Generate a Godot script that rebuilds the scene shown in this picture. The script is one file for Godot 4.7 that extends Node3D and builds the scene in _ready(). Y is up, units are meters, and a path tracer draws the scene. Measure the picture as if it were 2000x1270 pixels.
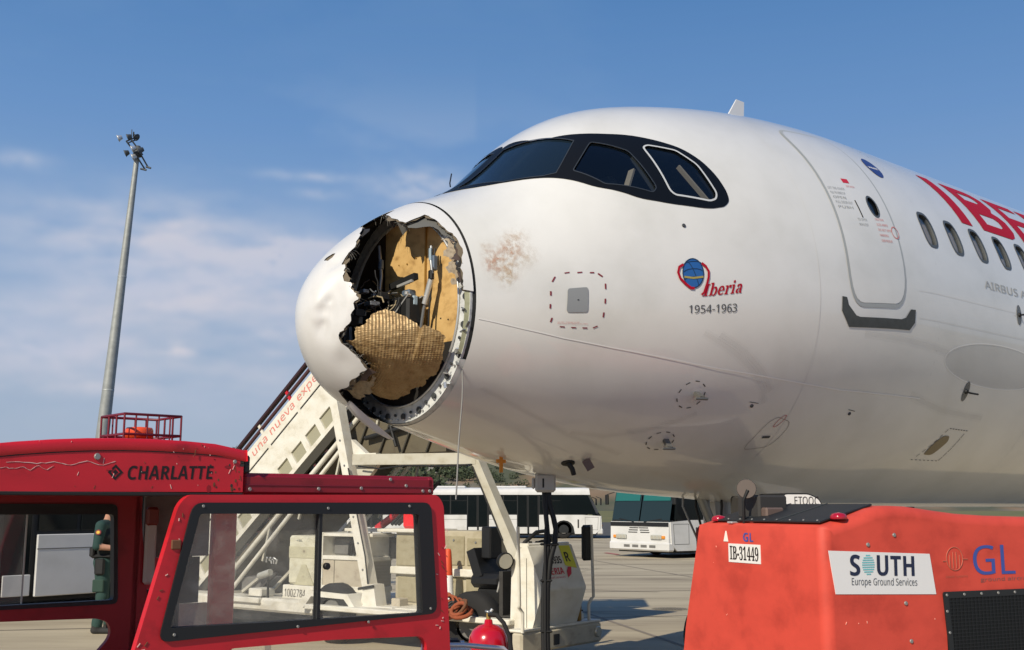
extends Node3D
# Damaged airliner on an apron, seen over a tow tractor and a ground power unit.

var M := {}
var used := {}
var rng := RandomNumberGenerator.new()

func _ready() -> void:
	# camera, 1.7 m above the apron
	var cam := Camera3D.new()
	cam.name = "camera"
	add_child(cam)
	cam.position = Vector3(0, 1.7, 0)
	cam.rotation_degrees = Vector3(9.2558, 0, 0)
	cam.fov = 32.5988
	cam.near = 0.05
	cam.far = 9000.0
	cam.current = true
	# sky, exposure
	var env := Environment.new()
	env.background_mode = Environment.BG_SKY
	var sky := Sky.new()
	var pm := PanoramaSkyMaterial.new()
	pm.panorama = sky_picture()
	sky.sky_material = pm
	env.sky = sky
	env.tonemap_mode = Environment.TONE_MAPPER_LINEAR
	env.tonemap_exposure = 1.0
	env.sdfgi_enabled = true
	env.ssao_enabled = true
	env.ssil_enabled = true
	var we := WorldEnvironment.new()
	we.name = "world_environment"
	we.environment = env
	add_child(we)
	# sun, behind the camera to the left
	var sun := DirectionalLight3D.new()
	sun.name = "sun"
	add_child(sun)
	sun.look_at_from_position(Vector3(-1.95, 2.6, 3.02), Vector3.ZERO, Vector3.UP)
	sun.light_energy = 1.52
	sun.light_color = Color(1.0, 0.955, 0.87)
	sun.light_angular_distance = 0.55
	sun.shadow_enabled = true
	materials()
	build_ground()
	build_airliner()
	build_stairs_truck()
	make_bus("passenger_bus", "long white airport bus parked side on beyond the stairs truck", Vector3(4.79, 0, -61.6), 0.0, "white airport buses")
	make_bus("passenger_bus", "white airport bus facing the camera with a teal strip across its windscreen", Vector3(4.28, 0, -38.2), 216.1, "white airport buses", 0.28)
	make_bus("passenger_bus", "white airport bus with dark doors seen through the tractor's cab", Vector3(-5.2, 0, -24.2), 51.5, "white airport buses")
	build_person()
	build_mast()
	build_power_unit()
	build_small()
	build_tractor()

# ---------------------------------------------------------------- naming and committing
func numbered(called: String) -> String:
	if not used.has(called):
		used[called] = 0
		return called
	used[called] += 1
	return "%s_%03d" % [called, used[called]]

func tag(o: Node, label: String, category: String, group := "", kind := "") -> Node:
	o.set_meta("label", label)
	if category != "":
		o.set_meta("category", category)
	if group != "":
		o.set_meta("group", group)
	if kind != "":
		o.set_meta("kind", kind)
	return o

func thing(called: String, label: String, category: String, at := Vector3.ZERO, turn_deg := 0.0, group := "") -> Node3D:
	var o := Node3D.new()
	o.name = numbered(called)
	add_child(o)
	o.position = at
	o.rotation_degrees.y = turn_deg
	tag(o, label, category, group)
	return o

func mk() -> SurfaceTool:
	var st := SurfaceTool.new()
	st.begin(Mesh.PRIMITIVE_TRIANGLES)
	return st

func obj(called: String, st: SurfaceTool, mat: Material, parent: Node = null, gen := true) -> MeshInstance3D:
	if gen:
		st.generate_normals()
	st.set_material(mat)
	var mi := MeshInstance3D.new()
	mi.mesh = st.commit()
	if parent == null:
		mi.name = numbered(called)
		add_child(mi)
	else:
		mi.name = called
		var k := 0
		while parent.has_node(NodePath(String(mi.name))):
			k += 1
			mi.name = "%s_%03d" % [called, k]
		parent.add_child(mi, true)
	return mi

# ---------------------------------------------------------------- shapes
func tri_out(st: SurfaceTool, a: Vector3, b: Vector3, c: Vector3, from: Vector3) -> void:
	var n := (a - c).cross(a - b)
	if n.dot((a + b + c) / 3.0 - from) < 0.0:
		var t := b
		b = c
		c = t
	st.add_vertex(a)
	st.add_vertex(b)
	st.add_vertex(c)

func quad_out(st: SurfaceTool, a: Vector3, b: Vector3, c: Vector3, d: Vector3, from: Vector3) -> void:
	tri_out(st, a, b, c, from)
	tri_out(st, a, c, d, from)

# chamfered box between two corners
func box(st: SurfaceTool, a: Vector3, b: Vector3, r := 0.0) -> void:
	st.set_smooth_group(-1)
	var lo := Vector3(minf(a.x, b.x), minf(a.y, b.y), minf(a.z, b.z))
	var hi := Vector3(maxf(a.x, b.x), maxf(a.y, b.y), maxf(a.z, b.z))
	var c := (lo + hi) / 2.0
	var h := (hi - lo) / 2.0
	r = minf(r, minf(h.x, minf(h.y, h.z)) * 0.9)
	for ax in 3:
		var u := (ax + 1) % 3
		var v := (ax + 2) % 3
		for s in [-1.0, 1.0]:
			var p := []
			for q in [[-1, -1], [1, -1], [1, 1], [-1, 1]]:
				var w := Vector3.ZERO
				w[ax] = s * h[ax]
				w[u] = q[0] * (h[u] - r)
				w[v] = q[1] * (h[v] - r)
				p.append(c + w)
			quad_out(st, p[0], p[1], p[2], p[3], c)
			if r > 0.0:
				# edge between face (ax,s) and face (u,t)
				for t in [-1.0, 1.0]:
					var e := []
					for q in [-1.0, 1.0]:
						var w1 := Vector3.ZERO
						w1[ax] = s * h[ax]
						w1[u] = t * (h[u] - r)
						w1[v] = q * (h[v] - r)
						var w2 := Vector3.ZERO
						w2[ax] = s * (h[ax] - r)
						w2[u] = t * h[u]
						w2[v] = q * (h[v] - r)
						e.append(c + w1)
						e.append(c + w2)
					quad_out(st, e[0], e[1], e[3], e[2], c)
	if r > 0.0:
		for sx in [-1.0, 1.0]:
			for sy in [-1.0, 1.0]:
				for sz in [-1.0, 1.0]:
					tri_out(st, c + Vector3(sx * h.x, sy * (h.y - r), sz * (h.z - r)), c + Vector3(sx * (h.x - r), sy * h.y, sz * (h.z - r)), c + Vector3(sx * (h.x - r), sy * (h.y - r), sz * h.z), c)

func bx(called: String, a: Vector3, b: Vector3, mat: Material, parent: Node, r := 0.0) -> MeshInstance3D:
	var st := mk()
	box(st, a, b, r)
	return obj(called, st, mat, parent)

# tube along a polyline
func tube(st: SurfaceTool, pts: Array, r: float, sides := 8, r1 := -1.0, cap := true) -> void:
	if r1 < 0.0:
		r1 = r
	var n := pts.size()
	var rings := []
	var ref := Vector3(0.31, 0.9, 0.28).normalized()
	for i in n:
		var d: Vector3 = (pts[mini(i + 1, n - 1)] - pts[maxi(i - 1, 0)]).normalized()
		var x := ref - d * ref.dot(d)
		if x.length() < 0.05:
			x = Vector3(1, 0, 0) - d * d.x
		x = x.normalized()
		ref = x
		var y := d.cross(x)
		var rr := lerpf(r, r1, float(i) / maxf(1.0, n - 1))
		var ring := []
		for k in sides:
			var a := TAU * k / sides
			ring.append(pts[i] + (x * cos(a) + y * sin(a)) * rr)
		rings.append(ring)
	st.set_smooth_group(1)
	for i in n - 1:
		var c: Vector3 = (pts[i] + pts[i + 1]) / 2.0
		for k in sides:
			var k2 := (k + 1) % sides
			quad_out(st, rings[i][k], rings[i][k2], rings[i + 1][k2], rings[i + 1][k], c)
	if cap:
		st.set_smooth_group(-1)
		for e in [0, n - 1]:
			var inside: Vector3 = pts[1] if e == 0 else pts[n - 2]
			for k in sides:
				tri_out(st, pts[e], rings[e][k], rings[e][(k + 1) % sides], inside)

func rod(called: String, pts: Array, r: float, mat: Material, parent: Node, sides := 8, r1 := -1.0) -> MeshInstance3D:
	var st := mk()
	tube(st, pts, r, sides, r1)
	return obj(called, st, mat, parent)

# rectangular bar between two points
func bar(st: SurfaceTool, a: Vector3, b: Vector3, w: float, h: float, up := Vector3.UP) -> void:
	st.set_smooth_group(-1)
	var d := (b - a).normalized()
	var s := d.cross(up).normalized() * w / 2.0
	var t := s.cross(d).normalized() * h / 2.0
	var c := (a + b) / 2.0
	var p := [a - s - t, a + s - t, a + s + t, a - s + t, b - s - t, b + s - t, b + s + t, b - s + t]
	for f in [[0, 1, 2, 3], [4, 5, 6, 7], [0, 1, 5, 4], [1, 2, 6, 5], [2, 3, 7, 6], [3, 0, 4, 7]]:
		quad_out(st, p[f[0]], p[f[1]], p[f[2]], p[f[3]], c)

func strut(called: String, a: Vector3, b: Vector3, w: float, h: float, mat: Material, parent: Node, up := Vector3.UP) -> MeshInstance3D:
	var st := mk()
	bar(st, a, b, w, h, up)
	return obj(called, st, mat, parent)

# surface of revolution about an axis: profile of (radius, along)
func lathe(st: SurfaceTool, at: Vector3, axis: Vector3, prof: Array, sides := 24) -> void:
	axis = axis.normalized()
	var x := axis.cross(Vector3(0.2, 0.3, 0.93)).normalized()
	var y := axis.cross(x)
	var mid := 0.0
	for p in prof:
		mid += p.y / prof.size()
	var c := at + axis * mid
	for i in prof.size() - 1:
		st.set_smooth_group(i + 1 if prof[i].distance_to(prof[i + 1]) > 0.0 else 1)
		st.set_smooth_group(2)
		for k in sides:
			var a0 := TAU * k / sides
			var a1 := TAU * (k + 1) / sides
			var d0 := x * cos(a0) + y * sin(a0)
			var d1 := x * cos(a1) + y * sin(a1)
			var p0: Vector3 = at + axis * prof[i].y + d0 * prof[i].x
			var p1: Vector3 = at + axis * prof[i].y + d1 * prof[i].x
			var p2: Vector3 = at + axis * prof[i + 1].y + d1 * prof[i + 1].x
			var p3: Vector3 = at + axis * prof[i + 1].y + d0 * prof[i + 1].x
			if prof[i].x > 1e-5:
				tri_out(st, p0, p1, p2, c)
			if prof[i + 1].x > 1e-5:
				tri_out(st, p0, p2, p3, c)

func disc(called: String, at: Vector3, axis: Vector3, r: float, t: float, mat: Material, parent: Node, sides := 20) -> MeshInstance3D:
	var st := mk()
	st.set_smooth_group(-1)
	axis = axis.normalized()
	var x := axis.cross(Vector3(0.2, 0.3, 0.93)).normalized()
	var y := axis.cross(x)
	var b := minf(t * 0.3, r * 0.2)
	var c := at + axis * t / 2.0
	for k in sides:
		var d0 := x * cos(TAU * k / sides) + y * sin(TAU * k / sides)
		var d1 := x * cos(TAU * (k + 1) / sides) + y * sin(TAU * (k + 1) / sides)
		st.set_smooth_group(-1)
		tri_out(st, at, at + d0 * r, at + d1 * r, c)
		tri_out(st, at + axis * t, at + axis * t + d0 * (r - b), at + axis * t + d1 * (r - b), c)
		st.set_smooth_group(3)
		quad_out(st, at + d0 * r, at + d1 * r, at + axis * (t - b) + d1 * r, at + axis * (t - b) + d0 * r, c)
		quad_out(st, at + axis * (t - b) + d0 * r, at + axis * (t - b) + d1 * r, at + axis * t + d1 * (r - b), at + axis * t + d0 * (r - b), c)
	return obj(called, st, mat, parent)

func poly(list: Array) -> PackedVector2Array:
	var p := PackedVector2Array()
	for q in list:
		p.append(q if q is Vector2 else Vector2(q[0], q[1]))
	if Geometry2D.is_polygon_clockwise(p):
		p.reverse()
	return p

func flat_list(v: Array) -> PackedVector2Array:
	var p := PackedVector2Array()
	for i in v.size() / 2:
		p.append(Vector2(v[2 * i], v[2 * i + 1]))
	return p

func rounded(p: PackedVector2Array, r: float, seg := 4) -> PackedVector2Array:
	var out := PackedVector2Array()
	var n := p.size()
	for i in n:
		var a := p[(i + n - 1) % n]
		var b := p[i]
		var c := p[(i + 1) % n]
		var d := minf(r, minf(a.distance_to(b), b.distance_to(c)) * 0.45)
		var s := b + (a - b).normalized() * d
		var e := b + (c - b).normalized() * d
		for k in seg + 1:
			var t := float(k) / seg
			out.append(s.lerp(b, t).lerp(b.lerp(e, t), t))
	return out

# 2D region (outer minus holes) cut into simple polygons
func regions(outer: PackedVector2Array, holes: Array) -> Array:
	var pieces := [outer]
	var xs := []
	for h in holes:
		var lo := INF
		var hi := -INF
		for q in h:
			lo = minf(lo, q.x)
			hi = maxf(hi, q.x)
		xs.append((lo + hi) / 2.0)
	for x in xs:
		var nx := []
		for p in pieces:
			for side in [-1.0, 1.0]:
				var half := PackedVector2Array([Vector2(x, -99), Vector2(x + side * 99, -99), Vector2(x + side * 99, 99), Vector2(x, 99)])
				nx.append_array(Geometry2D.intersect_polygons(p, half))
		pieces = nx
	for h in holes:
		var nx := []
		for p in pieces:
			nx.append_array(Geometry2D.clip_polygons(p, h))
		pieces = nx
	return pieces

# plate in the local XY plane, from z0 to z1 (z1 outer), optional holes
func plate(st: SurfaceTool, outer: PackedVector2Array, holes: Array, z0: float, z1: float, T := Transform3D()) -> void:
	st.set_smooth_group(-1)
	for p in regions(outer, holes):
		if Geometry2D.is_polygon_clockwise(p):
			continue
		var ix := Geometry2D.triangulate_polygon(p)
		for i in ix.size() / 3:
			var a: Vector2 = p[ix[3 * i]]
			var b: Vector2 = p[ix[3 * i + 1]]
			var c: Vector2 = p[ix[3 * i + 2]]
			var m := (a + b + c) / 3.0
			for z in [z0, z1]:
				tri_out(st, T * Vector3(a.x, a.y, z), T * Vector3(b.x, b.y, z), T * Vector3(c.x, c.y, z), T * Vector3(m.x, m.y, (z0 + z1) / 2.0))
	var loops := [outer]
	loops.append_array(holes)
	for li in loops.size():
		var lp: PackedVector2Array = loops[li]
		var cw := Geometry2D.is_polygon_clockwise(lp)
		var n := lp.size()
		for i in n:
			var a := lp[i]
			var b := lp[(i + 1) % n]
			var nn := Vector2((b - a).y, -(b - a).x).normalized() * (-1.0 if cw else 1.0) * (1.0 if li == 0 else -1.0)
			var mm := (a + b) / 2.0 - nn
			quad_out(st, T * Vector3(a.x, a.y, z0), T * Vector3(b.x, b.y, z0), T * Vector3(b.x, b.y, z1), T * Vector3(a.x, a.y, z1), T * Vector3(mm.x, mm.y, (z0 + z1) / 2.0))

func sheet(called: String, outer: PackedVector2Array, holes: Array, z0: float, z1: float, mat: Material, parent: Node, T := Transform3D()) -> MeshInstance3D:
	var st := mk()
	plate(st, outer, holes, z0, z1, T)
	return obj(called, st, mat, parent)

# lettering as a mesh fitted to a width and height, lower left at the origin, facing +z
var fonts := {}
func letters(text: String, w: float, h: float, bold := false, slant := 0.0, serif := false) -> ArrayMesh:
	var key := ("s" if serif else "n") + ("b" if bold else "r")
	if not fonts.has(key):
		var f := SystemFont.new()
		f.font_names = PackedStringArray(["Droid Serif" if serif else "Droid Sans"])
		f.font_weight = 700 if bold else 400
		fonts[key] = f
	var tm := TextMesh.new()
	tm.text = text
	tm.font = fonts[key]
	tm.font_size = 64
	tm.pixel_size = 0.01
	tm.depth = 0.0
	tm.curve_step = 1.0
	var out := ArrayMesh.new()
	var lo := Vector2(INF, INF)
	var hi := -lo
	for s in tm.get_surface_count():
		var ar := tm.surface_get_arrays(s)
		for v in ar[Mesh.ARRAY_VERTEX]:
			lo = lo.min(Vector2(v.x, v.y))
			hi = hi.max(Vector2(v.x, v.y))
	if hi.x <= lo.x:
		return out
	var k := Vector2(w, h) / (hi - lo)
	for s in tm.get_surface_count():
		var ar := tm.surface_get_arrays(s)
		var vs: PackedVector3Array = ar[Mesh.ARRAY_VERTEX]
		for i in vs.size():
			var q := (Vector2(vs[i].x, vs[i].y) - lo) * k
			vs[i] = Vector3(q.x + q.y * slant, q.y, 0)
		ar[Mesh.ARRAY_VERTEX] = vs
		var ns := PackedVector3Array()
		ns.resize(vs.size())
		ns.fill(Vector3(0, 0, 1))
		ar[Mesh.ARRAY_NORMAL] = ns
		ar[Mesh.ARRAY_TANGENT] = null
		out.add_surface_from_arrays(Mesh.PRIMITIVE_TRIANGLES, ar)
	return out

func write(called: String, text: String, w: float, h: float, T: Transform3D, mat: Material, parent: Node, bold := false, slant := 0.0, serif := false) -> MeshInstance3D:
	var mi := MeshInstance3D.new()
	mi.mesh = letters(text, w, h, bold, slant, serif)
	for s in mi.mesh.get_surface_count():
		mi.mesh.surface_set_material(s, mat)
	mi.name = called
	var k := 0
	while parent.has_node(NodePath(String(mi.name))):
		k += 1
		mi.name = "%s_%03d" % [called, k]
	parent.add_child(mi, true)
	mi.transform = T
	return mi

# ---------------------------------------------------------------- materials
func hexa(c: String) -> Color:
	return Color.html(c)

func mat(c: Color, rough := 0.6, metal := 0.0, coat := 0.0, coat_rough := 0.08) -> StandardMaterial3D:
	var m := StandardMaterial3D.new()
	m.albedo_color = c
	m.roughness = rough
	m.metallic = metal
	if coat > 0.0:
		m.clearcoat_enabled = true
		m.clearcoat = coat
		m.clearcoat_roughness = coat_rough
	return m

func noise_tex(seed_: int, freq: float, stops: Array, size := 512, octaves := 5, kind := FastNoiseLite.TYPE_SIMPLEX_SMOOTH) -> NoiseTexture2D:
	var n := FastNoiseLite.new()
	n.seed = seed_
	n.frequency = freq
	n.noise_type = kind
	n.fractal_octaves = octaves
	n.fractal_lacunarity = 2.2
	n.fractal_gain = 0.55
	var g := Gradient.new()
	var off := PackedFloat32Array()
	var col := PackedColorArray()
	for s in stops:
		off.append(s[0])
		col.append(s[1])
	g.offsets = off
	g.colors = col
	var t := NoiseTexture2D.new()
	t.width = size
	t.height = size
	t.seamless = true
	t.noise = n
	t.color_ramp = g
	return t

func worn(m: StandardMaterial3D, tex: Texture2D, scale: float) -> StandardMaterial3D:
	m.albedo_texture = tex
	m.uv1_triplanar = true
	m.uv1_world_triplanar = true
	m.uv1_scale = Vector3.ONE * scale
	return m

func glass(c: Color, a: float, rough := 0.03) -> StandardMaterial3D:
	var m := mat(Color(c.r, c.g, c.b, a), rough)
	m.transparency = BaseMaterial3D.TRANSPARENCY_ALPHA
	return m

# ---------------------------------------------------------------- airliner skin: sections along X (aft), angle th (0 = port side, PI/2 = crown)
const XS := [0.0, 0.15, 0.5, 1.0, 1.6, 2.2, 2.8, 3.5, 4.5, 6.0]
const TOP := [3.141, 3.543, 3.892, 4.195, 4.511, 5.058, 5.395, 5.588, 5.758, 5.833]
const BOT := [3.141, 2.741, 2.47, 2.325, 2.167, 2.021, 1.916, 1.831, 1.776, 1.693]
const WID := [0.0, 0.345, 0.672, 0.933, 1.192, 1.413, 1.596, 1.76, 1.906, 1.975]
const MID := [3.141, 3.192, 3.213, 3.255, 3.319, 3.386, 3.45, 3.549, 3.651, 3.763]
const XN := 0.142
const TN := 600
var tabs := []
var dented := false

func spline_table(ys: Array) -> PackedFloat32Array:
	var n := XS.size()
	var x := []
	for v in XS:
		x.append(sqrt(v))
	# tridiagonal for second derivatives: natural start, flat end
	var a := []
	var b := []
	var c := []
	var d := []
	for i in n:
		if i == 0:
			a.append(0.0); b.append(1.0); c.append(0.0); d.append(0.0)
		elif i == n - 1:
			var h: float = x[i] - x[i - 1]
			a.append(h); b.append(2.0 * h); c.append(0.0); d.append(-6.0 * (ys[i] - ys[i - 1]) / h)
		else:
			var h0: float = x[i] - x[i - 1]
			var h1: float = x[i + 1] - x[i]
			a.append(h0); b.append(2.0 * (h0 + h1)); c.append(h1)
			d.append(6.0 * ((ys[i + 1] - ys[i]) / h1 - (ys[i] - ys[i - 1]) / h0))
	for i in range(1, n):
		var w: float = a[i] / b[i - 1]
		b[i] -= w * c[i - 1]
		d[i] -= w * d[i - 1]
	var m := []
	m.resize(n)
	m[n - 1] = d[n - 1] / b[n - 1]
	for i in range(n - 2, -1, -1):
		m[i] = (d[i] - c[i] * m[i + 1]) / b[i]
	var out := PackedFloat32Array()
	out.resize(TN + 2)
	for k in TN + 2:
		var t: float = minf(x[n - 1], x[n - 1] * k / TN)
		var i := 0
		while i < n - 2 and t > x[i + 1]:
			i += 1
		var h: float = x[i + 1] - x[i]
		var e: float = t - x[i]
		out[k] = ys[i] + e * ((ys[i + 1] - ys[i]) / h - h * (2.0 * m[i] + m[i + 1]) / 6.0) + e * e * m[i] / 2.0 + e * e * e * (m[i + 1] - m[i]) / (6.0 * h)
	return out

func sect(s: float) -> Array:
	var f := clampf(s / sqrt(6.0) * TN, 0.0, TN)
	var i := int(f)
	var t := f - i
	return [lerpf(tabs[0][i], tabs[0][i + 1], t), lerpf(tabs[1][i], tabs[1][i + 1], t), lerpf(tabs[2][i], tabs[2][i + 1], t), lerpf(tabs[3][i], tabs[3][i + 1], t)]

const DENTS := [[0.215, -0.10, 0.10, 0.30, 0.035], [0.25, 0.35, 0.06, 0.35, 0.03], [0.20, -0.62, 0.07, 0.28, 0.03], [0.33, 1.15, 0.06, 0.16, 0.03], [0.30, -0.2, 0.03, 0.5, -0.012], [0.36, -0.95, 0.08, 0.2, 0.014], [0.235, -0.30, 0.016, 0.30, 0.010], [0.262, -0.02, 0.014, 0.22, -0.008], [0.22, 0.22, 0.02, 0.16, 0.010], [0.205, -0.45, 0.014, 0.14, 0.009]]

func pos0(s: float, th: float) -> Vector3:
	var q := sect(s)
	var sn := sin(th)
	var cs := cos(th)
	var p := Vector3(XN + s * s, q[3] + (q[0] - q[3] if sn > 0.0 else q[3] - q[1]) * sn, q[2] * cs)
	if dented and p.x < 0.9:
		var d := 0.0
		var near_tip := smoothstep(0.146, 0.20, p.x)
		for e in DENTS:
			var u: float = (p.x - e[0]) / e[2]
			var v: float = (th - e[1]) / e[3]
			d += e[4] * exp(-u * u - v * v)
		d *= near_tip
		p += Vector3(d * 0.75, -sn * d * 0.6, -cs * d * 0.6)
	return p

func skin_at(X: float, th: float, off := 0.0) -> Array:
	var s := sqrt(maxf(X - XN, 0.00002))
	return skin_s(s, th, off)

func skin_s(s: float, th: float, off := 0.0) -> Array:
	var p := pos0(s, th)
	var e := 0.004
	var n := (pos0(s + e, th) - pos0(maxf(s - e, 0.0005), th)).cross(pos0(s, th + 0.004) - pos0(s, th - 0.004)).normalized()
	return [p + n * off, n]

# conforming patch of the skin: outer polygon in (X, th), holes, cell sizes, offset along the normal
# bump: optional Callable(X, th) -> extra offset
func skin(st: SurfaceTool, outer: PackedVector2Array, holes: Array, dx: float, dth: float, off: float, nose := false, bump = null) -> void:
	var conv := func(p: PackedVector2Array) -> PackedVector2Array:
		var r := PackedVector2Array()
		for q in p:
			r.append(Vector2(sqrt(maxf(q.x - XN, 0.000001)) if nose else q.x, q.y))
		if Geometry2D.is_polygon_clockwise(r):
			r.reverse()
		return r
	var o: PackedVector2Array = conv.call(outer)
	var hs := []
	for h in holes:
		var hh: PackedVector2Array = conv.call(h)
		var lo := hh[0]
		var hi := hh[0]
		for q in hh:
			lo = lo.min(q)
			hi = hi.max(q)
		hs.append([hh, Rect2(lo, hi - lo)])
	var l := o[0]
	var u := o[0]
	for q in o:
		l = l.min(q)
		u = u.max(q)
	var nx := maxi(1, int(ceil((u.x - l.x) / dx)))
	var ny := maxi(1, int(ceil((u.y - l.y) / dth)))
	var ex := (u.x - l.x) / nx
	var ey := (u.y - l.y) / ny
	var is_rect := o.size() == 4 and absf((u.x - l.x) * (u.y - l.y) - absf(area(o))) < 1e-6
	var cache := {}
	for i in nx:
		for j in ny:
			var c0 := Vector2(l.x + ex * i, l.y + ey * j)
			var c1 := Vector2(l.x + ex * (i + 1), l.y + ey * (j + 1))
			var cell := PackedVector2Array([c0, Vector2(c1.x, c0.y), c1, Vector2(c0.x, c1.y)])
			var pieces := [cell]
			if not is_rect:
				pieces = Geometry2D.intersect_polygons(cell, o)
			var rc := Rect2(c0, c1 - c0)
			for h in hs:
				if not rc.intersects(h[1]):
					continue
				var np := []
				for p in pieces:
					np.append_array(Geometry2D.clip_polygons(p, h[0]))
				pieces = np
			for p in pieces:
				if p.size() < 3:
					continue
				if Geometry2D.is_polygon_clockwise(p):
					continue
				var ix: PackedInt32Array = PackedInt32Array([0, 1, 2, 0, 2, 3]) if p.size() == 4 and is_rect and hs.is_empty() else Geometry2D.triangulate_polygon(p)
				for k in ix.size() / 3:
					var t := [p[ix[3 * k]], p[ix[3 * k + 1]], p[ix[3 * k + 2]]]
					if (t[1] - t[0]).cross(t[2] - t[0]) > 0.0:
						t = [t[0], t[2], t[1]]
					for q in t:
						var hit: Array
						if cache.has(q):
							hit = cache[q]
						else:
							var X: float = XN + q.x * q.x if nose else q.x
							var s: float = q.x if nose else sqrt(maxf(q.x - XN, 0.00002))
							var oo := off
							if bump != null:
								oo += bump.call(X, q.y)
							hit = skin_s(s, q.y, oo)
							if X > 6.142 and not nose:
								hit[0].x = X
							cache[q] = hit
						st.set_normal(hit[1])
						st.set_uv(Vector2(hit[0].x, q.y * 1.9))
						st.add_vertex(hit[0])

func area(p: PackedVector2Array) -> float:
	var a := 0.0
	for i in p.size():
		a += p[i].cross(p[(i + 1) % p.size()])
	return a / 2.0

func patch(called: String, outer: PackedVector2Array, off: float, m: Material, parent: Node, holes := [], dx := 0.08, dth := 0.05, nose := false) -> MeshInstance3D:
	var st := mk()
	skin(st, outer, holes, dx, dth, off, nose)
	return obj(called, st, m, parent, false)

const RS := 1.85   # metres per radian used for strokes
func stroke(called: String, pts: PackedVector2Array, w: float, closed: bool, off: float, m: Material, parent: Node) -> MeshInstance3D:
	var st := mk()
	stroke_in(st, pts, w, closed, off)
	return obj(called, st, m, parent, false)

func stroke_in(st: SurfaceTool, pts: PackedVector2Array, w: float, closed: bool, off: float) -> void:
	# each segment a quad with mitred ends, cut to short pieces so that it follows the skin
	var sc := PackedVector2Array()
	for p in pts:
		sc.append(Vector2(p.x, p.y * RS))
	var n := sc.size()
	var side := []
	for i in n:
		var a := sc[(i + n - 1) % n] if closed or i > 0 else sc[i] * 2.0 - sc[i + 1]
		var c := sc[(i + 1) % n] if closed or i < n - 1 else sc[i] * 2.0 - sc[i - 1]
		var d0 := (sc[i] - a).normalized()
		var d1 := (c - sc[i]).normalized()
		var nn := (d0 + d1).normalized().orthogonal()
		side.append(nn * w / 2.0 / maxf(0.5, nn.dot(d1.orthogonal())))
	for i in (n if closed else n - 1):
		var j := (i + 1) % n
		var cuts := maxi(1, int(sc[i].distance_to(sc[j]) / 0.06))
		for k in cuts:
			var t0 := float(k) / cuts
			var t1 := float(k + 1) / cuts
			var q := [sc[i].lerp(sc[j], t0) - side[i].lerp(side[j], t0), sc[i].lerp(sc[j], t1) - side[i].lerp(side[j], t1), sc[i].lerp(sc[j], t1) + side[i].lerp(side[j], t1), sc[i].lerp(sc[j], t0) + side[i].lerp(side[j], t0)]
			for tr in [[0, 1, 2], [0, 2, 3]]:
				for v in tr:
					var hit := skin_x(q[v].x, q[v].y / RS, off)
					st.set_normal(hit[1])
					st.add_vertex(hit[0])

func skin_x(X: float, th: float, off: float) -> Array:
	var hit := skin_at(X, th, off)
	if X > 6.142:
		hit[0].x = X
	return hit

func skin_write(called: String, text: String, X: float, th: float, w: float, h: float, m: Material, parent: Node, bold := false, slant := 0.0, tilt := 0.0, serif := false, off := 0.0045) -> MeshInstance3D:
	var src := letters(text, w, h, bold, slant, serif)
	var am := ArrayMesh.new()
	for s in src.get_surface_count():
		var ar := src.surface_get_arrays(s)
		var vs: PackedVector3Array = ar[Mesh.ARRAY_VERTEX]
		var ns := PackedVector3Array()
		ns.resize(vs.size())
		for i in vs.size():
			var hit := skin_x(X + vs[i].x, th + (vs[i].y + tilt * vs[i].x) / RS, off)
			vs[i] = hit[0]
			ns[i] = hit[1]
		ar[Mesh.ARRAY_VERTEX] = vs
		ar[Mesh.ARRAY_NORMAL] = ns
		ar[Mesh.ARRAY_TANGENT] = null
		am.add_surface_from_arrays(Mesh.PRIMITIVE_TRIANGLES, ar)
		am.surface_set_material(s, m)
	var mi := MeshInstance3D.new()
	mi.mesh = am
	mi.name = called
	var k := 0
	while parent.has_node(NodePath(String(mi.name))):
		k += 1
		mi.name = "%s_%03d" % [called, k]
	parent.add_child(mi, true)
	return mi

func ellipse(X: float, th: float, rx: float, ry: float, n := 28, turn := 0.0) -> PackedVector2Array:
	var p := PackedVector2Array()
	for k in n:
		var v := Vector2(cos(TAU * k / n) * rx, sin(TAU * k / n) * ry).rotated(turn)
		p.append(Vector2(X + v.x, th + v.y / RS))
	return p

func jag(p: PackedVector2Array, amp: float, rounds: int, seed_: int) -> PackedVector2Array:
	var r := RandomNumberGenerator.new()
	r.seed = seed_
	for k in rounds:
		var q := PackedVector2Array()
		for i in p.size():
			var a := p[i]
			var b := p[(i + 1) % p.size()]
			q.append(a)
			var L := a.distance_to(b)
			if L > 0.02 and a.x < 1.06:
				q.append((a + b) / 2.0 + (b - a).orthogonal() * r.randf_range(-amp, amp))
		p = q
	return p

func mirror(p: PackedVector2Array) -> PackedVector2Array:
	var q := PackedVector2Array()
	for v in p:
		q.append(Vector2(v.x, PI - v.y))
	return poly(Array(q))

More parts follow.
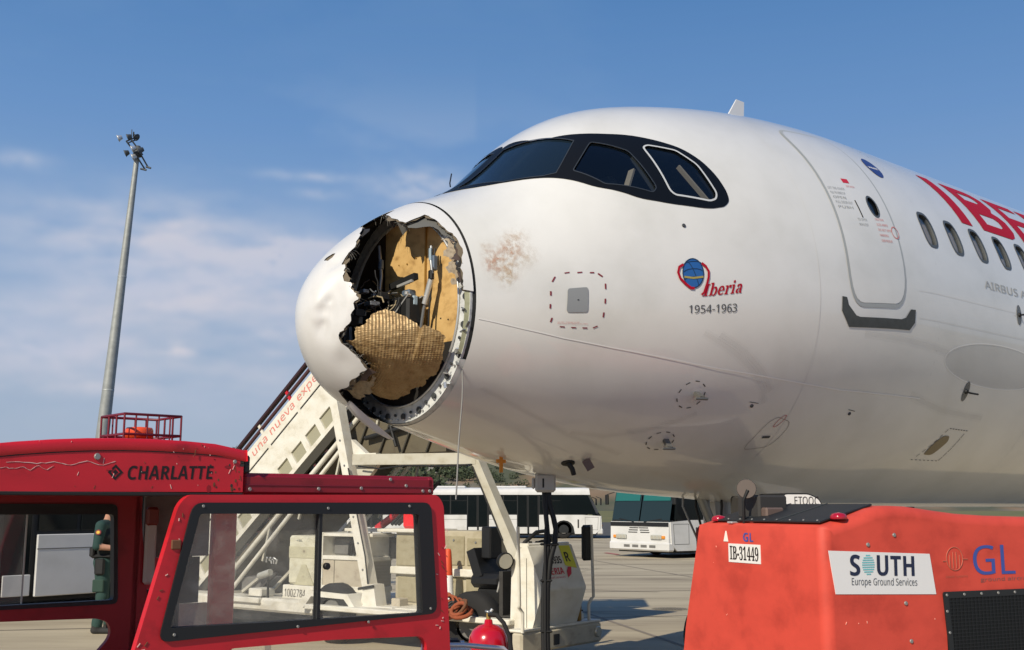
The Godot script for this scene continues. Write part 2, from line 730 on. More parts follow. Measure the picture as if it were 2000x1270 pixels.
func build_airliner() -> void:
	tabs = [spline_table(TOP), spline_table(BOT), spline_table(WID), spline_table(MID)]
	var A := thing("airliner", "white airliner with its nose cone smashed open showing the gold bulkhead", "airliner", Vector3(-1.703, 0, -8.239), 41.09)
	# ---- openings
	var w1 := poly([[1.52, 1.50], [2.10, 1.52], [2.335, 1.03], [2.02, 0.875], [1.933, 0.922], [1.715, 1.12]])
	var w2 := rounded(poly([[2.13, 0.815], [2.37, 0.925], [2.42, 0.945], [2.635, 0.775], [2.705, 0.51], [2.655, 0.487], [2.29, 0.618]]), 0.02, 3)
	var w3 := rounded(poly([[2.785, 0.772], [2.838, 0.783], [3.075, 0.714], [3.2, 0.61], [3.265, 0.44], [3.235, 0.412], [3.17, 0.404], [2.85, 0.455], [2.815, 0.482]]), 0.025, 3)
	var cock := [w1, w2, w3, mirror(w1), mirror(w2), mirror(w3)]
	var wins := []
	for i in 18:
		wins.append(rounded(poly([[6.2 + 0.533 * i - 0.115, 0.34 - 0.094], [6.2 + 0.533 * i + 0.115, 0.34 - 0.094], [6.2 + 0.533 * i + 0.115, 0.34 + 0.094], [6.2 + 0.533 * i - 0.115, 0.34 + 0.094]]), 0.11, 5))
	var dwin := ellipse(5.285, 0.402, 0.075, 0.105, 20)
	var holes := cock.duplicate()
	holes.append_array(wins)
	holes.append(dwin)
	# ---- fuselage skin
	var st := mk()
	skin(st, poly([[1.103, -PI], [6.15, -PI], [6.15, PI], [1.103, PI]]), holes, 0.09, 0.055, 0.0)
	skin(st, poly([[6.15, -PI], [30.0, -PI], [30.0, PI], [6.15, PI]]), holes, 0.36, 0.06, 0.0)
	var fus := obj("fuselage", st, M.paint, A, false)
	# closing tail cone, far out of the picture
	st = mk()
	var ring0 := []
	var ring1 := []
	for k in 48:
		var th := TAU * k / 48.0
		ring0.append(Vector3(30, 3.763 + 2.07 * sin(th), 1.975 * cos(th)))
		ring1.append(Vector3(37, 4.9 + 0.35 * sin(th), 0.3 * cos(th)))
	st.set_smooth_group(1)
	for k in 48:
		quad_out(st, ring0[k], ring0[(k + 1) % 48], ring1[(k + 1) % 48], ring1[k], Vector3(33, 4.0, 0))
	obj("tail_cone", st, M.paint, A)
	# ---- lap joints and panel lines
	var seam := PackedVector2Array([Vector2(1.125, -0.166), Vector2(1.45, -0.235), Vector2(1.78, -0.291), Vector2(2.2, -0.335), Vector2(2.676, -0.373), Vector2(3.2, -0.418), Vector2(3.784, -0.456), Vector2(4.3, -0.485), Vector2(4.76, -0.505), Vector2(5.5, -0.51), Vector2(6.1, -0.512)])
	stroke("lap_joint", seam, 0.012, false, 0.004, M.seam_light, A)
	for v in [[4.25, 0.0, 1.2, 0.35], [8.6, -1.2, 1.3, 0.0]]:
		var l := PackedVector2Array()
		for k in 30:
			l.append(Vector2(v[0], lerpf(-1.5, 0.3 if v[0] < 3.0 else 1.5, k / 29.0)))
		stroke("panel_line", l, 0.004, false, 0.002, M.seam_faint, A)
	for v in [-0.11, 0.02]:
		stroke("panel_line", PackedVector2Array([Vector2(5.75, v - 0.02), Vector2(12.0, v - 0.02)]), 0.004 if v < 0 else 0.003, false, 0.002, M.seam_faint, A)
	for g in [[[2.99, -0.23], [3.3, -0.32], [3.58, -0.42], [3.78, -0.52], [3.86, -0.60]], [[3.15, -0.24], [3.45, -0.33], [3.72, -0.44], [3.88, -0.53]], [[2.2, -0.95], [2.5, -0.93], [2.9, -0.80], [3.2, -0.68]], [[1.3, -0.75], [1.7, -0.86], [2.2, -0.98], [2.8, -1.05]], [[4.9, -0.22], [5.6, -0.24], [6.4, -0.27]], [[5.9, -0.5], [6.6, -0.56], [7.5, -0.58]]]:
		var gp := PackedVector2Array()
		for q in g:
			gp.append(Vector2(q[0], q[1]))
		stroke("reflection_streak", gp, 0.09, false, 0.0015, M.reflection_tint, A)  # soft belly reflections painted on as faint see-through strips
		stroke("reflection_streak", gp, 0.045, false, 0.0025, M.reflection_tint, A)
	patch("cargo_door_reflection", ellipse(7.45, -0.30, 1.10, 0.20, 40), 0.0012, M.cargo_reflection, A, [], 0.2, 0.06)  # darker reflection within the door outline, painted as a thin grey film
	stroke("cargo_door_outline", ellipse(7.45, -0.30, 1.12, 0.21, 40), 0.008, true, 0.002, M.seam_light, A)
	# ---- cockpit mask and windows
	var mask := poly([[1.418, 1.569], [2.19, 1.569], [2.2, 1.4], [2.19, 1.251], [2.44, 1.051], [2.586, 0.961], [2.775, 0.884], [3.002, 0.789], [3.154, 0.724], [3.277, 0.627], [3.349, 0.529], [3.380, 0.445], [3.372, 0.398], [3.306, 0.370], [3.167, 0.365], [3.066, 0.373], [2.782, 0.411], [2.522, 0.468], [2.199, 0.629], [1.979, 0.854], [1.757, 1.064], [1.561, 1.253], [1.47, 1.4]])
	mask = rounded(mask, 0.07, 3)
	patch("cockpit_mask", mask, 0.004, M.mask, A, [w1, w2, w3], 0.05, 0.03)
	patch("cockpit_mask", mirror(mask), 0.004, M.mask, A, [mirror(w1), mirror(w2), mirror(w3)], 0.05, 0.03)
	var panes := [["windscreen_pane", w1, M.windscreen], ["sliding_side_window", w2, M.side_glass], ["fixed_side_window", w3, M.side_glass]]
	for side in 2:
		for pn in panes:
			var pw: PackedVector2Array = pn[1] if side == 0 else mirror(pn[1])
			var g := patch(pn[0], Geometry2D.offset_polygon(pw, 0.004)[0], -0.010, pn[2], A, [], 0.07, 0.05)
			if pn[1] == w3:
				stroke("window_seal", pw, 0.017, true, 0.007, M.seal_light, g)
			else:
				stroke("window_seal", pw, 0.010, true, 0.007, M.seal_dark, g)
	# wiper resting on the windscreen, small probe at the skyline
	var wa: Vector3 = skin_at(1.66, 1.50, 0.02)[0]
	rod("wiper", [skin_at(1.56, 1.56, 0.03)[0], skin_at(1.66, 1.66, 0.05)[0], skin_at(1.80, 1.74, 0.10)[0]], 0.006, M.black, A, 6)
	# flight deck inside: dark lining, rear wall, post and blind seen through the side glass
	st = mk()
	skin(st, poly([[1.25, -0.6], [3.55, -0.6], [3.55, 3.8], [1.25, 3.8]]), [Geometry2D.offset_polygon(w1, 0.03)[0], Geometry2D.offset_polygon(w2, 0.03)[0], Geometry2D.offset_polygon(w3, 0.03)[0], Geometry2D.offset_polygon(mirror(w1), 0.03)[0], Geometry2D.offset_polygon(mirror(w2), 0.03)[0], Geometry2D.offset_polygon(mirror(w3), 0.03)[0]], 0.15, 0.1, -0.09)
	var lining := obj("flight_deck_lining", st, M.deck_dark, A, false)
	st = mk()
	st.set_smooth_group(-1)
	for k in 32:
		var c0: Vector3 = skin_at(3.5, TAU * k / 32.0, -0.05)[0]
		var c1: Vector3 = skin_at(3.5, TAU * (k + 1) / 32.0, -0.05)[0]
		tri_out(st, Vector3(3.5, 3.6, 0), Vector3(3.5, c0.y, c0.z), Vector3(3.5, c1.y, c1.z), Vector3(4.5, 3.6, 0))
	obj("rear_wall", st, M.deck_dark, lining)
	bx("deck_floor", Vector3(1.6, 3.0, -0.75), Vector3(3.5, 3.05, 0.75), M.deck_dark, lining)
	for z in [-0.5, 0.5]:
		bx("pilot_seat", Vector3(2.75, 3.4, z - 0.25), Vector3(2.9, 4.6, z + 0.25), M.deck_seat, lining, 0.05)
	bx("glareshield", Vector3(1.62, 4.0, -0.55), Vector3(2.1, 4.13, 0.55), M.deck_dark, lining, 0.04)
	var pa: Vector3 = skin_at(2.45, 0.548, -0.05)[0]
	var pb: Vector3 = skin_at(2.60, 0.668, -0.05)[0]
	strut("window_post", pa, pb, 0.02, 0.06, M.post_light, A, Vector3(0, 0, 1))
	strut("window_post", skin_at(2.705, 0.478, -0.03)[0], skin_at(2.655, 0.74, -0.03)[0], 0.02, 0.03, M.deck_seat, A, Vector3(0, 0, 1))
	strut("window_post", skin_at(3.20, 0.42, -0.06)[0], skin_at(3.06, 0.64, -0.06)[0], 0.02, 0.04, M.post_light, A, Vector3(0, 0, 1))
	# ---- passenger door
	var dp := rounded(poly([[4.655, -0.085], [5.525, -0.085], [5.525, 0.935], [4.655, 0.935]]), 0.19, 6)
	var dpo := PackedVector2Array()
	for q in dp:
		dpo.append(q)
	var door := patch("passenger_door", Geometry2D.offset_polygon(dp, -0.012)[0], 0.006, M.paint, A, [dwin], 0.07, 0.05)
	stroke("door_seal", dpo, 0.034, true, 0.004, M.seal_grey, door)
	patch("door_window", ellipse(5.285, 0.402, 0.08, 0.11, 20), -0.012, M.cabin_glass, door, [], 0.05, 0.03)
	stroke("window_rim", dwin, 0.02, true, 0.008, M.rim_dark, door)
	patch("window_blind", ellipse(5.30, 0.392, 0.09, 0.12, 16), -0.07, M.blind_grey, door, [], 0.1, 0.05)
	stroke("handle_slot", PackedVector2Array([Vector2(5.024, 0.425), Vector2(5.042, 0.333)]), 0.018, false, 0.008, M.black, door)
	patch("placard", poly([[4.985, 0.526], [5.085, 0.526], [5.085, 0.552], [4.985, 0.552]]), 0.008, M.red_paint, door)
	for k in 5:
		skin_write("instruction_text", ["LIFT THE COVER", "PULL THE HANDLE UP", "OPEN", "PULL DOOR OUT", "PUSH"][k], 4.69 + 0.008 * k, 0.478 - 0.026 * k, 0.25 - 0.03 * (k % 3), 0.024, M.print_grey if k < 4 else M.print_grey, door, false, 0.0, 0.0, false, 0.010)
	for k in 5:
		skin_write("instruction_text", ["CAUTION", "SLIDE ARMED", "DO NOT OPEN", "WARNING", "CABIN PRESSURE"][k], 5.225, 0.325 - 0.027 * k, 0.14 + 0.04 * (k % 3), 0.022, M.print_red, door, false, 0.0, 0.0, false, 0.010)
	for k in 2:
		skin_write("instruction_text", ["TO OPEN", "FROM OUTSIDE"][k], 4.945, 0.316 - 0.026 * k, 0.14, 0.022, M.print_grey, door, false, 0.0, 0.0, false, 0.010)
	skin_write("instruction_text", "EXIT DOOR", 5.0, 0.50, 0.13, 0.02, M.print_red, door, false, 0.0, 0.0, false, 0.010)
	stroke("red_ring", ellipse(5.50, 0.272, 0.055, 0.055, 16), 0.009, true, 0.009, M.print_red, door)
	var scuff := poly([[4.535, -0.044], [4.60, -0.048], [4.625, -0.085], [4.74, -0.135], [4.80, -0.142], [5.45, -0.144], [5.52, -0.135], [5.60, -0.094], [5.684, -0.094], [5.682, -0.155], [5.60, -0.192], [4.65, -0.192], [4.535, -0.115]])
	patch("scuff_plate", scuff, 0.005, M.scuff, A)
	# ---- cabin windows
	for i in 18:
		var wc: PackedVector2Array = wins[i]
		var f := stroke("cabin_window", wc, 0.030, true, 0.003, M.rim_dark, A)
		var sl := mk()
		for k in wc.size():
			var a0 := wc[k]
			var a1 := wc[(k + 1) % wc.size()]
			var p0: Vector3 = skin_x(a0.x, a0.y, 0.0)[0]
			var p1: Vector3 = skin_x(a1.x, a1.y, 0.0)[0]
			var q0: Vector3 = skin_x(a0.x, a0.y, -0.055)[0]
			var q1: Vector3 = skin_x(a1.x, a1.y, -0.055)[0]
			sl.set_smooth_group(1)
			quad_out(sl, p0, p1, q1, q0, skin_x(6.2 + 0.533 * i, 0.34, -0.03)[0] + Vector3(0, 0, 0))
		obj("reveal", sl, M.rim_dark, f)
		patch("pane", Geometry2D.offset_polygon(wc, 0.004)[0], -0.02, M.cabin_glass, f, [], 0.12, 0.07)
		var cx := 6.2 + 0.533 * i
		var bh := 0.115 if i % 5 != 3 else 0.05
		patch("blind", poly([[cx - 0.14, 0.225], [cx + 0.14, 0.225], [cx + 0.14, 0.225 + bh * 2.0], [cx - 0.14, 0.225 + bh * 2.0]]), -0.056, M.blind, f, [], 0.15, 0.1)
	bx("cabin_wall", Vector3(4.4, 3.2, -0.6), Vector3(20, 5.2, -0.5), M.deck_dark, A)
	# ---- livery
	var big := M.airline_red as Material
	var L := [["I", 7.13, 0.24], ["B", 7.62, 0.86], ["E", 8.62, 0.72], ["R", 9.48, 0.8], ["I", 10.42, 0.24], ["A", 10.8, 0.9]]
	for e in L:
		big_letter(e[0], e[1], e[2], big, A)
	patch("alliance_roundel", ellipse(5.842, 0.712, 0.115, 0.145, 28), 0.004, M.roundel, A)
	skin_write("roundel_text", "oneworld", 5.755, 0.70, 0.17, 0.035, M.white, A, true)
	skin_write("type_name", "AIRBUS A321neo", 7.13, 0.092, 1.70, 0.080, M.type_grey, A)
	# retro crest: globe, ribbon, script, years
	var gl := patch("crest_globe", ellipse(2.862, 0.077, 0.098, 0.118, 30), 0.005, M.globe_blue, A)
	stroke("globe_outline", ellipse(2.862, 0.077, 0.098, 0.118, 30), 0.009, true, 0.0065, M.globe_dark, gl)
	for k in [-0.55, 0.05, 0.6]:
		var arc := PackedVector2Array()
		for j in 12:
			var a := lerpf(-1.4, 1.4, j / 11.0)
			arc.append(Vector2(2.862 + 0.09 * sin(a), 0.077 + (0.11 * k + 0.03 * cos(a)) / RS))
		stroke("globe_line", arc, 0.006, false, 0.007, M.globe_dark, gl)
	var arc2 := PackedVector2Array()
	for j in 10:
		arc2.append(Vector2(2.80 + 0.012 * j, 0.077 + (0.10 - 0.0025 * j * j) / RS))
	stroke("globe_line", arc2, 0.006, false, 0.007, M.globe_dark, gl)
	stroke("globe_band", PackedVector2Array([Vector2(2.775, 0.062), Vector2(2.86, 0.055), Vector2(2.955, 0.058)]), 0.016, false, 0.008, M.globe_gold, gl)
	stroke("crest_ribbon", PackedVector2Array([Vector2(2.775, 0.118), Vector2(2.735, 0.107), Vector2(2.72, 0.083), Vector2(2.735, 0.057), Vector2(2.78, 0.032), Vector2(2.83, 0.012), Vector2(2.865, 0.010)]), 0.021, false, 0.0085, M.airline_red, A)
	stroke("crest_ribbon", PackedVector2Array([Vector2(2.95, 0.118), Vector2(2.985, 0.103), Vector2(3.01, 0.08), Vector2(3.005, 0.055), Vector2(2.985, 0.025), Vector2(2.955, -0.012), Vector2(2.93, -0.025)]), 0.021, false, 0.0085, M.airline_red, A)
	skin_write("crest_script", "Iberia", 2.945, -0.034, 0.385, 0.115, M.airline_red, A, true, 0.32, 0.04, true)
	skin_write("crest_years", "1954-1963", 2.818, -0.123, 0.47, 0.082, M.print_dark, A)
	# ---- access panels and service marks
	var pn1 := patch("access_panel", rounded(poly([[1.775, -0.118], [1.943, -0.118], [1.943, 0.040], [1.78, 0.040]]), 0.02, 3), 0.006, M.panel_grey, A)
	patch("latch", ellipse(1.862, -0.037, 0.008, 0.008, 8), 0.009, M.print_dark, pn1)
	for d in [[1.665, 0.095, 1.69, 0.128], [1.765, 0.145, 1.805, 0.145], [1.865, 0.136, 1.905, 0.134], [1.965, 0.125, 2.0, 0.121], [2.03, 0.113, 2.065, 0.092], [2.085, 0.052, 2.085, 0.022], [2.082, -0.035, 2.081, -0.065], [2.075, -0.12, 2.072, -0.15], [2.035, -0.205, 2.0, -0.218], [1.955, -0.219, 1.915, -0.219], [1.865, -0.219, 1.825, -0.218], [1.775, -0.216, 1.735, -0.214], [1.668, -0.155, 1.66, -0.185], [1.648, -0.06, 1.648, -0.09], [1.65, 0.03, 1.65, 0.0]]:
		stroke("dash_mark", PackedVector2Array([Vector2(d[0], d[1]), Vector2(d[2], d[3])]), 0.013, false, 0.004, M.dash_red, A)
	skin_write("service_text", "NO STEP - FORWARD ACCESS", 1.715, -0.187, 0.17, 0.011, M.print_red, A)
	skin_write("service_text", "KEEP CLEAR OF PROBES AT ALL TIMES", 1.715, -0.196, 0.24, 0.010, M.print_red, A)
	for cc in [[3.047, -0.575, 0.128, 0.150], [3.04, -0.893, 0.125, 0.130]]:
		for k in 9:
			var a := TAU * (k + 0.2) / 9.0
			var cpt := Vector2(cc[0] + cos(a) * cc[2], cc[1] + sin(a) * cc[3] / RS)
			var tt := Vector2(-sin(a) * 0.021, cos(a) * 0.021 / RS)
			stroke("dash_mark", PackedVector2Array([cpt - tt, cpt + tt]), 0.010, false, 0.004, M.dash_dark, A)
		var hp: Array = skin_at(cc[0] + 0.045, cc[1] + 0.012, 0.0)
		probe(hp[0], hp[1], A)
	for k in 3:
		var sm: Array = [[3.745, -0.616], [5.07, -0.626], [2.844, 0.297]][k]
		disc("vent_plug", skin_at(sm[0], sm[1], -0.003)[0], skin_at(sm[0], sm[1])[1], 0.018, 0.012, M.print_dark, A, 10)
		if k < 2:
			stroke("service_bar", PackedVector2Array([Vector2(sm[0] - 0.05, sm[1] + 0.022), Vector2(sm[0] + 0.06, sm[1] + 0.016)]), 0.006, false, 0.004, M.print_dark, A)
	var hatch := rounded(poly([[3.98, -0.90], [4.30, -0.86], [4.36, -0.70], [4.12, -0.67], [4.04, -0.72]]), 0.08, 4)
	stroke("hatch_outline", hatch, 0.005, true, 0.003, M.seam_dark, A)
	stroke("hatch_latch", PackedVector2Array([Vector2(4.11, -0.80), Vector2(4.20, -0.795)]), 0.028, false, 0.005, M.print_dark, A)
	stroke("red_ring", ellipse(4.19, -0.695, 0.028, 0.075, 18, -0.45), 0.007, true, 0.004, M.print_red, A)
	var duct := rounded(poly([[6.80, -0.83], [6.98, -0.83], [7.09, -0.735], [7.05, -0.70], [6.93, -0.70], [6.84, -0.75]]), 0.05, 4)
	patch("air_outlet", duct, 0.005, M.duct_tan, A, [], 0.05, 0.04)
	for k in 26:
		var fr := k / 26.0 * 4.0
		var cn := [Vector2(6.68, -0.87), Vector2(7.22, -0.87), Vector2(7.33, -0.66), Vector2(6.95, -0.655)]
		var cpt: Vector2 = cn[int(fr)].lerp(cn[(int(fr) + 1) % 4], fr - int(fr))
		var dd: Vector2 = (cn[(int(fr) + 1) % 4] - cn[int(fr)]).normalized() * 0.016
		stroke("dash_mark", PackedVector2Array([cpt - dd, cpt + dd]), 0.008, false, 0.004, M.dash_dark, A)
	# static ports with worn bare metal round them, probes sticking out
	for pr in [[6.93, -0.446], [7.85, -0.006]]:
		var hp: Array = skin_x(pr[0], pr[1], 0.0)
		var worn_patch := jag(ellipse(pr[0], pr[1], 0.055, 0.10, 14), 0.5, 2, 7)
		var wp := patch("temperature_probe", worn_patch, 0.004, M.bare_worn, A)
		disc("probe_base", hp[0], hp[1], 0.025, 0.02, M.black, wp, 12)
		rod("probe_tip", [hp[0] + hp[1] * 0.02, hp[0] + hp[1] * 0.05 + Vector3(0.02, 0, 0), hp[0] + hp[1] * 0.06 + Vector3(0.15, 0, 0)], 0.010, M.black, wp, 6)
	# bird strike stain: pale smear with rusty blotches
	patch("bird_stain", poly([[1.15, 0.02], [1.64, 0.02], [1.64, 0.62], [1.15, 0.62]]), 0.004, M.stain, A, [], 0.05, 0.04)
	# ---- aerials and belly fittings
	st = mk()
	st.set_smooth_group(-1)
	var ap := [Vector3(5.30, 0, 0), Vector3(5.70, 0, 0), Vector3(5.74, 0.41, 0), Vector3(5.60, 0.41, 0)]
	var base_y := 5.80
	for s in [-1.0, 1.0]:
		var thick := [0.014, 0.010, 0.005, 0.006]
		for q in [[0, 1, 2], [0, 2, 3]]:
			var v := []
			for i in q:
				v.append(ap[i] + Vector3(0, base_y, s * thick[i]))
			tri_out(st, v[0], v[1], v[2], Vector3(5.6, base_y + 0.15, 0))
	for i in 4:
		var j := (i + 1) % 4
		var th2 := [0.014, 0.010, 0.005, 0.006]
		quad_out(st, ap[i] + Vector3(0, base_y, th2[i]), ap[j] + Vector3(0, base_y, th2[j]), ap[j] + Vector3(0, base_y, -th2[j]), ap[i] + Vector3(0, base_y, -th2[i]), Vector3(5.6, base_y + 0.15, 0))
	obj("blade_aerial", st, M.paint_plain, A)
	var b0: Array = skin_at(2.49, -1.25, 0.0)
	rod("drain_mast", [b0[0], b0[0] + Vector3(0.03, -0.05, 0.02), b0[0] + Vector3(0.05, -0.10, 0.02)], 0.022, M.black, A, 8)
	disc("drain_mast_foot", b0[0] + b0[1] * -0.004, b0[1], 0.06, 0.012, M.black, A, 16)
	var b1: Array = skin_at(2.58, -1.17, 0.0)
	strut("angle_vane", b1[0], b1[0] + b1[1] * 0.09 + Vector3(0.05, 0, 0), 0.03, 0.07, M.brown_metal, A)
	for e in [[2.0, -1.45, M.orange_tag], [5.4, -1.52, M.orange_tag]]:
		var bb: Array = skin_at(e[0], e[1], 0.0)
		bx("gear_pin_tag", bb[0] + Vector3(-0.015, -0.13, -0.004), bb[0] + Vector3(0.02, 0.01, 0.004), e[2], A)
		bx("gear_pin_tag", bb[0] + Vector3(-0.05, -0.05, -0.006), bb[0] + Vector3(0.05, -0.02, 0.006), e[2], A)
	# nose landing gear behind the red unit, doors hanging open
	var gear := mk()
	tube(gear, [Vector3(5.15, 2.2, 0), Vector3(5.25, 0.42, 0)], 0.10, 14)
	tube(gear, [Vector3(4.7, 1.95, 0), Vector3(5.18, 1.15, 0)], 0.05, 10)
	tube(gear, [Vector3(5.25, 0.385, -0.33), Vector3(5.25, 0.385, 0.33)], 0.05, 10)
	var g := obj("nose_gear_leg", gear, M.gear_metal, A)
	for z in [-0.26, 0.26]:
		var wst := mk()
		lathe(wst, Vector3(5.25, 0.385, z - 0.11), Vector3(0, 0, 1), [Vector2(0.2, 0.0), Vector2(0.34, 0.0), Vector2(0.383, 0.05), Vector2(0.385, 0.11), Vector2(0.383, 0.17), Vector2(0.34, 0.22), Vector2(0.2, 0.22)], 32)
		obj("tyre", wst, M.rubber, g)
		disc("rim", Vector3(5.25, 0.385, z - 0.10), Vector3(0, 0, 1), 0.2, 0.2, M.gear_metal, g)
	for k in 5:
		rod("hydraulic_hose", [Vector3(4.85 + 0.03 * k, 2.1, -0.25 + 0.13 * k), Vector3(4.75 + 0.06 * k, 1.7, -0.2 + 0.12 * k), Vector3(4.95, 1.3, -0.15 + 0.08 * k), Vector3(5.02, 0.9, -0.08 + 0.04 * k)], 0.013, M.black if k % 2 else M.gear_metal, A, 6)
	bx("steering_box", Vector3(4.85, 1.2, -0.15), Vector3(5.2, 1.5, 0.15), M.dark_red, A, 0.04)
	for z in [-0.42, 0.42]:
		bx("gear_door", Vector3(5.35, 1.40, z - 0.02), Vector3(6.1, 1.80, z + 0.02), M.paint_plain, A, 0.015)
	build_nose(A)

func probe(p: Vector3, n: Vector3, A: Node) -> void:
	strut("pitot_probe", p - n * 0.01, p + n * 0.09, 0.05, 0.03, M.probe_grey, A)
	var f := Vector3(-1, 0, 0)
	rod("probe_tube", [p + n * 0.09 + Vector3(0.06, 0, 0), p + n * 0.09 - Vector3(0.09, 0.01, 0)], 0.016, M.probe_grey, A, 8, 0.009)

# letters of the big airline name, drawn as polygons on the skin: X0, width; th from 0.475 to 0.86
func big_letter(c: String, X0: float, w: float, m: Material, A: Node) -> void:
	var t0 := 0.470
	var t1 := 0.862
	var up := func(u: float, v: float) -> Vector2:
		return Vector2(X0 + u * w - 0.05 * v, lerpf(t0, t1, v))
	var st := mk()
	var s := 0.22
	var parts := []
	match c:
		"I":
			parts = [[[0, 0], [1, 0], [1, 1], [0, 1]]]
		"B":
			parts = [[[0, 0], [0.26, 0], [0.26, 1], [0, 1]], [[0.26, 0], [0.80, 0], [0.92, 0.05], [1.0, 0.16], [1.0, 0.36], [0.92, 0.46], [0.80, 0.51], [0.26, 0.51], [0.26, 0.36], [0.66, 0.36], [0.74, 0.31], [0.74, 0.2], [0.66, 0.16], [0.26, 0.16]], [[0.26, 0.84], [0.6, 0.84], [0.68, 0.8], [0.68, 0.7], [0.6, 0.66], [0.26, 0.66], [0.26, 0.511], [0.8, 0.511], [0.92, 0.62], [0.92, 0.85], [0.82, 0.96], [0.7, 1], [0.26, 1]]]
		"E":
			parts = [[[0, 0], [1, 0], [1, 0.16], [0.3, 0.16], [0.3, 0.42], [0.85, 0.42], [0.85, 0.58], [0.3, 0.58], [0.3, 0.84], [1, 0.84], [1, 1], [0, 1]]]
		"R":
			parts = [[[0, 0], [0.27, 0], [0.27, 1], [0, 1]], [[0.27, 0.84], [0.64, 0.84], [0.72, 0.78], [0.72, 0.62], [0.64, 0.56], [0.27, 0.56], [0.27, 0.40], [0.45, 0.40], [0.75, 0], [1.05, 0], [0.72, 0.42], [0.9, 0.5], [1, 0.62], [1, 0.8], [0.9, 0.95], [0.75, 1], [0.27, 1]]]
		"A":
			parts = [[[0, 0], [0.26, 0], [0.34, 0.22], [0.66, 0.22], [0.60, 0.38], [0.40, 0.38], [0.5, 0.72], [0.74, 0], [1, 0], [0.64, 1], [0.36, 1]]]
	for p in parts:
		var q := []
		for v in p:
			q.append(up.call(v[0], v[1]))
		skin(st, poly(q), [], 0.12, 0.045, 0.004)
	obj("airline_letter", st, m, A, false)

var honey_noise := FastNoiseLite.new()

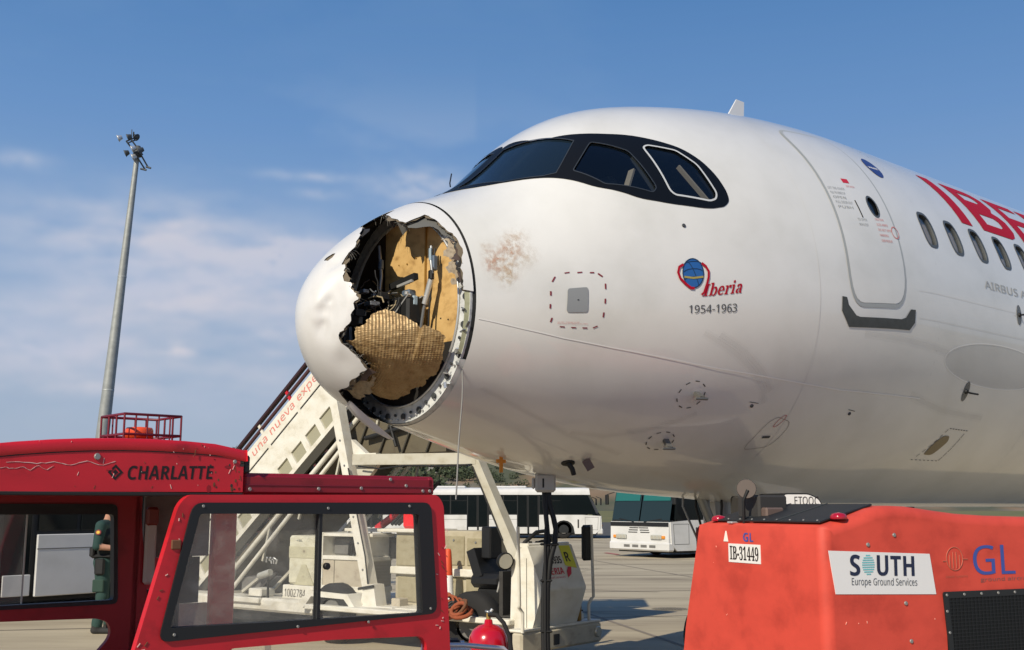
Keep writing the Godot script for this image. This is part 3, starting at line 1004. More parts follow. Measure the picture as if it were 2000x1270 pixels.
func build_nose(A: Node3D) -> void:
	dented = true
	var hole0 := poly([[0.74, 1.74], [0.86, 1.64], [0.929, 1.48], [0.829, 1.459], [0.79, 1.179], [0.802, 1.019], [0.957, 1.024], [0.991, 0.842], [1.006, 0.701], [1.035, 0.646], [1.048, 0.551], [1.033, 0.379], [1.014, 0.183], [1.011, 0.083], [1.13, 0.05], [1.13, -1.75], [0.9, -1.80], [0.712, -1.723], [0.572, -1.613], [0.464, -1.522], [0.468, -1.25], [0.473, -0.989], [0.494, -0.853], [0.436, -0.769], [0.388, -0.727], [0.312, -0.657], [0.308, -0.431], [0.313, -0.363], [0.327, -0.173], [0.337, 0.0], [0.362, 0.06], [0.355, 0.169], [0.33, 0.322], [0.321, 0.455], [0.326, 0.714], [0.342, 0.831], [0.355, 1.041], [0.402, 1.105], [0.454, 1.117], [0.553, 1.324], [0.658, 1.548]])
	var hole := jag(hole0, 0.11, 2, 5)
	var cut := poly([[0.318, 1.42], [0.345, 1.38], [0.375, 1.40], [0.372, 1.47], [0.345, 1.60], [0.325, 1.60]])
	var st := mk()
	skin(st, poly([[XN + 0.000002, -PI], [1.084, -PI], [1.084, PI], [XN + 0.000002, PI]]), [hole, cut], 0.022, 0.05, 0.0, true)
	var radome := obj("nose_cone", st, M.radome, A, false)
	# the laminate behind the white skin, torn a little further in or out
	var hole_in := jag(Geometry2D.offset_polygon(hole0, -0.007)[0], 0.20, 2, 23)
	st = mk()
	skin(st, poly([[XN + 0.01, -PI], [1.065, -PI], [1.065, PI], [XN + 0.01, PI]]), [hole_in], 0.03, 0.07, -0.022, true)
	obj("laminate", st, M.laminate, radome, false)
	var hole_core := jag(Geometry2D.offset_polygon(hole0, -0.004)[0], 0.18, 2, 41)
	st = mk()
	skin(st, poly([[XN + 0.01, -PI], [1.068, -PI], [1.068, PI], [XN + 0.01, PI]]), [hole_core], 0.03, 0.07, -0.009, true)
	obj("core_layer", st, M.core, radome, false)
	# grey torn laminate hanging below the upper rim, beige delaminated strip at the right, brown strip beside it
	patch("torn_laminate", jag(poly([[0.79, 1.28], [0.80, 0.97], [0.86, 0.90], [0.93, 0.86], [0.97, 0.74], [1.02, 0.62], [1.06, 0.6], [1.06, 1.1], [0.95, 1.2]]), 0.12, 2, 3), -0.03, M.laminate_grey, radome, [], 0.05, 0.05)
	patch("torn_foam", jag(poly([[0.95, 0.66], [1.0, 0.66], [1.02, 0.5], [1.015, 0.3], [1.0, 0.12], [0.985, 0.16], [0.965, 0.26], [0.945, 0.36], [0.955, 0.44], [0.935, 0.52]]), 0.35, 3, 9), -0.05, M.foam, radome, [], 0.04, 0.03)
	patch("torn_edge", jag(poly([[1.0, 0.62], [1.045, 0.58], [1.04, 0.4], [1.02, 0.1], [1.0, 0.08], [1.01, 0.3], [1.015, 0.5]]), 0.3, 2, 12), -0.028, M.brown_laminate, radome, [], 0.04, 0.03)
	patch("torn_edge", jag(poly([[0.49, -0.85], [0.56, -0.86], [0.50, -1.1], [0.49, -1.45], [0.46, -1.53], [0.465, -1.0]]), 0.2, 2, 14), -0.03, M.brown_laminate, radome, [], 0.04, 0.04)
	patch("torn_foam", jag(poly([[0.54, -0.95], [0.60, -1.1], [0.60, -1.35], [0.64, -1.5], [0.60, -1.62], [0.48, -1.53], [0.50, -1.2]]), 0.3, 2, 15), -0.055, M.foam_pale, radome, [], 0.04, 0.04)
	patch("primer_strip", poly([[1.022, 0.08], [1.066, 0.08], [1.066, -0.48], [1.03, -0.48]]), -0.014, M.primer, radome, [], 0.03, 0.05)
	# dangling strip of skin under the nose
	var strip := mk()
	var rowu := [[0.58, 2.50, 0.03], [0.66, 2.448, 0.02], [0.76, 2.392, 0.0], [0.88, 2.322, -0.02], [1.03, 2.230, -0.03]]
	var rowl := [[0.58, 2.47, 0.02], [0.66, 2.40, 0.01], [0.76, 2.345, -0.01], [0.88, 2.278, -0.02], [1.03, 2.224, -0.03]]
	for i in 4:
		for e in [[0.0, -0.02], [0.008, -0.05]]:
			var sh := Vector3(0, e[0], e[0] * -3.0)
			var p0 := Vector3(rowu[i][0], rowu[i][1], rowu[i][2]) + sh
			var p1 := Vector3(rowu[i + 1][0], rowu[i + 1][1], rowu[i + 1][2]) + sh
			var p2 := Vector3(rowl[i + 1][0], rowl[i + 1][1], rowl[i + 1][2] + e[1]) + sh
			var p3 := Vector3(rowl[i][0], rowl[i][1], rowl[i][2] + e[1]) + sh
			strip.set_smooth_group(1)
			quad_out(strip, p0, p1, p2, p3, (p0 + p2) / 2.0 - Vector3(0, 0, 1))
	obj("hanging_strip", strip, M.radome, radome)
	# torn flaps curling in along the left rim
	var r := RandomNumberGenerator.new()
	r.seed = 77
	for k in 12:
		var i := r.randi_range(18, hole0.size() - 2)
		var a := hole0[i].lerp(hole0[i + 1], r.randf())
		if a.x > 0.9:
			continue
		var base: Array = skin_at(a.x, a.y, -0.012)
		var toward: Vector3 = (Vector3(0.95, 3.35, 0.25) - base[0]).normalized()
		var side: Vector3 = toward.cross(base[1]).normalized() * r.randf_range(0.012, 0.035)
		var tip: Vector3 = base[0] + toward * r.randf_range(0.03, 0.09) - base[1] * r.randf_range(0.0, 0.05)
		var fl := mk()
		fl.set_smooth_group(-1)
		tri_out(fl, base[0] - side, base[0] + side, tip, base[0] - base[1])
		tri_out(fl, base[0] - side, tip, tip.lerp(base[0], 0.5) - side * 1.4 - base[1] * 0.01, base[0] - base[1])
		obj("torn_flap", fl, M.laminate if k % 3 else M.laminate_grey, radome)
	r.seed = 91
	var fib := mk()
	for k in 150:
		var i := r.randi_range(2, hole0.size() - 1)
		var a := hole0[i].lerp(hole0[(i + 1) % hole0.size()], r.randf())
		if a.x > 1.04:
			continue
		var b0: Array = skin_at(a.x, a.y, -r.randf_range(0.004, 0.024))
		var d: Vector3 = ((Vector3(0.95, 3.3, 0.25) - b0[0]).normalized() + Vector3(r.randf_range(-0.8, 0.8), r.randf_range(-0.9, 0.6), r.randf_range(-0.8, 0.8))).normalized()
		var len := r.randf_range(0.015, 0.06)
		tube(fib, [b0[0] - d * 0.01, b0[0] + d * len * 0.5, b0[0] + d * len + Vector3(0, -0.3 * len, 0)], 0.0022, 4, 0.0008, false)
	obj("frayed_fibres", fib, M.fibre, radome)
	dented = false
	# ---- front pressure bulkhead, gold
	st = mk()
	var Nb := 72
	var bc: Vector3 = Vector3(1.088, 3.262, 0.0)
	for k in Nb:
		var a0 := TAU * k / Nb
		var a1 := TAU * (k + 1) / Nb
		st.set_smooth_group(-1)
		var p0: Vector3 = bc + (pos0(0.972, a0) - bc) * 0.90
		var p1: Vector3 = bc + (pos0(0.972, a1) - bc) * 0.90
		p0.x = 1.088
		p1.x = 1.088
		tri_out(st, bc, p0, p1, bc + Vector3(0.5, 0, 0))
	var bulk := obj("nose_bulkhead", st, M.gold_panel, A)
	# stiffeners and seams on it
	for z in [0.30]:
		bx("stiffener", Vector3(1.070, 2.75, z - 0.006), Vector3(1.087, 3.98 if z < 0.6 else 3.75, z + 0.006), M.gold_edge, bulk)
	r.seed = 31
	for k in 14:
		var y := 2.9 + 0.95 * r.randf()
		var z := -0.4 + 1.05 * r.randf()
		disc("rivet", Vector3(1.087, y, z), Vector3(-1, 0, 0), r.randf_range(0.006, 0.011), 0.006, M.gold_edge if k % 4 else M.black, bulk, 6)
	var rimp := PackedVector2Array()
	for k in 64:
		var e: Vector3 = bc + (pos0(0.972, TAU * k / 64.0) - bc) * 0.895
		rimp.append(Vector2(e.z, e.y))
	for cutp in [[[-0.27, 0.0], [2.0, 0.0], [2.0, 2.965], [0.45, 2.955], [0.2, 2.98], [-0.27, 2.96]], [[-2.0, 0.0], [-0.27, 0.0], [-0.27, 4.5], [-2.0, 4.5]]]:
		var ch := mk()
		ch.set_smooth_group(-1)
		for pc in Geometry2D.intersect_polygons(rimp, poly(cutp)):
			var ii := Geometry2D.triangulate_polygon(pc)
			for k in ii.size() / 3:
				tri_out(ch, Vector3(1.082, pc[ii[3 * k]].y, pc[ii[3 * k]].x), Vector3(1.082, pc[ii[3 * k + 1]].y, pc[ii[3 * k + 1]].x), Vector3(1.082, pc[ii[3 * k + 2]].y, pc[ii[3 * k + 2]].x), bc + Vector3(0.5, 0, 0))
		obj("shade_panel", ch, M.void_black if cutp[0][0] > -1.0 else M.shade_brown, bulk)  # flat panels with deep shade and the dark hollow put into their colour
	# flange ring round the bulkhead with its bolt holes
	var fl := mk()
	var bore := []
	fl.set_smooth_group(-1)
	var c2 := Vector3(1.07, 3.262, 0)
	for k in 120:
		var a0 := TAU * k / 120.0
		var a1 := TAU * (k + 1) / 120.0
		var q := []
		for e in [[0.845, a0], [0.985, a0], [0.985, a1], [0.845, a1]]:
			var p: Vector3 = c2 + (pos0(0.965, e[1]) - c2) * e[0]
			p.x = 1.066
			q.append(p)
		quad_out(fl, q[0], q[1], q[2], q[3], c2 + Vector3(0.4, 0, 0))
		quad_out(fl, q[0], q[3], q[3] + Vector3(0.03, 0, 0), q[0] + Vector3(0.03, 0, 0), q[0] * 2.0 - c2 + Vector3(0.015, 0, 0))
		quad_out(fl, q[1], q[2], q[2] + Vector3(0.05, 0, 0), q[1] + Vector3(0.05, 0, 0), c2)
	var ring := obj("bulkhead_ring", fl, M.ring_grey, A)
	var lipst := mk()
	var lp := []
	for k in 97:
		var p: Vector3 = c2 + (pos0(0.965, TAU * k / 96.0) - c2) * 0.842
		p.x = 1.056
		lp.append(p)
	tube(lipst, lp, 0.009, 6, -1.0, false)
	obj("ring_lip", lipst, M.ring_bright, ring)
	for k in 26:
		var a := -2.4 + 3.2 * k / 25.0
		var p: Vector3 = c2 + (pos0(0.965, a) - c2) * (0.915 + 0.016 * (k % 2))
		p.x = 1.058
		disc("bolt_hole", p, Vector3(-1, 0, 0), 0.026 if k % 2 else 0.012, 0.012, M.hole_dark, ring, 12)
	for k in 40:
		var a := -2.6 + 3.9 * k / 39.0
		var p: Vector3 = c2 + (pos0(0.965, a) - c2) * 0.955
		p.x = 1.06
		disc("bolt", p, Vector3(-1, 0, 0), 0.009, 0.012, M.ring_bright, ring, 6)
	r.seed = 12
	for k in 10:
		var a := -0.85 + 0.85 * r.randf()
		var p: Vector3 = c2 + (pos0(0.965, a) - c2) * r.randf_range(0.93, 1.0)
		p.x = r.randf_range(1.02, 1.06)
		var d := Vector3(r.randf_range(-0.3, 0.3), r.randf_range(-1, 1), r.randf_range(-1, 1)).normalized() * r.randf_range(0.015, 0.04)
		strut("broken_bracket", p - d, p + d, 0.02, 0.008, M.ring_bright if k % 2 else M.gear_metal, ring)
	# dark seal in the gap between nose cone and fuselage, bright fuselage lip
	st = mk()
	skin(st, poly([[1.045, -0.52], [1.14, -0.52], [1.14, 3.75], [1.045, 3.75]]), [], 0.05, 0.08, -0.018)
	obj("joint_seal", st, M.seal_black, A, false)
	patch("ring_rim", poly([[1.064, -2.53], [1.108, -2.53], [1.108, -0.52], [1.064, -0.52]]), -0.006, M.ring_grey, A, [], 0.05, 0.07)
	honey_noise.seed = 6
	honey_noise.frequency = 0.25
	# ---- honeycomb sheet torn off and sagging inside
	var gold := poly([[0.315, -0.62], [0.345, -0.36], [0.40, -0.22], [0.455, -0.09], [0.50, -0.055], [0.555, -0.09], [0.60, -0.13], [0.663, -0.185], [0.715, -0.22], [0.745, -0.275], [0.77, -0.235], [0.85, -0.28], [0.925, -0.345], [0.945, -0.532], [0.97, -0.74], [0.97, -0.95], [0.955, -1.25], [0.92, -1.43], [0.83, -1.50], [0.72, -1.54], [0.62, -1.60], [0.55, -1.5], [0.55, -1.1], [0.52, -0.95], [0.47, -0.84], [0.40, -0.77]])
	st = mk()
	var bump := func(X: float, th: float) -> float:
		var under := smoothstep(-0.50, -1.15, th)
		var a := sin((X * 1.0 + th * 0.10) * TAU / 0.021)
		var b := sin((th * 0.9 - X * 0.25) * TAU / 0.021)
		var top := smoothstep(-0.55, -0.05, th)
		var split := 0.03 * smoothstep(0.74, 0.76, X) * smoothstep(-0.75, -0.2, th)
		var rough := honey_noise.get_noise_2d(X * 60.0, th * 60.0)
		var wob := honey_noise.get_noise_2d(X * 9.0 + 50.0, th * 9.0)
		a *= 0.65 + 0.7 * rough
		b *= 0.65 + 0.7 * wob
		return 0.014 * wob + 0.003 * rough + 0.0032 * a * (0.45 + 0.55 * maxf(b, top)) + 0.0022 * b * (1.0 - top) - 0.06 * top * top + split + 0.012 * sin(X * 9.0 + th * 4.0) - 0.10 * under
	skin(st, jag(gold, 0.16, 3, 19), [], 0.0042, 0.0058, -0.06, false, bump)
	obj("honeycomb_sheet", st, M.honeycomb, A)
	# ---- wrecked radar gear: mount, strut, boxes, wires
	rod("radar_strut", [Vector3(1.0, 3.72, 0.476), Vector3(0.99, 3.60, 0.49), Vector3(0.98, 3.50, 0.52), Vector3(0.98, 3.36, 0.475), Vector3(0.98, 3.22, 0.415), Vector3(0.98, 3.02, 0.37)], 0.014, M.gear_metal, A, 8)
	rod("radar_strut", [Vector3(0.985, 3.47, 0.508), Vector3(0.975, 3.26, 0.435)], 0.024, M.ring_bright, A, 10)
	rod("radar_strut", [Vector3(1.02, 3.70, 0.50), Vector3(0.99, 3.52, 0.52), Vector3(1.0, 3.22, 0.46), Vector3(1.0, 2.98, 0.45)], 0.009, M.black, A, 6)
	bx("strut_bracket", Vector3(0.985, 3.52, 0.492), Vector3(1.03, 3.64, 0.528), M.blue_grey, A, 0.008)
	bx("strut_bracket", Vector3(0.975, 3.60, 0.475), Vector3(0.99, 3.70, 0.50), M.pale_blue, A, 0.004)
	bx("strut_bracket", Vector3(0.96, 3.44, 0.485), Vector3(1.0, 3.52, 0.53), M.black, A, 0.01)
	rod("radar_strut", [Vector3(1.0, 3.85, -0.25), Vector3(0.98, 3.58, -0.18), Vector3(0.98, 3.40, -0.2)], 0.016, M.gear_metal, A, 8)
	rod("radar_strut", [Vector3(1.0, 3.72, -0.22), Vector3(0.985, 3.64, -0.195)], 0.024, M.blue_grey, A, 8)
	strut("mount_beam", Vector3(0.9, 3.435, 0.08), Vector3(0.9, 3.475, 0.42), 0.04, 0.05, M.black, A)
	strut("mount_beam", Vector3(0.88, 3.420, 0.2), Vector3(0.88, 3.440, 0.40), 0.02, 0.02, M.ring_bright, A)
	bx("radar_box", Vector3(0.90, 3.30, 0.22), Vector3(0.98, 3.39, 0.32), M.blue_grey, A, 0.012)
	bx("radar_box", Vector3(0.90, 3.25, 0.33), Vector3(0.95, 3.33, 0.385), M.pale_blue, A, 0.01)
	bx("connector", Vector3(0.88, 3.27, 0.25), Vector3(0.905, 3.31, 0.29), M.black, A, 0.004)
	bx("connector", Vector3(0.88, 3.34, 0.29), Vector3(0.905, 3.37, 0.315), M.ring_bright, A, 0.004)
	bx("radar_box", Vector3(0.85, 3.10, -0.05), Vector3(1.0, 3.33, 0.38), M.black, A, 0.02)
	strut("mount_beam", Vector3(0.86, 3.19, 0.20), Vector3(0.86, 3.33, 0.39), 0.03, 0.012, M.ring_bright, A)
	r.seed = 55
	for k in 46:
		var p := Vector3(r.randf_range(0.62, 0.95), r.randf_range(3.22, 3.40), r.randf_range(-0.28, 0.30))
		var pts := [p]
		var d := Vector3(r.randf_range(-0.3, 0.3), r.randf_range(-0.6, 0.5), r.randf_range(-1, 1)).normalized()
		for j in 4:
			d = (d + Vector3(r.randf_range(-0.6, 0.6), r.randf_range(-0.7, 0.4), r.randf_range(-0.6, 0.6))).normalized()
			p += d * r.randf_range(0.03, 0.07)
			pts.append(p)
		rod("loose_wire", pts, r.randf_range(0.003, 0.007), [M.black, M.black, M.gear_metal, M.wire_tan][k % 4], A, 5)
	for k in 16:
		var p := Vector3(r.randf_range(0.5, 0.85), r.randf_range(3.12, 3.36), r.randf_range(-0.15, 0.22))
		var e := Vector3(r.randf_range(0.01, 0.05), r.randf_range(0.01, 0.05), r.randf_range(0.01, 0.05))
		bx("debris_block", p - e, p + e, [M.black, M.laminate, M.gear_metal][k % 3], A, 0.004)
	# lead hanging from the ring
	var wpts := []
	for k in 12:
		var t := k / 11.0
		wpts.append(Vector3(1.10 + 0.015 * sin(t * 5.0), lerpf(2.80, 1.75, t), 0.745 - 0.04 * t + 0.008 * sin(t * 9.0)))
	rod("hanging_lead", wpts, 0.006, M.lead_grey, A, 6)

# ---------------------------------------------------------------- red tow tractor in front
func build_tractor() -> void:
	var t := thing("tow_tractor", "red tow tractor with a scratched roof, black lettering and an orange beacon", "tow tractor", Vector3(-1.209, 0, -5.0), 41.5)
	t.scale = Vector3(0.955, 1.0, 1.0)
	# roof: fascia plate with a curved top edge, cover, rolled rim
	var topy := func(x: float) -> float:
		var d := clampf(x + 0.45, -0.72, 0.72)
		return 1.982 - 0.10 * d * d
	var fas := [[0.012, 1.762], [0.012, 1.905], [-0.01, 1.922]]
	for k in 15:
		var x := lerpf(-0.05, -2.2, k / 14.0)
		fas.append([x, topy.call(x) - 0.045])
	fas.append([-2.2, 1.75])
	var roof := sheet("roof_fascia", poly(fas), [], -0.028, 0.0, M.red_worn, t)
	sheet("roof_fascia", poly(fas), [], -1.228, -1.2, M.red_worn, t)
	var st := mk()
	st.set_smooth_group(1)
	var prof := []
	for k in 16:
		var x := lerpf(0.022, -2.2, k / 15.0)
		var y: float = topy.call(x) - (0.012 if k == 0 else 0.0)
		prof.append(Vector2(x, y))
	for k in 15:
		var a: Vector2 = prof[k]
		var b: Vector2 = prof[k + 1]
		var rows := [[0.002, -0.052], [0.006, -0.044], [0.007, -0.018], [0.001, -0.004], [-0.02, 0.0], [-1.2, 0.0], [-1.222, -0.016], [-1.222, -0.052]]
		for j in rows.size() - 1:
			var r0: Array = rows[j]
			var r1: Array = rows[j + 1]
			quad_out(st, Vector3(a.x, a.y + r0[1], r0[0]), Vector3(b.x, b.y + r0[1], r0[0]), Vector3(b.x, b.y + r1[1], r1[0]), Vector3(a.x, a.y + r1[1], r1[0]), Vector3((a.x + b.x) / 2.0, 1.7, -0.6))
	st.set_smooth_group(-1)
	quad_out(st, Vector3(0.022, prof[0].y, 0.012), Vector3(0.022, prof[0].y - 0.05, 0.02), Vector3(0.022, prof[0].y - 0.05, -1.22), Vector3(0.022, prof[0].y, -1.2), Vector3(-0.5, 1.9, -0.6))
	obj("roof_cover", st, M.red_worn, t)
	bx("roof_end", Vector3(-0.012, 1.765, -1.2), Vector3(0.010, 1.905, -0.03), M.red_worn, t, 0.004)
	bx("roof_lining", Vector3(-2.2, 1.755, -1.195), Vector3(-0.015, 1.762, -0.03), M.black, t)
	bx("rubber_trim", Vector3(-2.2, 1.742, -0.02), Vector3(0.012, 1.757, 0.004), M.rubber, t, 0.003)
	bx("hinge_block", Vector3(0.014, 1.845, -0.06), Vector3(0.05, 1.925, -0.004), M.black, t, 0.008)
	for p in [[-0.68, 1.90, 0.014], [0.0 - 0.035, 1.895, 0.009]]:
		disc("roof_bolt", Vector3(p[0], p[1], -0.001), Vector3(0, 0, 1), p[2], 0.008, M.bolt, roof, 12)
	st = mk()
	for k in 22:
		var xa := lerpf(0.010, -2.15, k / 22.0)
		var xb := lerpf(0.010, -2.15, (k + 1) / 22.0)
		bar(st, Vector3(xa, topy.call(xa) - 0.053, 0.001), Vector3(xb, topy.call(xb) - 0.053, 0.001), 0.003, 0.005, Vector3.UP)
	obj("roof_groove", st, M.rubber, roof)
	var rr := RandomNumberGenerator.new()
	rr.seed = 64
	for k in 26:
		var q := Vector3(0.004 - 0.17 * pow(rr.randf(), 2.2), 1.768 + 0.135 * pow(rr.randf(), 1.6), 0.0)
		var sz := 0.003 + 0.010 * pow(rr.randf(), 3.0)
		sheet("rust_patch", jag(ellipse(0, 0, sz * rr.randf_range(0.6, 1.6), sz * RS * rr.randf_range(0.6, 1.8), 7), 0.35, 2, k), [], 0.0, 0.0006, [M.rust, M.red_dark, M.grime_dark][k % 3], roof, Transform3D(Basis(), q))
	# lettering and diamond emblem
	write("lettering", "CHARLATTE", 0.400, 0.058, Transform3D(Basis(), Vector3(-0.545, 1.808, 0.0012)).rotated_local(Vector3(0, 0, 1), 0.022), M.black_print, roof, true, 0.12)
	for e in [[0.034, 0.020], [0.012, 0.0]]:
		var sq := poly([[-e[0], 0], [0, -e[0] * 0.95], [e[0], 0], [0, e[0] * 0.95]])
		var hl := []
		if e[1] > 0.0:
			hl = [poly([[-e[1], 0], [0, -e[1]], [e[1], 0], [0, e[1]]])]
		sheet("emblem", sq, hl, 0.0, 0.0008, M.black_print, roof, Transform3D(Basis(), Vector3(-0.597, 1.838, 0.0005)))
	bx("emblem_cut", Vector3(-0.640, 1.846, 0.0), Vector3(-0.612, 1.853, 0.0016), M.red_plain, roof)
	# long scratches and chips in the paint
	var r := RandomNumberGenerator.new()
	r.seed = 4
	for sc in [[-1.05, 1.868, -0.60, 0.006], [-1.08, 1.845, -0.86, 0.004]]:
		st = mk()
		var px := 0.0
		var last := Vector3(sc[0], sc[1], 0.001)
		var n := 26
		for k in n:
			var x: float = lerpf(sc[0], sc[2], (k + 1.0) / n)
			var nx := Vector3(x, sc[1] + 0.008 * sin(k * 0.8) * (1.0 if k > 12 else 0.3) + r.randf_range(-0.002, 0.002) + 0.006 * k / n, 0.001)
			bar(st, last, nx, 0.0015, sc[3] * r.randf_range(0.15, 0.5), Vector3.UP)
			last = nx
		obj("scratch", st, M.scratch, roof)
	for k in 30:
		var x := -1.1 + 1.1 * pow(r.randf(), 0.5)
		var y := 1.775 + 0.19 * r.randf()
		st = mk()
		var zz := 0.0005 if y < 1.915 else 0.0075
		var d := Vector3(r.randf_range(-0.006, 0.006), r.randf_range(-0.014, 0.014), 0) * (pow(r.randf(), 2.0) + 0.12)
		bar(st, Vector3(x, y, zz) - d, Vector3(x, y, zz) + d, 0.002, 0.0015 + 0.002 * r.randf(), Vector3(0, 0, 1))
		obj("paint_chip", st, [M.scratch, M.rust, M.scratch][k % 3], roof)
	# beacon in its cage
	var cage := mk()
	for y in [2.012, 2.10]:
		tube(cage, [Vector3(-0.475, y, -0.22), Vector3(-0.20, y, -0.22), Vector3(-0.20, y, -0.48), Vector3(-0.475, y, -0.48), Vector3(-0.475, y, -0.22)], 0.006, 6)
	for k in 6:
		var x := lerpf(-0.475, -0.20, k / 5.0)
		for z in [-0.22, -0.48]:
			tube(cage, [Vector3(x, 1.97, z), Vector3(x, 2.10, z)], 0.004, 5)
	for k in 4:
		var z := lerpf(-0.22, -0.48, k / 3.0)
		for x in [-0.475, -0.20]:
			tube(cage, [Vector3(x, 1.97, z), Vector3(x, 2.10, z)], 0.005, 5)
	obj("beacon_cage", cage, M.maroon, t)
	var bc := mk()
	lathe(bc, Vector3(-0.345, 1.975, -0.35), Vector3.UP, [Vector2(0.0, 0.0), Vector2(0.075, 0.0), Vector2(0.075, 0.02), Vector2(0.066, 0.022), Vector2(0.064, 0.065), Vector2(0.058, 0.075), Vector2(0.0, 0.08)], 24)
	obj("beacon", bc, M.beacon, t)
	# lower roof over the bonnet end
	var hd := mk()
	box(hd, Vector3(0.026, 1.752, -0.05), Vector3(1.142, 1.842, -0.012), 0.012)
	box(hd, Vector3(0.026, 1.752, -1.19), Vector3(1.142, 1.842, -1.15), 0.012)
	box(hd, Vector3(1.10, 1.752, -1.19), Vector3(1.150, 1.845, -0.012), 0.012)
	box(hd, Vector3(0.026, 1.825, -1.18), Vector3(1.142, 1.848, -0.02), 0.008)
	var head := obj("header_rail", hd, M.red_worn_reflect, t)
	for p in [[0.055, 1.775], [0.43, 1.78], [0.68, 1.785], [0.96, 1.80], [1.07, 1.775], [1.115, 1.775], [0.86, 1.83]]:
		disc("roof_bolt", Vector3(p[0], p[1], -0.013), Vector3(0, 0, 1), 0.009, 0.006, M.bolt, head, 10)
	bx("header_bead", Vector3(0.03, 1.790, -0.013), Vector3(1.13, 1.797, -0.009), M.maroon, head, 0.002)
	# near side door with its big window
	var outer := rounded(poly([[-0.60, 0.72], [-0.318, 1.705], [-0.275, 1.748], [1.13, 1.757], [1.172, 1.71], [1.245, 0.72]]), 0.03, 3)
	var blk := rounded(poly([[-0.385, 1.145], [-0.252, 1.715], [1.082, 1.718], [1.130, 1.174]]), 0.05, 4)
	var gl := rounded(poly([[-0.335, 1.200], [-0.218, 1.668], [1.003, 1.660], [1.036, 1.182]]), 0.015, 3)
	var low := rounded(poly([[-0.12, 0.84], [-0.06, 1.094], [0.494, 1.092], [1.035, 1.07], [1.07, 1.035], [1.075, 0.84]]), 0.04, 4)
	var door := sheet("door", outer, [blk, low], 0.0, 0.036, M.red_worn, t)
	var gask := sheet("window_gasket", blk, [gl], -0.005, 0.046, M.gasket, door)
	bx("centre_bar", Vector3(0.404, 1.172, 0.006), Vector3(0.426, 1.668, 0.040), M.gasket, door, 0.003)
	sheet("pane", poly([[-0.335, 1.200], [-0.218, 1.668], [0.41, 1.664], [0.41, 1.185]]), [], 0.012, 0.016, M.dirty_glass, door)
	sheet("pane", poly([[0.41, 1.185], [0.41, 1.664], [1.003, 1.660], [1.036, 1.182]]), [], 0.022, 0.026, M.clear_glass, door)
	sheet("dust_film", poly([[-0.325, 1.205], [-0.215, 1.664], [0.40, 1.660], [0.40, 1.190]]), [], 0.0185, 0.0190, M.dust_film, door)
	sheet("lower_pane", low, [], 0.010, 0.014, M.clear_glass, door)
	disc("latch_knob", Vector3(0.458, 1.425, 0.026), Vector3(0, 0, 1), 0.016, 0.02, M.black, door, 14)
	for p in [[-0.205, 1.700], [0.94, 1.70], [1.085, 1.20], [-0.315, 1.172], [0.30, 1.165], [0.7, 1.16], [0.45, 1.69]]:
		disc("screw", Vector3(p[0], p[1], 0.046), Vector3(0, 0, 1), 0.007, 0.004, M.bolt, door, 8)
	bx("hinge", Vector3(-0.345, 1.52, 0.030), Vector3(-0.30, 1.56, 0.044), M.rust, door, 0.004)
	r.seed = 8
	for k in 26:
		var along := r.randf()
		var x := lerpf(-0.5, -0.30, along) + 0.035 * r.randf() if k < 10 else r.randf_range(1.13, 1.20)
		var y := lerpf(1.05, 1.70, along) if k < 10 else r.randf_range(1.0, 1.7)
		st = mk()
		var d := Vector3(r.randf_range(-0.008, 0.008), r.randf_range(-0.01, 0.01), 0)
		bar(st, Vector3(x, y, 0.038) - d, Vector3(x, y, 0.038) + d, 0.003, 0.003, Vector3(0, 0, 1))
		obj("paint_chip", st, M.scratch if k % 2 else M.rust, door)
	# far side of the cab, in the shade of the roof
	var far := poly([[-2.2, 0.72], [-2.2, 1.755], [0.085, 1.755], [0.16, 1.2], [0.23, 0.72]])
	var fb := rounded(poly([[-1.6, 1.228], [-1.6, 1.712], [-0.037, 1.710], [-0.007, 1.221]]), 0.03, 3)
	var fg := rounded(poly([[-1.55, 1.246], [-1.55, 1.662], [-0.055, 1.660], [-0.030, 1.242]]), 0.02, 3)
	var fl := rounded(poly([[-1.5, 1.195], [-0.11, 1.157], [-0.050, 1.137], [-0.030, 1.09], [-0.045, 1.05], [-0.087, 1.007], [-0.17, 0.90], [-1.5, 0.90]]), 0.02, 3)
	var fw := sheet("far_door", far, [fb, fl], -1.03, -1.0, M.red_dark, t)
	sheet("window_gasket", fb, [fg], -1.035, -0.99, M.gasket, fw)
	bx("pane_edge", Vector3(-0.49, 1.246, -1.012), Vector3(-0.483, 1.66, -1.006), M.clear_edge, fw)
	sheet("pane", poly([[-1.55, 1.246], [-1.55, 1.662], [-0.49, 1.661], [-0.49, 1.244]]), [], -1.012, -1.008, M.dirty_glass, fw)
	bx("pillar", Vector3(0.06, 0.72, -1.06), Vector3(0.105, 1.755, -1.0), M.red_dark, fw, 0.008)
	var lamp := bx("interior_lamp", Vector3(0.118, 1.31, -1.0), Vector3(0.180, 1.69, -0.97), M.lamp_grey, t, 0.012)
	bx("lamp_cap", Vector3(0.116, 1.60, -1.0), Vector3(0.184, 1.695, -0.962), M.lamp_red, lamp, 0.012)
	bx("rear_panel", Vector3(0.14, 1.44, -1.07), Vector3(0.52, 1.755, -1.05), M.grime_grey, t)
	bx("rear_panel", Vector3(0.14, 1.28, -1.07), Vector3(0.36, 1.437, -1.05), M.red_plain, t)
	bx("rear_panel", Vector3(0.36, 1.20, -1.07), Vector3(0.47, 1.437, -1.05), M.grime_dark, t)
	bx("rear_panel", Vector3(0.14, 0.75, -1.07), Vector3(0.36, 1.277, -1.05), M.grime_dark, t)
	bx("rear_panel", Vector3(0.36, 0.75, -1.07), Vector3(0.525, 1.197, -1.05), M.beige, t)
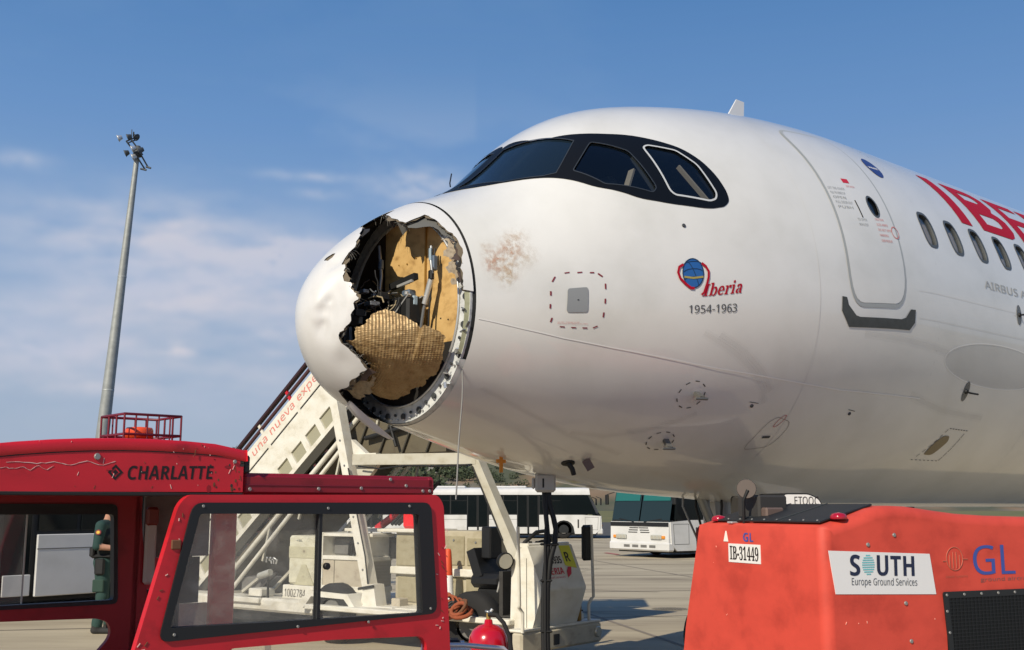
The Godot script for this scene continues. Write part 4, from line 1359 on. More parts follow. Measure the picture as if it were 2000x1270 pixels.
	bx("pillar", Vector3(0.535, 0.72, -1.08), Vector3(0.68, 1.755, -1.03), M.red_plain, t, 0.01)
	disc("speaker", Vector3(0.40, 1.42, -1.049), Vector3(0, 0, 1), 0.028, 0.01, M.black, t, 14)
	for c in t.get_children():
		for nm in ["far_door", "pillar", "interior_lamp", "rear_panel", "speaker"]:
			if String(c.name).begins_with(nm):
				c.position.x -= 0.118
	# lower body, wheels
	bx("body", Vector3(-2.2, 0.30, -1.25), Vector3(1.35, 0.72, 0.02), M.red_worn, t, 0.03)
	for x in [-1.6, 0.85]:
		for z in [-1.27, 0.04]:
			var w := mk()
			lathe(w, Vector3(x, 0.30, z - 0.11), Vector3(0, 0, 1), [Vector2(0.15, 0.0), Vector2(0.27, 0.0), Vector2(0.3, 0.04), Vector2(0.3, 0.18), Vector2(0.27, 0.22), Vector2(0.15, 0.22)], 24)
			var ty := obj("wheel", w, M.rubber, t)
			disc("hub", Vector3(x, 0.30, z - 0.10), Vector3(0, 0, 1), 0.15, 0.2, M.grime_grey, ty)
	bx("seat", Vector3(-1.9, 0.72, -0.8), Vector3(-1.45, 0.86, -0.2), M.black, t, 0.03)

# ---------------------------------------------------------------- orange-red ground power unit
func build_power_unit() -> void:
	var t := thing("ground_power_unit", "faded orange-red ground power unit with a white sign and a black grille", "power unit", Vector3(1.72, 0.238, -6.26), 25.0)
	t.scale = Vector3.ONE * 0.86
	var prof := [Vector2(0.0, 0.02), Vector2(0.0, 1.560), Vector2(0.145, 1.598), Vector2(0.30, 1.64), Vector2(0.44, 1.684), Vector2(0.53, 1.699), Vector2(0.62, 1.703), Vector2(0.77, 1.698), Vector2(1.0, 1.672), Vector2(1.23, 1.648), Vector2(1.5, 1.634), Vector2(1.82, 1.626), Vector2(3.1, 1.60), Vector2(3.12, 0.02)]
	# far edge flares out towards the bottom
	var zf := func(y: float) -> float:
		return -1.38 - 0.27 * clampf((1.56 - y) / 0.95, 0.0, 1.0)
	var st := mk()
	var R := 0.075
	# profile with the front edge subdivided, and its outward normals
	var pr := []
	for i in prof.size() - 1:
		var m := 6 if i == 0 else 2
		for k in m:
			pr.append(prof[i].lerp(prof[i + 1], float(k) / m))
	pr.append(prof[prof.size() - 1])
	var nr := []
	for i in pr.size():
		var d: Vector2 = (pr[mini(i + 1, pr.size() - 1)] - pr[maxi(i - 1, 0)]).normalized()
		if i < 6:
			d = Vector2(0, 1)
		if i >= pr.size() - 2:
			d = Vector2(0, -1)
		nr.append(Vector2(-d.y, d.x))
	var steps := 8
	var rows := []
	for k in steps + 1:
		var a := PI / 2.0 * k / steps
		var row := []
		for i in pr.size():
			var q: Vector2 = pr[i] - nr[i] * R * (1.0 - sin(a))
			row.append([Vector3(q.x, q.y, -R * (1.0 - cos(a))), Vector3(nr[i].x * sin(a), nr[i].y * sin(a), cos(a))])
		rows.append(row)
	var last := []
	for i in pr.size():
		last.append([Vector3(pr[i].x, pr[i].y, zf.call(pr[i].y)), Vector3(nr[i].x, nr[i].y, 0)])
	rows.append(last)
	for k in rows.size() - 1:
		for i in pr.size() - 1:
			for v in [[k, i], [k + 1, i + 1], [k, i + 1], [k, i], [k + 1, i], [k + 1, i + 1]]:
				st.set_normal(rows[v[0]][v[1]][1])
				st.add_vertex(rows[v[0]][v[1]][0])
	var flat := PackedVector2Array()
	for e in rows[0]:
		flat.append(Vector2(e[0].x, e[0].y))
	var ix := Geometry2D.triangulate_polygon(flat)
	for i in ix.size() / 3:
		var tv := [flat[ix[3 * i]], flat[ix[3 * i + 1]], flat[ix[3 * i + 2]]]
		if (tv[1] - tv[0]).cross(tv[2] - tv[0]) > 0.0:
			tv = [tv[0], tv[2], tv[1]]
		for q in tv:
			st.set_normal(Vector3(0, 0, 1))
			st.add_vertex(Vector3(q.x, q.y, 0))
	# far side
	for i in pr.size() - 1:
		for q in [last[i][0], last[i + 1][0], Vector3(1.5, 0.02, zf.call(0.02))]:
			st.set_normal(Vector3(0, 0, -1))
			st.add_vertex(q)
	var body := obj("housing", st, M.gpu_red, t, false)
	bx("chassis", Vector3(0.1, -0.12, -1.5), Vector3(3.0, 0.02, -0.1), M.black, t, 0.02)
	for x in [0.6, 2.5]:
		for z in [-1.45, -0.12]:
			var w := mk()
			lathe(w, Vector3(x, -0.075, z - 0.07), Vector3(0, 0, 1), [Vector2(0.1, 0.0), Vector2(0.18, 0.0), Vector2(0.2, 0.03), Vector2(0.2, 0.11), Vector2(0.18, 0.14), Vector2(0.1, 0.14)], 24)
			obj("wheel", w, M.rubber, t)
	# black sloping radiator cover with seams and screws
	var sl := Vector2(0.53, 1.699) - Vector2(0.03, 1.572)
	var slope := atan2(sl.y, sl.x)
	var T := Transform3D(Basis(Vector3(0, 0, 1), slope), Vector3(0.035, 1.580, 0))
	st = mk()
	box(st, Vector3(0.03, 0.0, -1.30), Vector3(0.50, 0.014, -0.10), 0.004)
	var pan := obj("radiator_cover", st, M.black_panel, t)
	pan.transform = T
	for z in [-0.95, -0.55]:
		bx("cover_seam", Vector3(0.03, 0.0145, z), Vector3(0.50, 0.019, z + 0.012), M.panel_edge, pan)
	for k in 9:
		disc("screw", Vector3(0.05, 0.0145, -0.14 - 0.14 * k), Vector3.UP, 0.008, 0.005, M.bolt, pan, 8)
	for p in [[0.10, -1.27], [0.185, -0.055]]:
		var lm := mk()
		var y0: float = 1.56 + p[0] * 0.30
		lathe(lm, Vector3(p[0], y0, p[1]), Vector3.UP, [Vector2(0.0, 0.0), Vector2(0.055, 0.0), Vector2(0.055, 0.018), Vector2(0.045, 0.034), Vector2(0.0, 0.046)], 20)
		obj("marker_lamp", lm, M.lens_red, t)
	# exhaust box and round flap on the far part of the cover
	bx("exhaust_box", Vector3(0.16, 1.60, -1.12), Vector3(0.42, 1.78, -0.86), M.exhaust, t, 0.015)
	bx("exhaust_box", Vector3(0.18, 1.58, -1.0), Vector3(0.34, 1.69, -0.80), M.brown_metal, t, 0.012)
	var fp: Vector3 = Vector3(0.085, 1.822, -0.9)
	disc("exhaust_flap", fp, Vector3(-0.55, 0.15, 0.8), 0.070, 0.010, M.flap, t, 28)
	rod("flap_arm", [Vector3(0.07, 1.58, -0.92), Vector3(0.055, 1.74, -0.90), Vector3(0.085, 1.815, -0.885)], 0.012, M.black, t, 8)
	bx("cable_clip", Vector3(0.07, 1.585, -0.86), Vector3(0.20, 1.60, -0.82), M.ring_bright, t, 0.004)
	bx("cable_clip", Vector3(0.02, 1.575, -1.06), Vector3(0.12, 1.59, -1.0), M.ring_bright, t, 0.004)
	# number plate and marks on the front
	var pl := bx("number_plate", Vector3(-0.004, 1.303, -1.018), Vector3(0.0, 1.434, -0.648), M.plate_white, t)
	var face := Basis(Vector3(0, 1, 0), -PI / 2.0)
	write("plate_number", "IB-31449", 0.33, 0.098, Transform3D(face, Vector3(-0.007, 1.320, -0.998)), M.black_print, pl, true, 0.0, true)
	write("maker_letters", "GL", 0.115, 0.062, Transform3D(face, Vector3(-0.003, 1.452, -0.84)), M.gl_blue, body, true)
	sheet("warning_mark", poly([[0, 0], [0.055, 0], [0.036, 0.075], [0.026, 0.075]]), [], 0.0, 0.003, M.white_print, t, Transform3D(face, Vector3(-0.001, 1.447, -1.075)))
	# white sign on the side
	var sg := sheet("sign", poly([[0.083, 1.142], [0.942, 1.115], [0.903, 1.382], [0.04, 1.417]]), [], -0.002, 0.004, M.sign_white, t)
	write("sign_letters", "S", 0.085, 0.135, Transform3D(Basis(Vector3(0, 0, 1), -0.03), Vector3(0.205, 1.255, 0.0065)), M.navy_print, sg, true)
	write("sign_letters", "UTH", 0.325, 0.132, Transform3D(Basis(Vector3(0, 0, 1), -0.03), Vector3(0.432, 1.250, 0.0065)), M.navy_print, sg, true)
	write("sign_letters", "Europe Ground Services", 0.56, 0.062, Transform3D(Basis(Vector3(0, 0, 1), -0.035), Vector3(0.215, 1.182, 0.0065)), M.grey_print, sg)
	for k in 9:
		var y := -0.060 + 0.0150 * k
		var hw := sqrt(maxf(0.0, 0.064 * 0.064 - y * y)) * 0.82
		bx("globe_stripe", Vector3(0.362 - hw, 1.318 + y, 0.005), Vector3(0.362 + hw, 1.318 + y + 0.0075, 0.0065), M.teal_print, sg)
	# maker's letters and emblem
	write("maker_letters", "GL", 0.40, 0.200, Transform3D(Basis(), Vector3(1.30, 1.232, 0.003)), M.gl_blue, body)
	write("maker_letters", "ground aircraft power", 0.72, 0.034, Transform3D(Basis(), Vector3(1.36, 1.180, 0.003)), M.gl_grey, body)
	st = mk()
	for a in [0.0]:
		var ringp := []
		for k in 25:
			ringp.append(Vector3(1.13 + 0.075 * cos(TAU * k / 24.0), 1.345 + 0.078 * sin(TAU * k / 24.0), 0.001))
		tube(st, ringp, 0.004, 4)
		tube(st, [Vector3(1.02, 1.33, 0.001), Vector3(1.06, 1.33, 0.001)], 0.004, 4)
		tube(st, [Vector3(1.20, 1.34, 0.001), Vector3(1.25, 1.34, 0.001)], 0.004, 4)
		for k in 4:
			tube(st, [Vector3(1.085 + 0.03 * k, 1.28, 0.001), Vector3(1.085 + 0.03 * k, 1.40 - 0.02 * absf(k - 1.5), 0.001)], 0.004, 4)
	obj("faint_emblem", st, M.gl_faint, body)
	write("maker_letters", "power systems", 0.2, 0.02, Transform3D(Basis(), Vector3(1.04, 1.215, 0.003)), M.gl_faint, body)
	# grille
	var go := rounded(poly([[1.0, 1.128], [1.04, 0.55], [2.9, 0.55], [2.9, 1.125]]), 0.02, 3)
	var gi := rounded(poly([[1.045, 1.085], [1.08, 0.59], [2.86, 0.59], [2.86, 1.085]]), 0.015, 3)
	var gr := sheet("grille", go, [gi], -0.002, 0.010, M.black_panel, t)
	bx("grille_back", Vector3(1.02, 0.57, -0.001), Vector3(2.88, 1.11, 0.0015), M.black, gr)
	st = mk()
	for k in 54:
		var x := 1.05 + 0.034 * k
		box(st, Vector3(x, 0.58, 0.0015), Vector3(x + 0.006, 1.10, 0.006))
	for k in 22:
		var y := 0.59 + 0.0235 * k
		box(st, Vector3(1.05, y, 0.0045), Vector3(2.87, y + 0.004, 0.009))
	var wires := obj("wire_mesh", st, M.mesh_dark, gr)
	wires.set_meta("kind", "stuff")
	for k in 12:
		disc("screw", Vector3(1.03 + 0.16 * k, 1.107, 0.009), Vector3(0, 0, 1), 0.010, 0.006, M.bolt, gr, 8)
	for k in 4:
		disc("screw", Vector3(1.025 + 0.012 * k, 1.0 - 0.14 * k, 0.009), Vector3(0, 0, 1), 0.010, 0.006, M.bolt, gr, 8)
	for p in [[0.60, 1.51], [0.67, 1.065], [0.70, 0.82], [0.37, 1.45]]:
		disc("screw", Vector3(p[0], p[1], 0.0), Vector3(0, 0, 1), 0.014, 0.008, M.bolt, body, 10)
	var r := RandomNumberGenerator.new()
	r.seed = 99
	for k in 8:
		st = mk()
		var front := k % 2 == 0
		var y := r.randf_range(0.85, 1.50)
		var d := r.randf_range(0.004, 0.018)
		if front:
			var z := r.randf_range(-1.35, -0.1)
			bar(st, Vector3(-0.001, y, z), Vector3(-0.001, y + d * r.randf_range(-1, 1), z + d * r.randf_range(0.2, 1)), 0.003, 0.004, Vector3(1, 0, 0))
		else:
			var x := r.randf_range(0.1, 1.0)
			if y > 1.1 and y < 1.42:
				y = 0.95
			bar(st, Vector3(x, y, 0.001), Vector3(x + d * r.randf_range(-0.6, 0.6), y + d, 0.001), 0.003, 0.004, Vector3(0, 0, 1))
		obj("paint_chip", st, M.gpu_pale, body)
	# white unit with black letters standing behind it
	var c := thing("equipment_cabinet", "white equipment cabinet with black letters on its rounded top behind the red unit", "cabinet", Vector3(2.38, 0, -9.75), 8.0)
	var cab := rounded(poly([[-0.02, 0.1], [-0.02, 1.80], [0.20, 1.80], [0.29, 1.76], [0.32, 1.70], [0.32, 0.1]]), 0.03, 4)
	sheet("casing", cab, [], -0.6, 0.0, M.plate_white, c)
	sheet("casing_rim", Geometry2D.offset_polygon(cab, 0.012)[0], [cab], -0.62, -0.01, M.black, c)
	write("cabinet_letters", "ETOOC", 0.22, 0.07, Transform3D(Basis(), Vector3(0.07, 1.712, 0.003)), M.black_print, c)
	bx("side_box", Vector3(-0.34, 0.1, -0.5), Vector3(-0.04, 1.79, -0.05), M.exhaust, c, 0.02)
	for x in [-0.3, 0.28]:
		for z in [-0.5, -0.1]:
			bx("foot", Vector3(x - 0.03, 0.0, z - 0.03), Vector3(x + 0.03, 0.1, z + 0.03), M.black, c)

# ---------------------------------------------------------------- passenger stairs truck on the far side of the nose
func build_stairs_truck() -> void:
	var t := thing("passenger_stairs_truck", "cream passenger stairs truck with pink lettering parked beyond the nose", "stairs truck", Vector3(-3.92, 0, -16.2), -37.8)
	t.scale = Vector3.ONE * 1.03
	# stair flight in its own slanted frame: u along the slope, v square to it
	var a := deg_to_rad(38.9)
	var T := Transform3D(Basis(Vector3(0, 0, 1), a), Vector3(0, 2.536, 0))
	var fl := Node3D.new()
	fl.name = "stair_flight"
	t.add_child(fl)
	fl.transform = T
	var u0 := -3.3
	var u1 := 3.1
	for z in [0.0, -1.5]:
		bx("handrail", Vector3(u0, -0.055, z - 0.035), Vector3(u1, 0.0, z + 0.035), M.rail_maroon, fl, 0.012)
		bx("handrail", Vector3(u0, -0.150, z - 0.02), Vector3(u1, -0.105, z + 0.02), M.rail_dark, fl, 0.008)
		bx("side_panel", Vector3(u0, -0.435, z - 0.015), Vector3(u1, -0.200, z + 0.015), M.cream, fl, 0.004)
		bx("panel_gap", Vector3(u0, -0.462, z - 0.012), Vector3(u1, -0.437, z + 0.010), M.black, fl)
		for k in 9:
			bx("gap_clip", Vector3(u0 + 0.74 * k, -0.475, z - 0.014), Vector3(u0 + 0.74 * k + 0.06, -0.43, z + 0.018), M.cream, fl)
			bx("rail_post", Vector3(u0 + 0.70 * k + 0.2, -0.21, z - 0.016), Vector3(u0 + 0.70 * k + 0.245, -0.02, z + 0.016), M.cream if k % 2 else M.red_plain, fl)
		# lower side wall with a row of openings
		var hl := []
		for k in 17:
			var uu := u0 + 0.22 + 0.345 * k
			hl.append(poly([[uu, -1.0], [uu + 0.245, -1.0], [uu + 0.245, -0.80], [uu, -0.80]]))
		sheet("stringer", poly([[u0, -1.06], [u1, -1.06], [u1, -0.465], [u0, -0.465]]), hl, z - 0.02, z + 0.02, M.cream, fl)
		for k in 17:
			var uu := u0 + 0.22 + 0.345 * k
			var f := bx("stringer_window", Vector3(uu, -1.0, z - 0.016), Vector3(uu + 0.245, -0.80, z - 0.006), M.window_olive, fl)
		bx("stringer_edge", Vector3(u0, -1.19, z - 0.03), Vector3(u1, -1.065, z + 0.012), M.dark_olive, fl)
		rod("truss_tube", [Vector3(u0, -1.36, z), Vector3(u1, -1.25, z)], 0.035, M.cream, fl, 8)
		rod("truss_tube", [Vector3(u0, -1.62, z + 0.03), Vector3(u1 - 1.4, -1.40, z + 0.03)], 0.03, M.cream, fl, 8)
		for k in 7:
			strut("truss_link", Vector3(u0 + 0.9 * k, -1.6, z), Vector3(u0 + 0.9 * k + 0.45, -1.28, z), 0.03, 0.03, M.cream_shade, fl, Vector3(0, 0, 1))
	write("side_lettering", "una nueva experiencia", 2.30, 0.150, Transform3D(Basis(), Vector3(0.10, -0.385, 0.018)), M.pink_print, fl)
	for k in 22:
		bx("step", Vector3(u0 + 0.29 * k, -1.02, -1.48), Vector3(u0 + 0.29 * k + 0.17, -0.96, -0.02), M.step_grey, fl)
	bx("soffit", Vector3(u0, -1.25, -1.46), Vector3(u1, -1.21, -0.04), M.soffit, fl)
	# top landing, hidden behind the nose, and its dark underside
	bx("landing", Vector3(2.35, 3.05, -1.5), Vector3(4.0, 3.15, 0.0), M.dark_olive, t)
	var hs := mk()
	plate(hs, poly([[2.15, 2.30], [2.15, 2.95], [3.3, 2.95], [3.80, 2.47], [3.80, 2.30]]), [], -1.45, -0.02)
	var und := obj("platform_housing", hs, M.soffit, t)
	for k in 4:
		strut("housing_rib", Vector3(2.3 + 0.4 * k, 2.30, 0.0), Vector3(2.5 + 0.4 * k, 2.72, 0.0), 0.02, 0.03, M.dark_olive, und, Vector3(0, 0, 1))
	rod("hydraulic_ram", [Vector3(2.5, 2.5, 0.05), Vector3(3.2, 2.62, 0.05)], 0.03, M.black, t, 8)
	rod("hydraulic_ram", [Vector3(2.9, 2.75, 0.06), Vector3(3.05, 2.38, 0.06)], 0.022, M.black, t, 8)
	# trapezoid gantry: leaning leg, cross beam with gusset, far leg down to the driver's console
	strut("gantry_leg", Vector3(2.12, 3.0, 0.2), Vector3(2.86, 0.42, 0.2), 0.13, 0.14, M.cream, t, Vector3(0, 0, 1))
	sheet("gusset", poly([[2.50, 2.14], [2.42, 2.48], [2.68, 2.30], [2.86, 2.30], [2.86, 2.14]]), [], 0.14, 0.22, M.cream, t)
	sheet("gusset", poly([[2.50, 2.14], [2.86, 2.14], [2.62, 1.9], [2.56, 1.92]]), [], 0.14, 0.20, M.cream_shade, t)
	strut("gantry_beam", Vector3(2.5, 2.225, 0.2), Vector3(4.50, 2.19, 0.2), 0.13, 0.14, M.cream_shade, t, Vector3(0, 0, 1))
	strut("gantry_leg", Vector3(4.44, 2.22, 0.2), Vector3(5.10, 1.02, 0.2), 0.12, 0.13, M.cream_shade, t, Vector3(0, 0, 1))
	sheet("gantry_shoe", poly([[2.70, 0.36], [2.78, 0.72], [2.94, 0.72], [3.02, 0.36]]), [], 0.12, 0.30, M.cream, t)
	rod("shoe_clamp", [Vector3(2.70, 0.66, 0.31), Vector3(2.95, 0.70, 0.31)], 0.018, M.black, t, 6)
	# chassis
	bx("chassis_frame", Vector3(-2.6, 0.30, -1.45), Vector3(3.3, 0.47, 0.35), M.cream, t, 0.03)
	bx("chassis_frame", Vector3(3.3, 0.30, -0.74), Vector3(5.3, 0.47, 0.35), M.cream, t, 0.03)
	bx("chassis_sill", Vector3(-2.6, 0.16, -0.70), Vector3(5.2, 0.30, 0.25), M.black, t, 0.02)
	bx("running_board", Vector3(2.0, 0.40, 0.30), Vector3(5.2, 0.46, 0.55), M.cream, t, 0.01)
	for x in [-1.6, 2.35, 4.55]:
		for z in [-1.35 if x < 4.0 else -0.62, 0.33]:
			var w := mk()
			lathe(w, Vector3(x, 0.36, z - 0.11), Vector3(0, 0, 1), [Vector2(0.18, 0.0), Vector2(0.32, 0.0), Vector2(0.36, 0.04), Vector2(0.36, 0.18), Vector2(0.32, 0.22), Vector2(0.18, 0.22)], 24)
			var ty := obj("wheel", w, M.rubber, t)
			disc("hub", Vector3(x, 0.36, z - 0.10), Vector3(0, 0, 1), 0.18, 0.2, M.grime_grey, ty)
	sheet("wheel_arch", poly([[1.80, 0.40], [1.80, 0.46], [1.98, 0.62], [2.66, 0.60], [2.84, 0.40], [2.76, 0.40], [2.60, 0.54], [2.02, 0.55], [1.88, 0.40]]), [], 0.05, 0.46, M.cream, t)
	# side equipment: numbered locker with a tank above, panel, engine bay, two-storey cabinet
	var lk := bx("locker", Vector3(1.09, 0.40, -0.5), Vector3(1.69, 0.635, 0.12), M.cream, t, 0.012)
	write("locker_number", "1002784", 0.40, 0.10, Transform3D(Basis(), Vector3(1.14, 0.485, 0.123)), M.black_print, lk)
	bx("water_tank", Vector3(1.14, 0.64, -0.4), Vector3(1.72, 1.27, 0.08), M.tank_cream, t, 0.03)
	bx("tank_patch", Vector3(1.16, 0.98, 0.078), Vector3(1.70, 1.13, 0.086), M.tank_dirty, t, 0.004)
	sheet("tank_brace", poly([[1.30, 0.64], [1.42, 0.90], [1.50, 0.90], [1.66, 0.64]]), [], 0.081, 0.095, M.tank_dirty, t)
	write("tank_letters", "+BL", 0.12, 0.03, Transform3D(Basis(), Vector3(1.3, 1.19, 0.0835)), M.grey_print, t)
	var ep := bx("engine_panel", Vector3(1.82, 0.64, -0.3), Vector3(2.66, 0.98, 0.10), M.beige, t, 0.01)
	for e in [[1.80, 0.98, 2.68, 1.03], [1.80, 0.60, 2.68, 0.66]]:
		bx("panel_frame", Vector3(e[0], e[1], -0.3), Vector3(e[2], e[3], 0.115), M.cream, ep, 0.006)
	for x in [1.80, 2.62]:
		bx("panel_frame", Vector3(x, 0.40, -0.3), Vector3(x + 0.04, 1.32, 0.118), M.cream, ep, 0.006)
	bx("panel_seam", Vector3(2.04, 0.66, 0.1), Vector3(2.048, 0.98, 0.103), M.dark_olive, ep)
	bx("top_frame", Vector3(1.80, 1.27, -0.3), Vector3(2.72, 1.31, 0.11), M.cream, t, 0.006)
	bx("top_frame", Vector3(2.0, 1.33, -0.5), Vector3(2.85, 1.37, -0.1), M.cream, t, 0.006)
	bx("engine_bay", Vector3(1.85, 1.0, -1.2), Vector3(2.9, 1.26, -0.25), M.black, t)
	bx("air_cleaner", Vector3(1.86, 1.03, -0.4), Vector3(2.18, 1.25, -0.05), M.grime_grey, t, 0.02)
	for k in 4:
		rod("engine_hose", [Vector3(2.2 + 0.05 * k, 1.04, 0.0), Vector3(2.24 + 0.05 * k, 1.18, 0.03), Vector3(2.36 + 0.06 * k, 1.25, 0.02), Vector3(2.52 + 0.04 * k, 1.27, -0.02)], 0.018, M.black, t, 7)
	for k in 8:
		bx("engine_fitting", Vector3(2.2 + 0.06 * k, 1.0, -0.1 + 0.02 * (k % 3)), Vector3(2.23 + 0.06 * k, 1.05 + 0.02 * (k % 2), 0.0), [M.black, M.gear_metal, M.cream][k % 3], t, 0.004)
	var cb := bx("side_cabinet", Vector3(2.90, 0.44, -0.6), Vector3(4.42, 1.36, -0.12), M.cab_shade, t, 0.01)
	for e in [[2.92, 0.93, 3.62, 1.30], [3.70, 0.96, 4.02, 1.30], [4.06, 0.96, 4.34, 1.28], [2.95, 0.50, 3.62, 0.80], [3.70, 0.50, 4.00, 0.82], [4.05, 0.50, 4.34, 0.82]]:
		bx("cabinet_door", Vector3(e[0], e[1], -0.13), Vector3(e[2], e[3], -0.105), M.cab_panel, cb, 0.008)
		disc("lock", Vector3((e[0] + e[2]) / 2.0, e[3] - 0.05, -0.106), Vector3(0, 0, 1), 0.014, 0.01, M.gear_metal, cb, 8)
	bx("cabinet_shelf", Vector3(2.86, 0.83, -0.4), Vector3(4.45, 0.92, -0.06), M.cream, cb, 0.01)
	bx("cabinet_shelf", Vector3(2.74, 1.33, -0.6), Vector3(3.5, 1.375, -0.05), M.cream, cb, 0.01)
	bx("deck_box", Vector3(3.10, 0.44, 0.0), Vector3(3.24, 0.56, 0.16), M.beige, t, 0.01)
	bx("front_step", Vector3(0.3, 0.40, 0.0), Vector3(0.95, 0.47, 0.4), M.cream, t, 0.01)
	bx("step_box", Vector3(0.62, 0.47, 0.05), Vector3(0.88, 0.58, 0.3), M.cream, t, 0.015)
	rod("work_lamp", [Vector3(0.84, 0.74, 0.3), Vector3(1.06, 0.80, 0.3)], 0.045, M.lamp_grey, t, 10)
	rod("lamp_stand", [Vector3(1.0, 0.46, 0.28), Vector3(0.99, 0.76, 0.28)], 0.018, M.black, t, 6)
	for k in 5:
		rod("coiled_hose", [Vector3(0.85 + 0.03 * k, 0.92 + 0.01 * k, 0.2), Vector3(0.88 + 0.035 * k, 0.98, 0.22), Vector3(0.94 + 0.03 * k, 0.95, 0.2), Vector3(0.95 + 0.02 * k, 0.90, 0.19)], 0.012, M.black if k % 2 else M.ring_bright, t, 6)
	# bolts, hoses and pipes on the gantry and under the stairs
	var gd := Vector3(2.86 - 2.12, 0.42 - 3.0, 0).normalized()
	for k in 7:
		disc("gantry_bolt", Vector3(2.12, 3.0, 0.2) + gd * (0.55 + 0.33 * k) + Vector3(0, 0, 0.07), Vector3(0, 0, 1), 0.014, 0.01, M.gear_metal, t, 8)
	rod("air_line", [Vector3(2.45, 2.12, 0.29), Vector3(2.62, 1.6, 0.30), Vector3(2.78, 1.05, 0.29), Vector3(2.84, 0.7, 0.29)], 0.009, M.black, t, 6)
	rod("air_line", [Vector3(2.62, 2.14, 0.28), Vector3(3.0, 2.10, 0.28), Vector3(3.4, 2.13, 0.28), Vector3(4.0, 2.11, 0.28), Vector3(4.45, 2.12, 0.28)], 0.010, M.black, t, 6)
	rod("air_line", [Vector3(4.46, 2.10, 0.28), Vector3(4.7, 1.66, 0.28), Vector3(4.9, 1.28, 0.28)], 0.009, M.black, t, 6)
	for k in 4:
		strut("deck_pipe", Vector3(0.2 + 0.28 * k, 0.50, 0.05), Vector3(0.55 + 0.30 * k, 0.72 + 0.05 * k, 0.02), 0.035, 0.035, M.grime_dark if k % 2 else M.cream_shade, t, Vector3(0, 0, 1))
	bx("battery_box", Vector3(0.10, 0.47, -0.4), Vector3(0.5, 0.70, 0.0), M.grime_grey, t, 0.015)
	bx("warning_sticker", Vector3(2.70, 0.78, 0.1), Vector3(2.76, 0.86, 0.1205), M.yellow, t)
	# driver's seat
	var se := bx("driver_seat", Vector3(4.34, 0.74, -0.30), Vector3(4.80, 0.90, 0.20), M.black_vinyl, t, 0.05)
	var bk := mk()
	bar(bk, Vector3(4.48, 0.86, -0.05), Vector3(4.36, 1.16, -0.05), 0.12, 0.48, Vector3(0, 0, 1))
	obj("seat_back", bk, M.black_vinyl, t)
	bx("seat_pedestal", Vector3(4.42, 0.46, -0.22), Vector3(4.76, 0.74, 0.14), M.black, t, 0.02)
	bx("floor_pan", Vector3(4.4, 0.471, -0.7), Vector3(5.3, 0.485, 0.42), M.grime_dark, t)
	bx("knee_panel", Vector3(4.95, 0.47, -0.7), Vector3(5.0, 0.95, 0.40), M.grime_dark, t)
	bx("head_guard", Vector3(4.46, 1.06, -0.10), Vector3(4.60, 1.42, 0.12), M.black_vinyl, t, 0.015)
	rod("steering_wheel", ringpts(Vector3(5.12, 1.16, 0.0), Vector3(-0.6, 0.8, 0), 0.19, 20), 0.014, M.black, t, 6)
	rod("gear_lever", [Vector3(4.85, 0.72, 0.3), Vector3(4.92, 0.9, 0.32)], 0.014, M.ring_bright, t, 6)
	# console: wedge with sloping lettered front
	var cp := rounded(poly([[5.14, 0.36], [5.43, 0.36], [5.57, 0.77], [5.37, 1.235], [5.24, 1.19], [5.16, 1.04]]), 0.02, 3)
	var con := sheet("console", cp, [], -0.37, 0.45, M.cream, t)
	var n1 := Vector3(0.46, 0.20, 0).normalized()
	# frame on the sloping front: text runs towards -z
	var up := Vector3(5.37 - 5.57, 1.235 - 0.77, 0).normalized()
	var F := Transform3D(Basis(Vector3(0, 0, -1), up, Vector3(0, 0, -1).cross(up)), Vector3(5.57, 0.77, 0.45) + Vector3(0, 0, -1).cross(up) * 0.004)
	write("console_number", "B13935", 0.30, 0.085, F * Transform3D(Basis(), Vector3(0.22, 0.285, 0)), M.black_print, con, true)
	write("console_name", "IBERIA", 0.36, 0.075, F * Transform3D(Basis(), Vector3(0.14, 0.165, 0)), M.red_paint, con, true)
	write("console_name", "airport services", 0.34, 0.03, F * Transform3D(Basis(), Vector3(0.15, 0.115, 0)), M.red_paint, con)
	sheet("console_leaf", poly([[0.54, 0.12], [0.62, 0.16], [0.66, 0.24], [0.60, 0.24], [0.55, 0.19]]), [], 0.0, 0.002, M.red_paint, con, F)
	sheet("yellow_patch", poly([[0.56, 0.26], [0.76, 0.22], [0.76, 0.485], [0.56, 0.49]]), [], 0.0, 0.002, M.yellow, con, F)
	write("patch_letter", "R", 0.09, 0.11, F * Transform3D(Basis(), Vector3(0.60, 0.30, 0.004)), M.black_print, con, true)
	bx("console_seam", Vector3(5.36, 0.37, 0.450), Vector3(5.366, 1.10, 0.453), M.dark_olive, con)
	bx("console_lip", Vector3(5.2, 1.20, -0.36), Vector3(5.36, 1.255, 0.42), M.cream, con, 0.012)
	for k in 5:
		bx("console_switch", Vector3(5.26, 1.25, 0.25 - 0.12 * k), Vector3(5.29, 1.275, 0.28 - 0.12 * k), M.black, con, 0.004)
	# head lamp on the console's corner
	var hl2 := mk()
	lathe(hl2, Vector3(5.16, 1.07, 0.56), Vector3(0.9, -0.1, 0.45), [Vector2(0.0, -0.10), Vector2(0.05, -0.09), Vector2(0.085, -0.04), Vector2(0.095, 0.0), Vector2(0.09, 0.02)], 20)
	var hlamp := obj("head_lamp", hl2, M.black, t)
	disc("lens", Vector3(5.16, 1.07, 0.56) + Vector3(0.9, -0.1, 0.45).normalized() * 0.004, Vector3(0.9, -0.1, 0.45), 0.082, 0.01, M.lens_clear, hlamp)
	strut("lamp_bracket", Vector3(5.16, 1.05, 0.44), Vector3(5.14, 1.06, 0.52), 0.03, 0.03, M.black, hlamp)
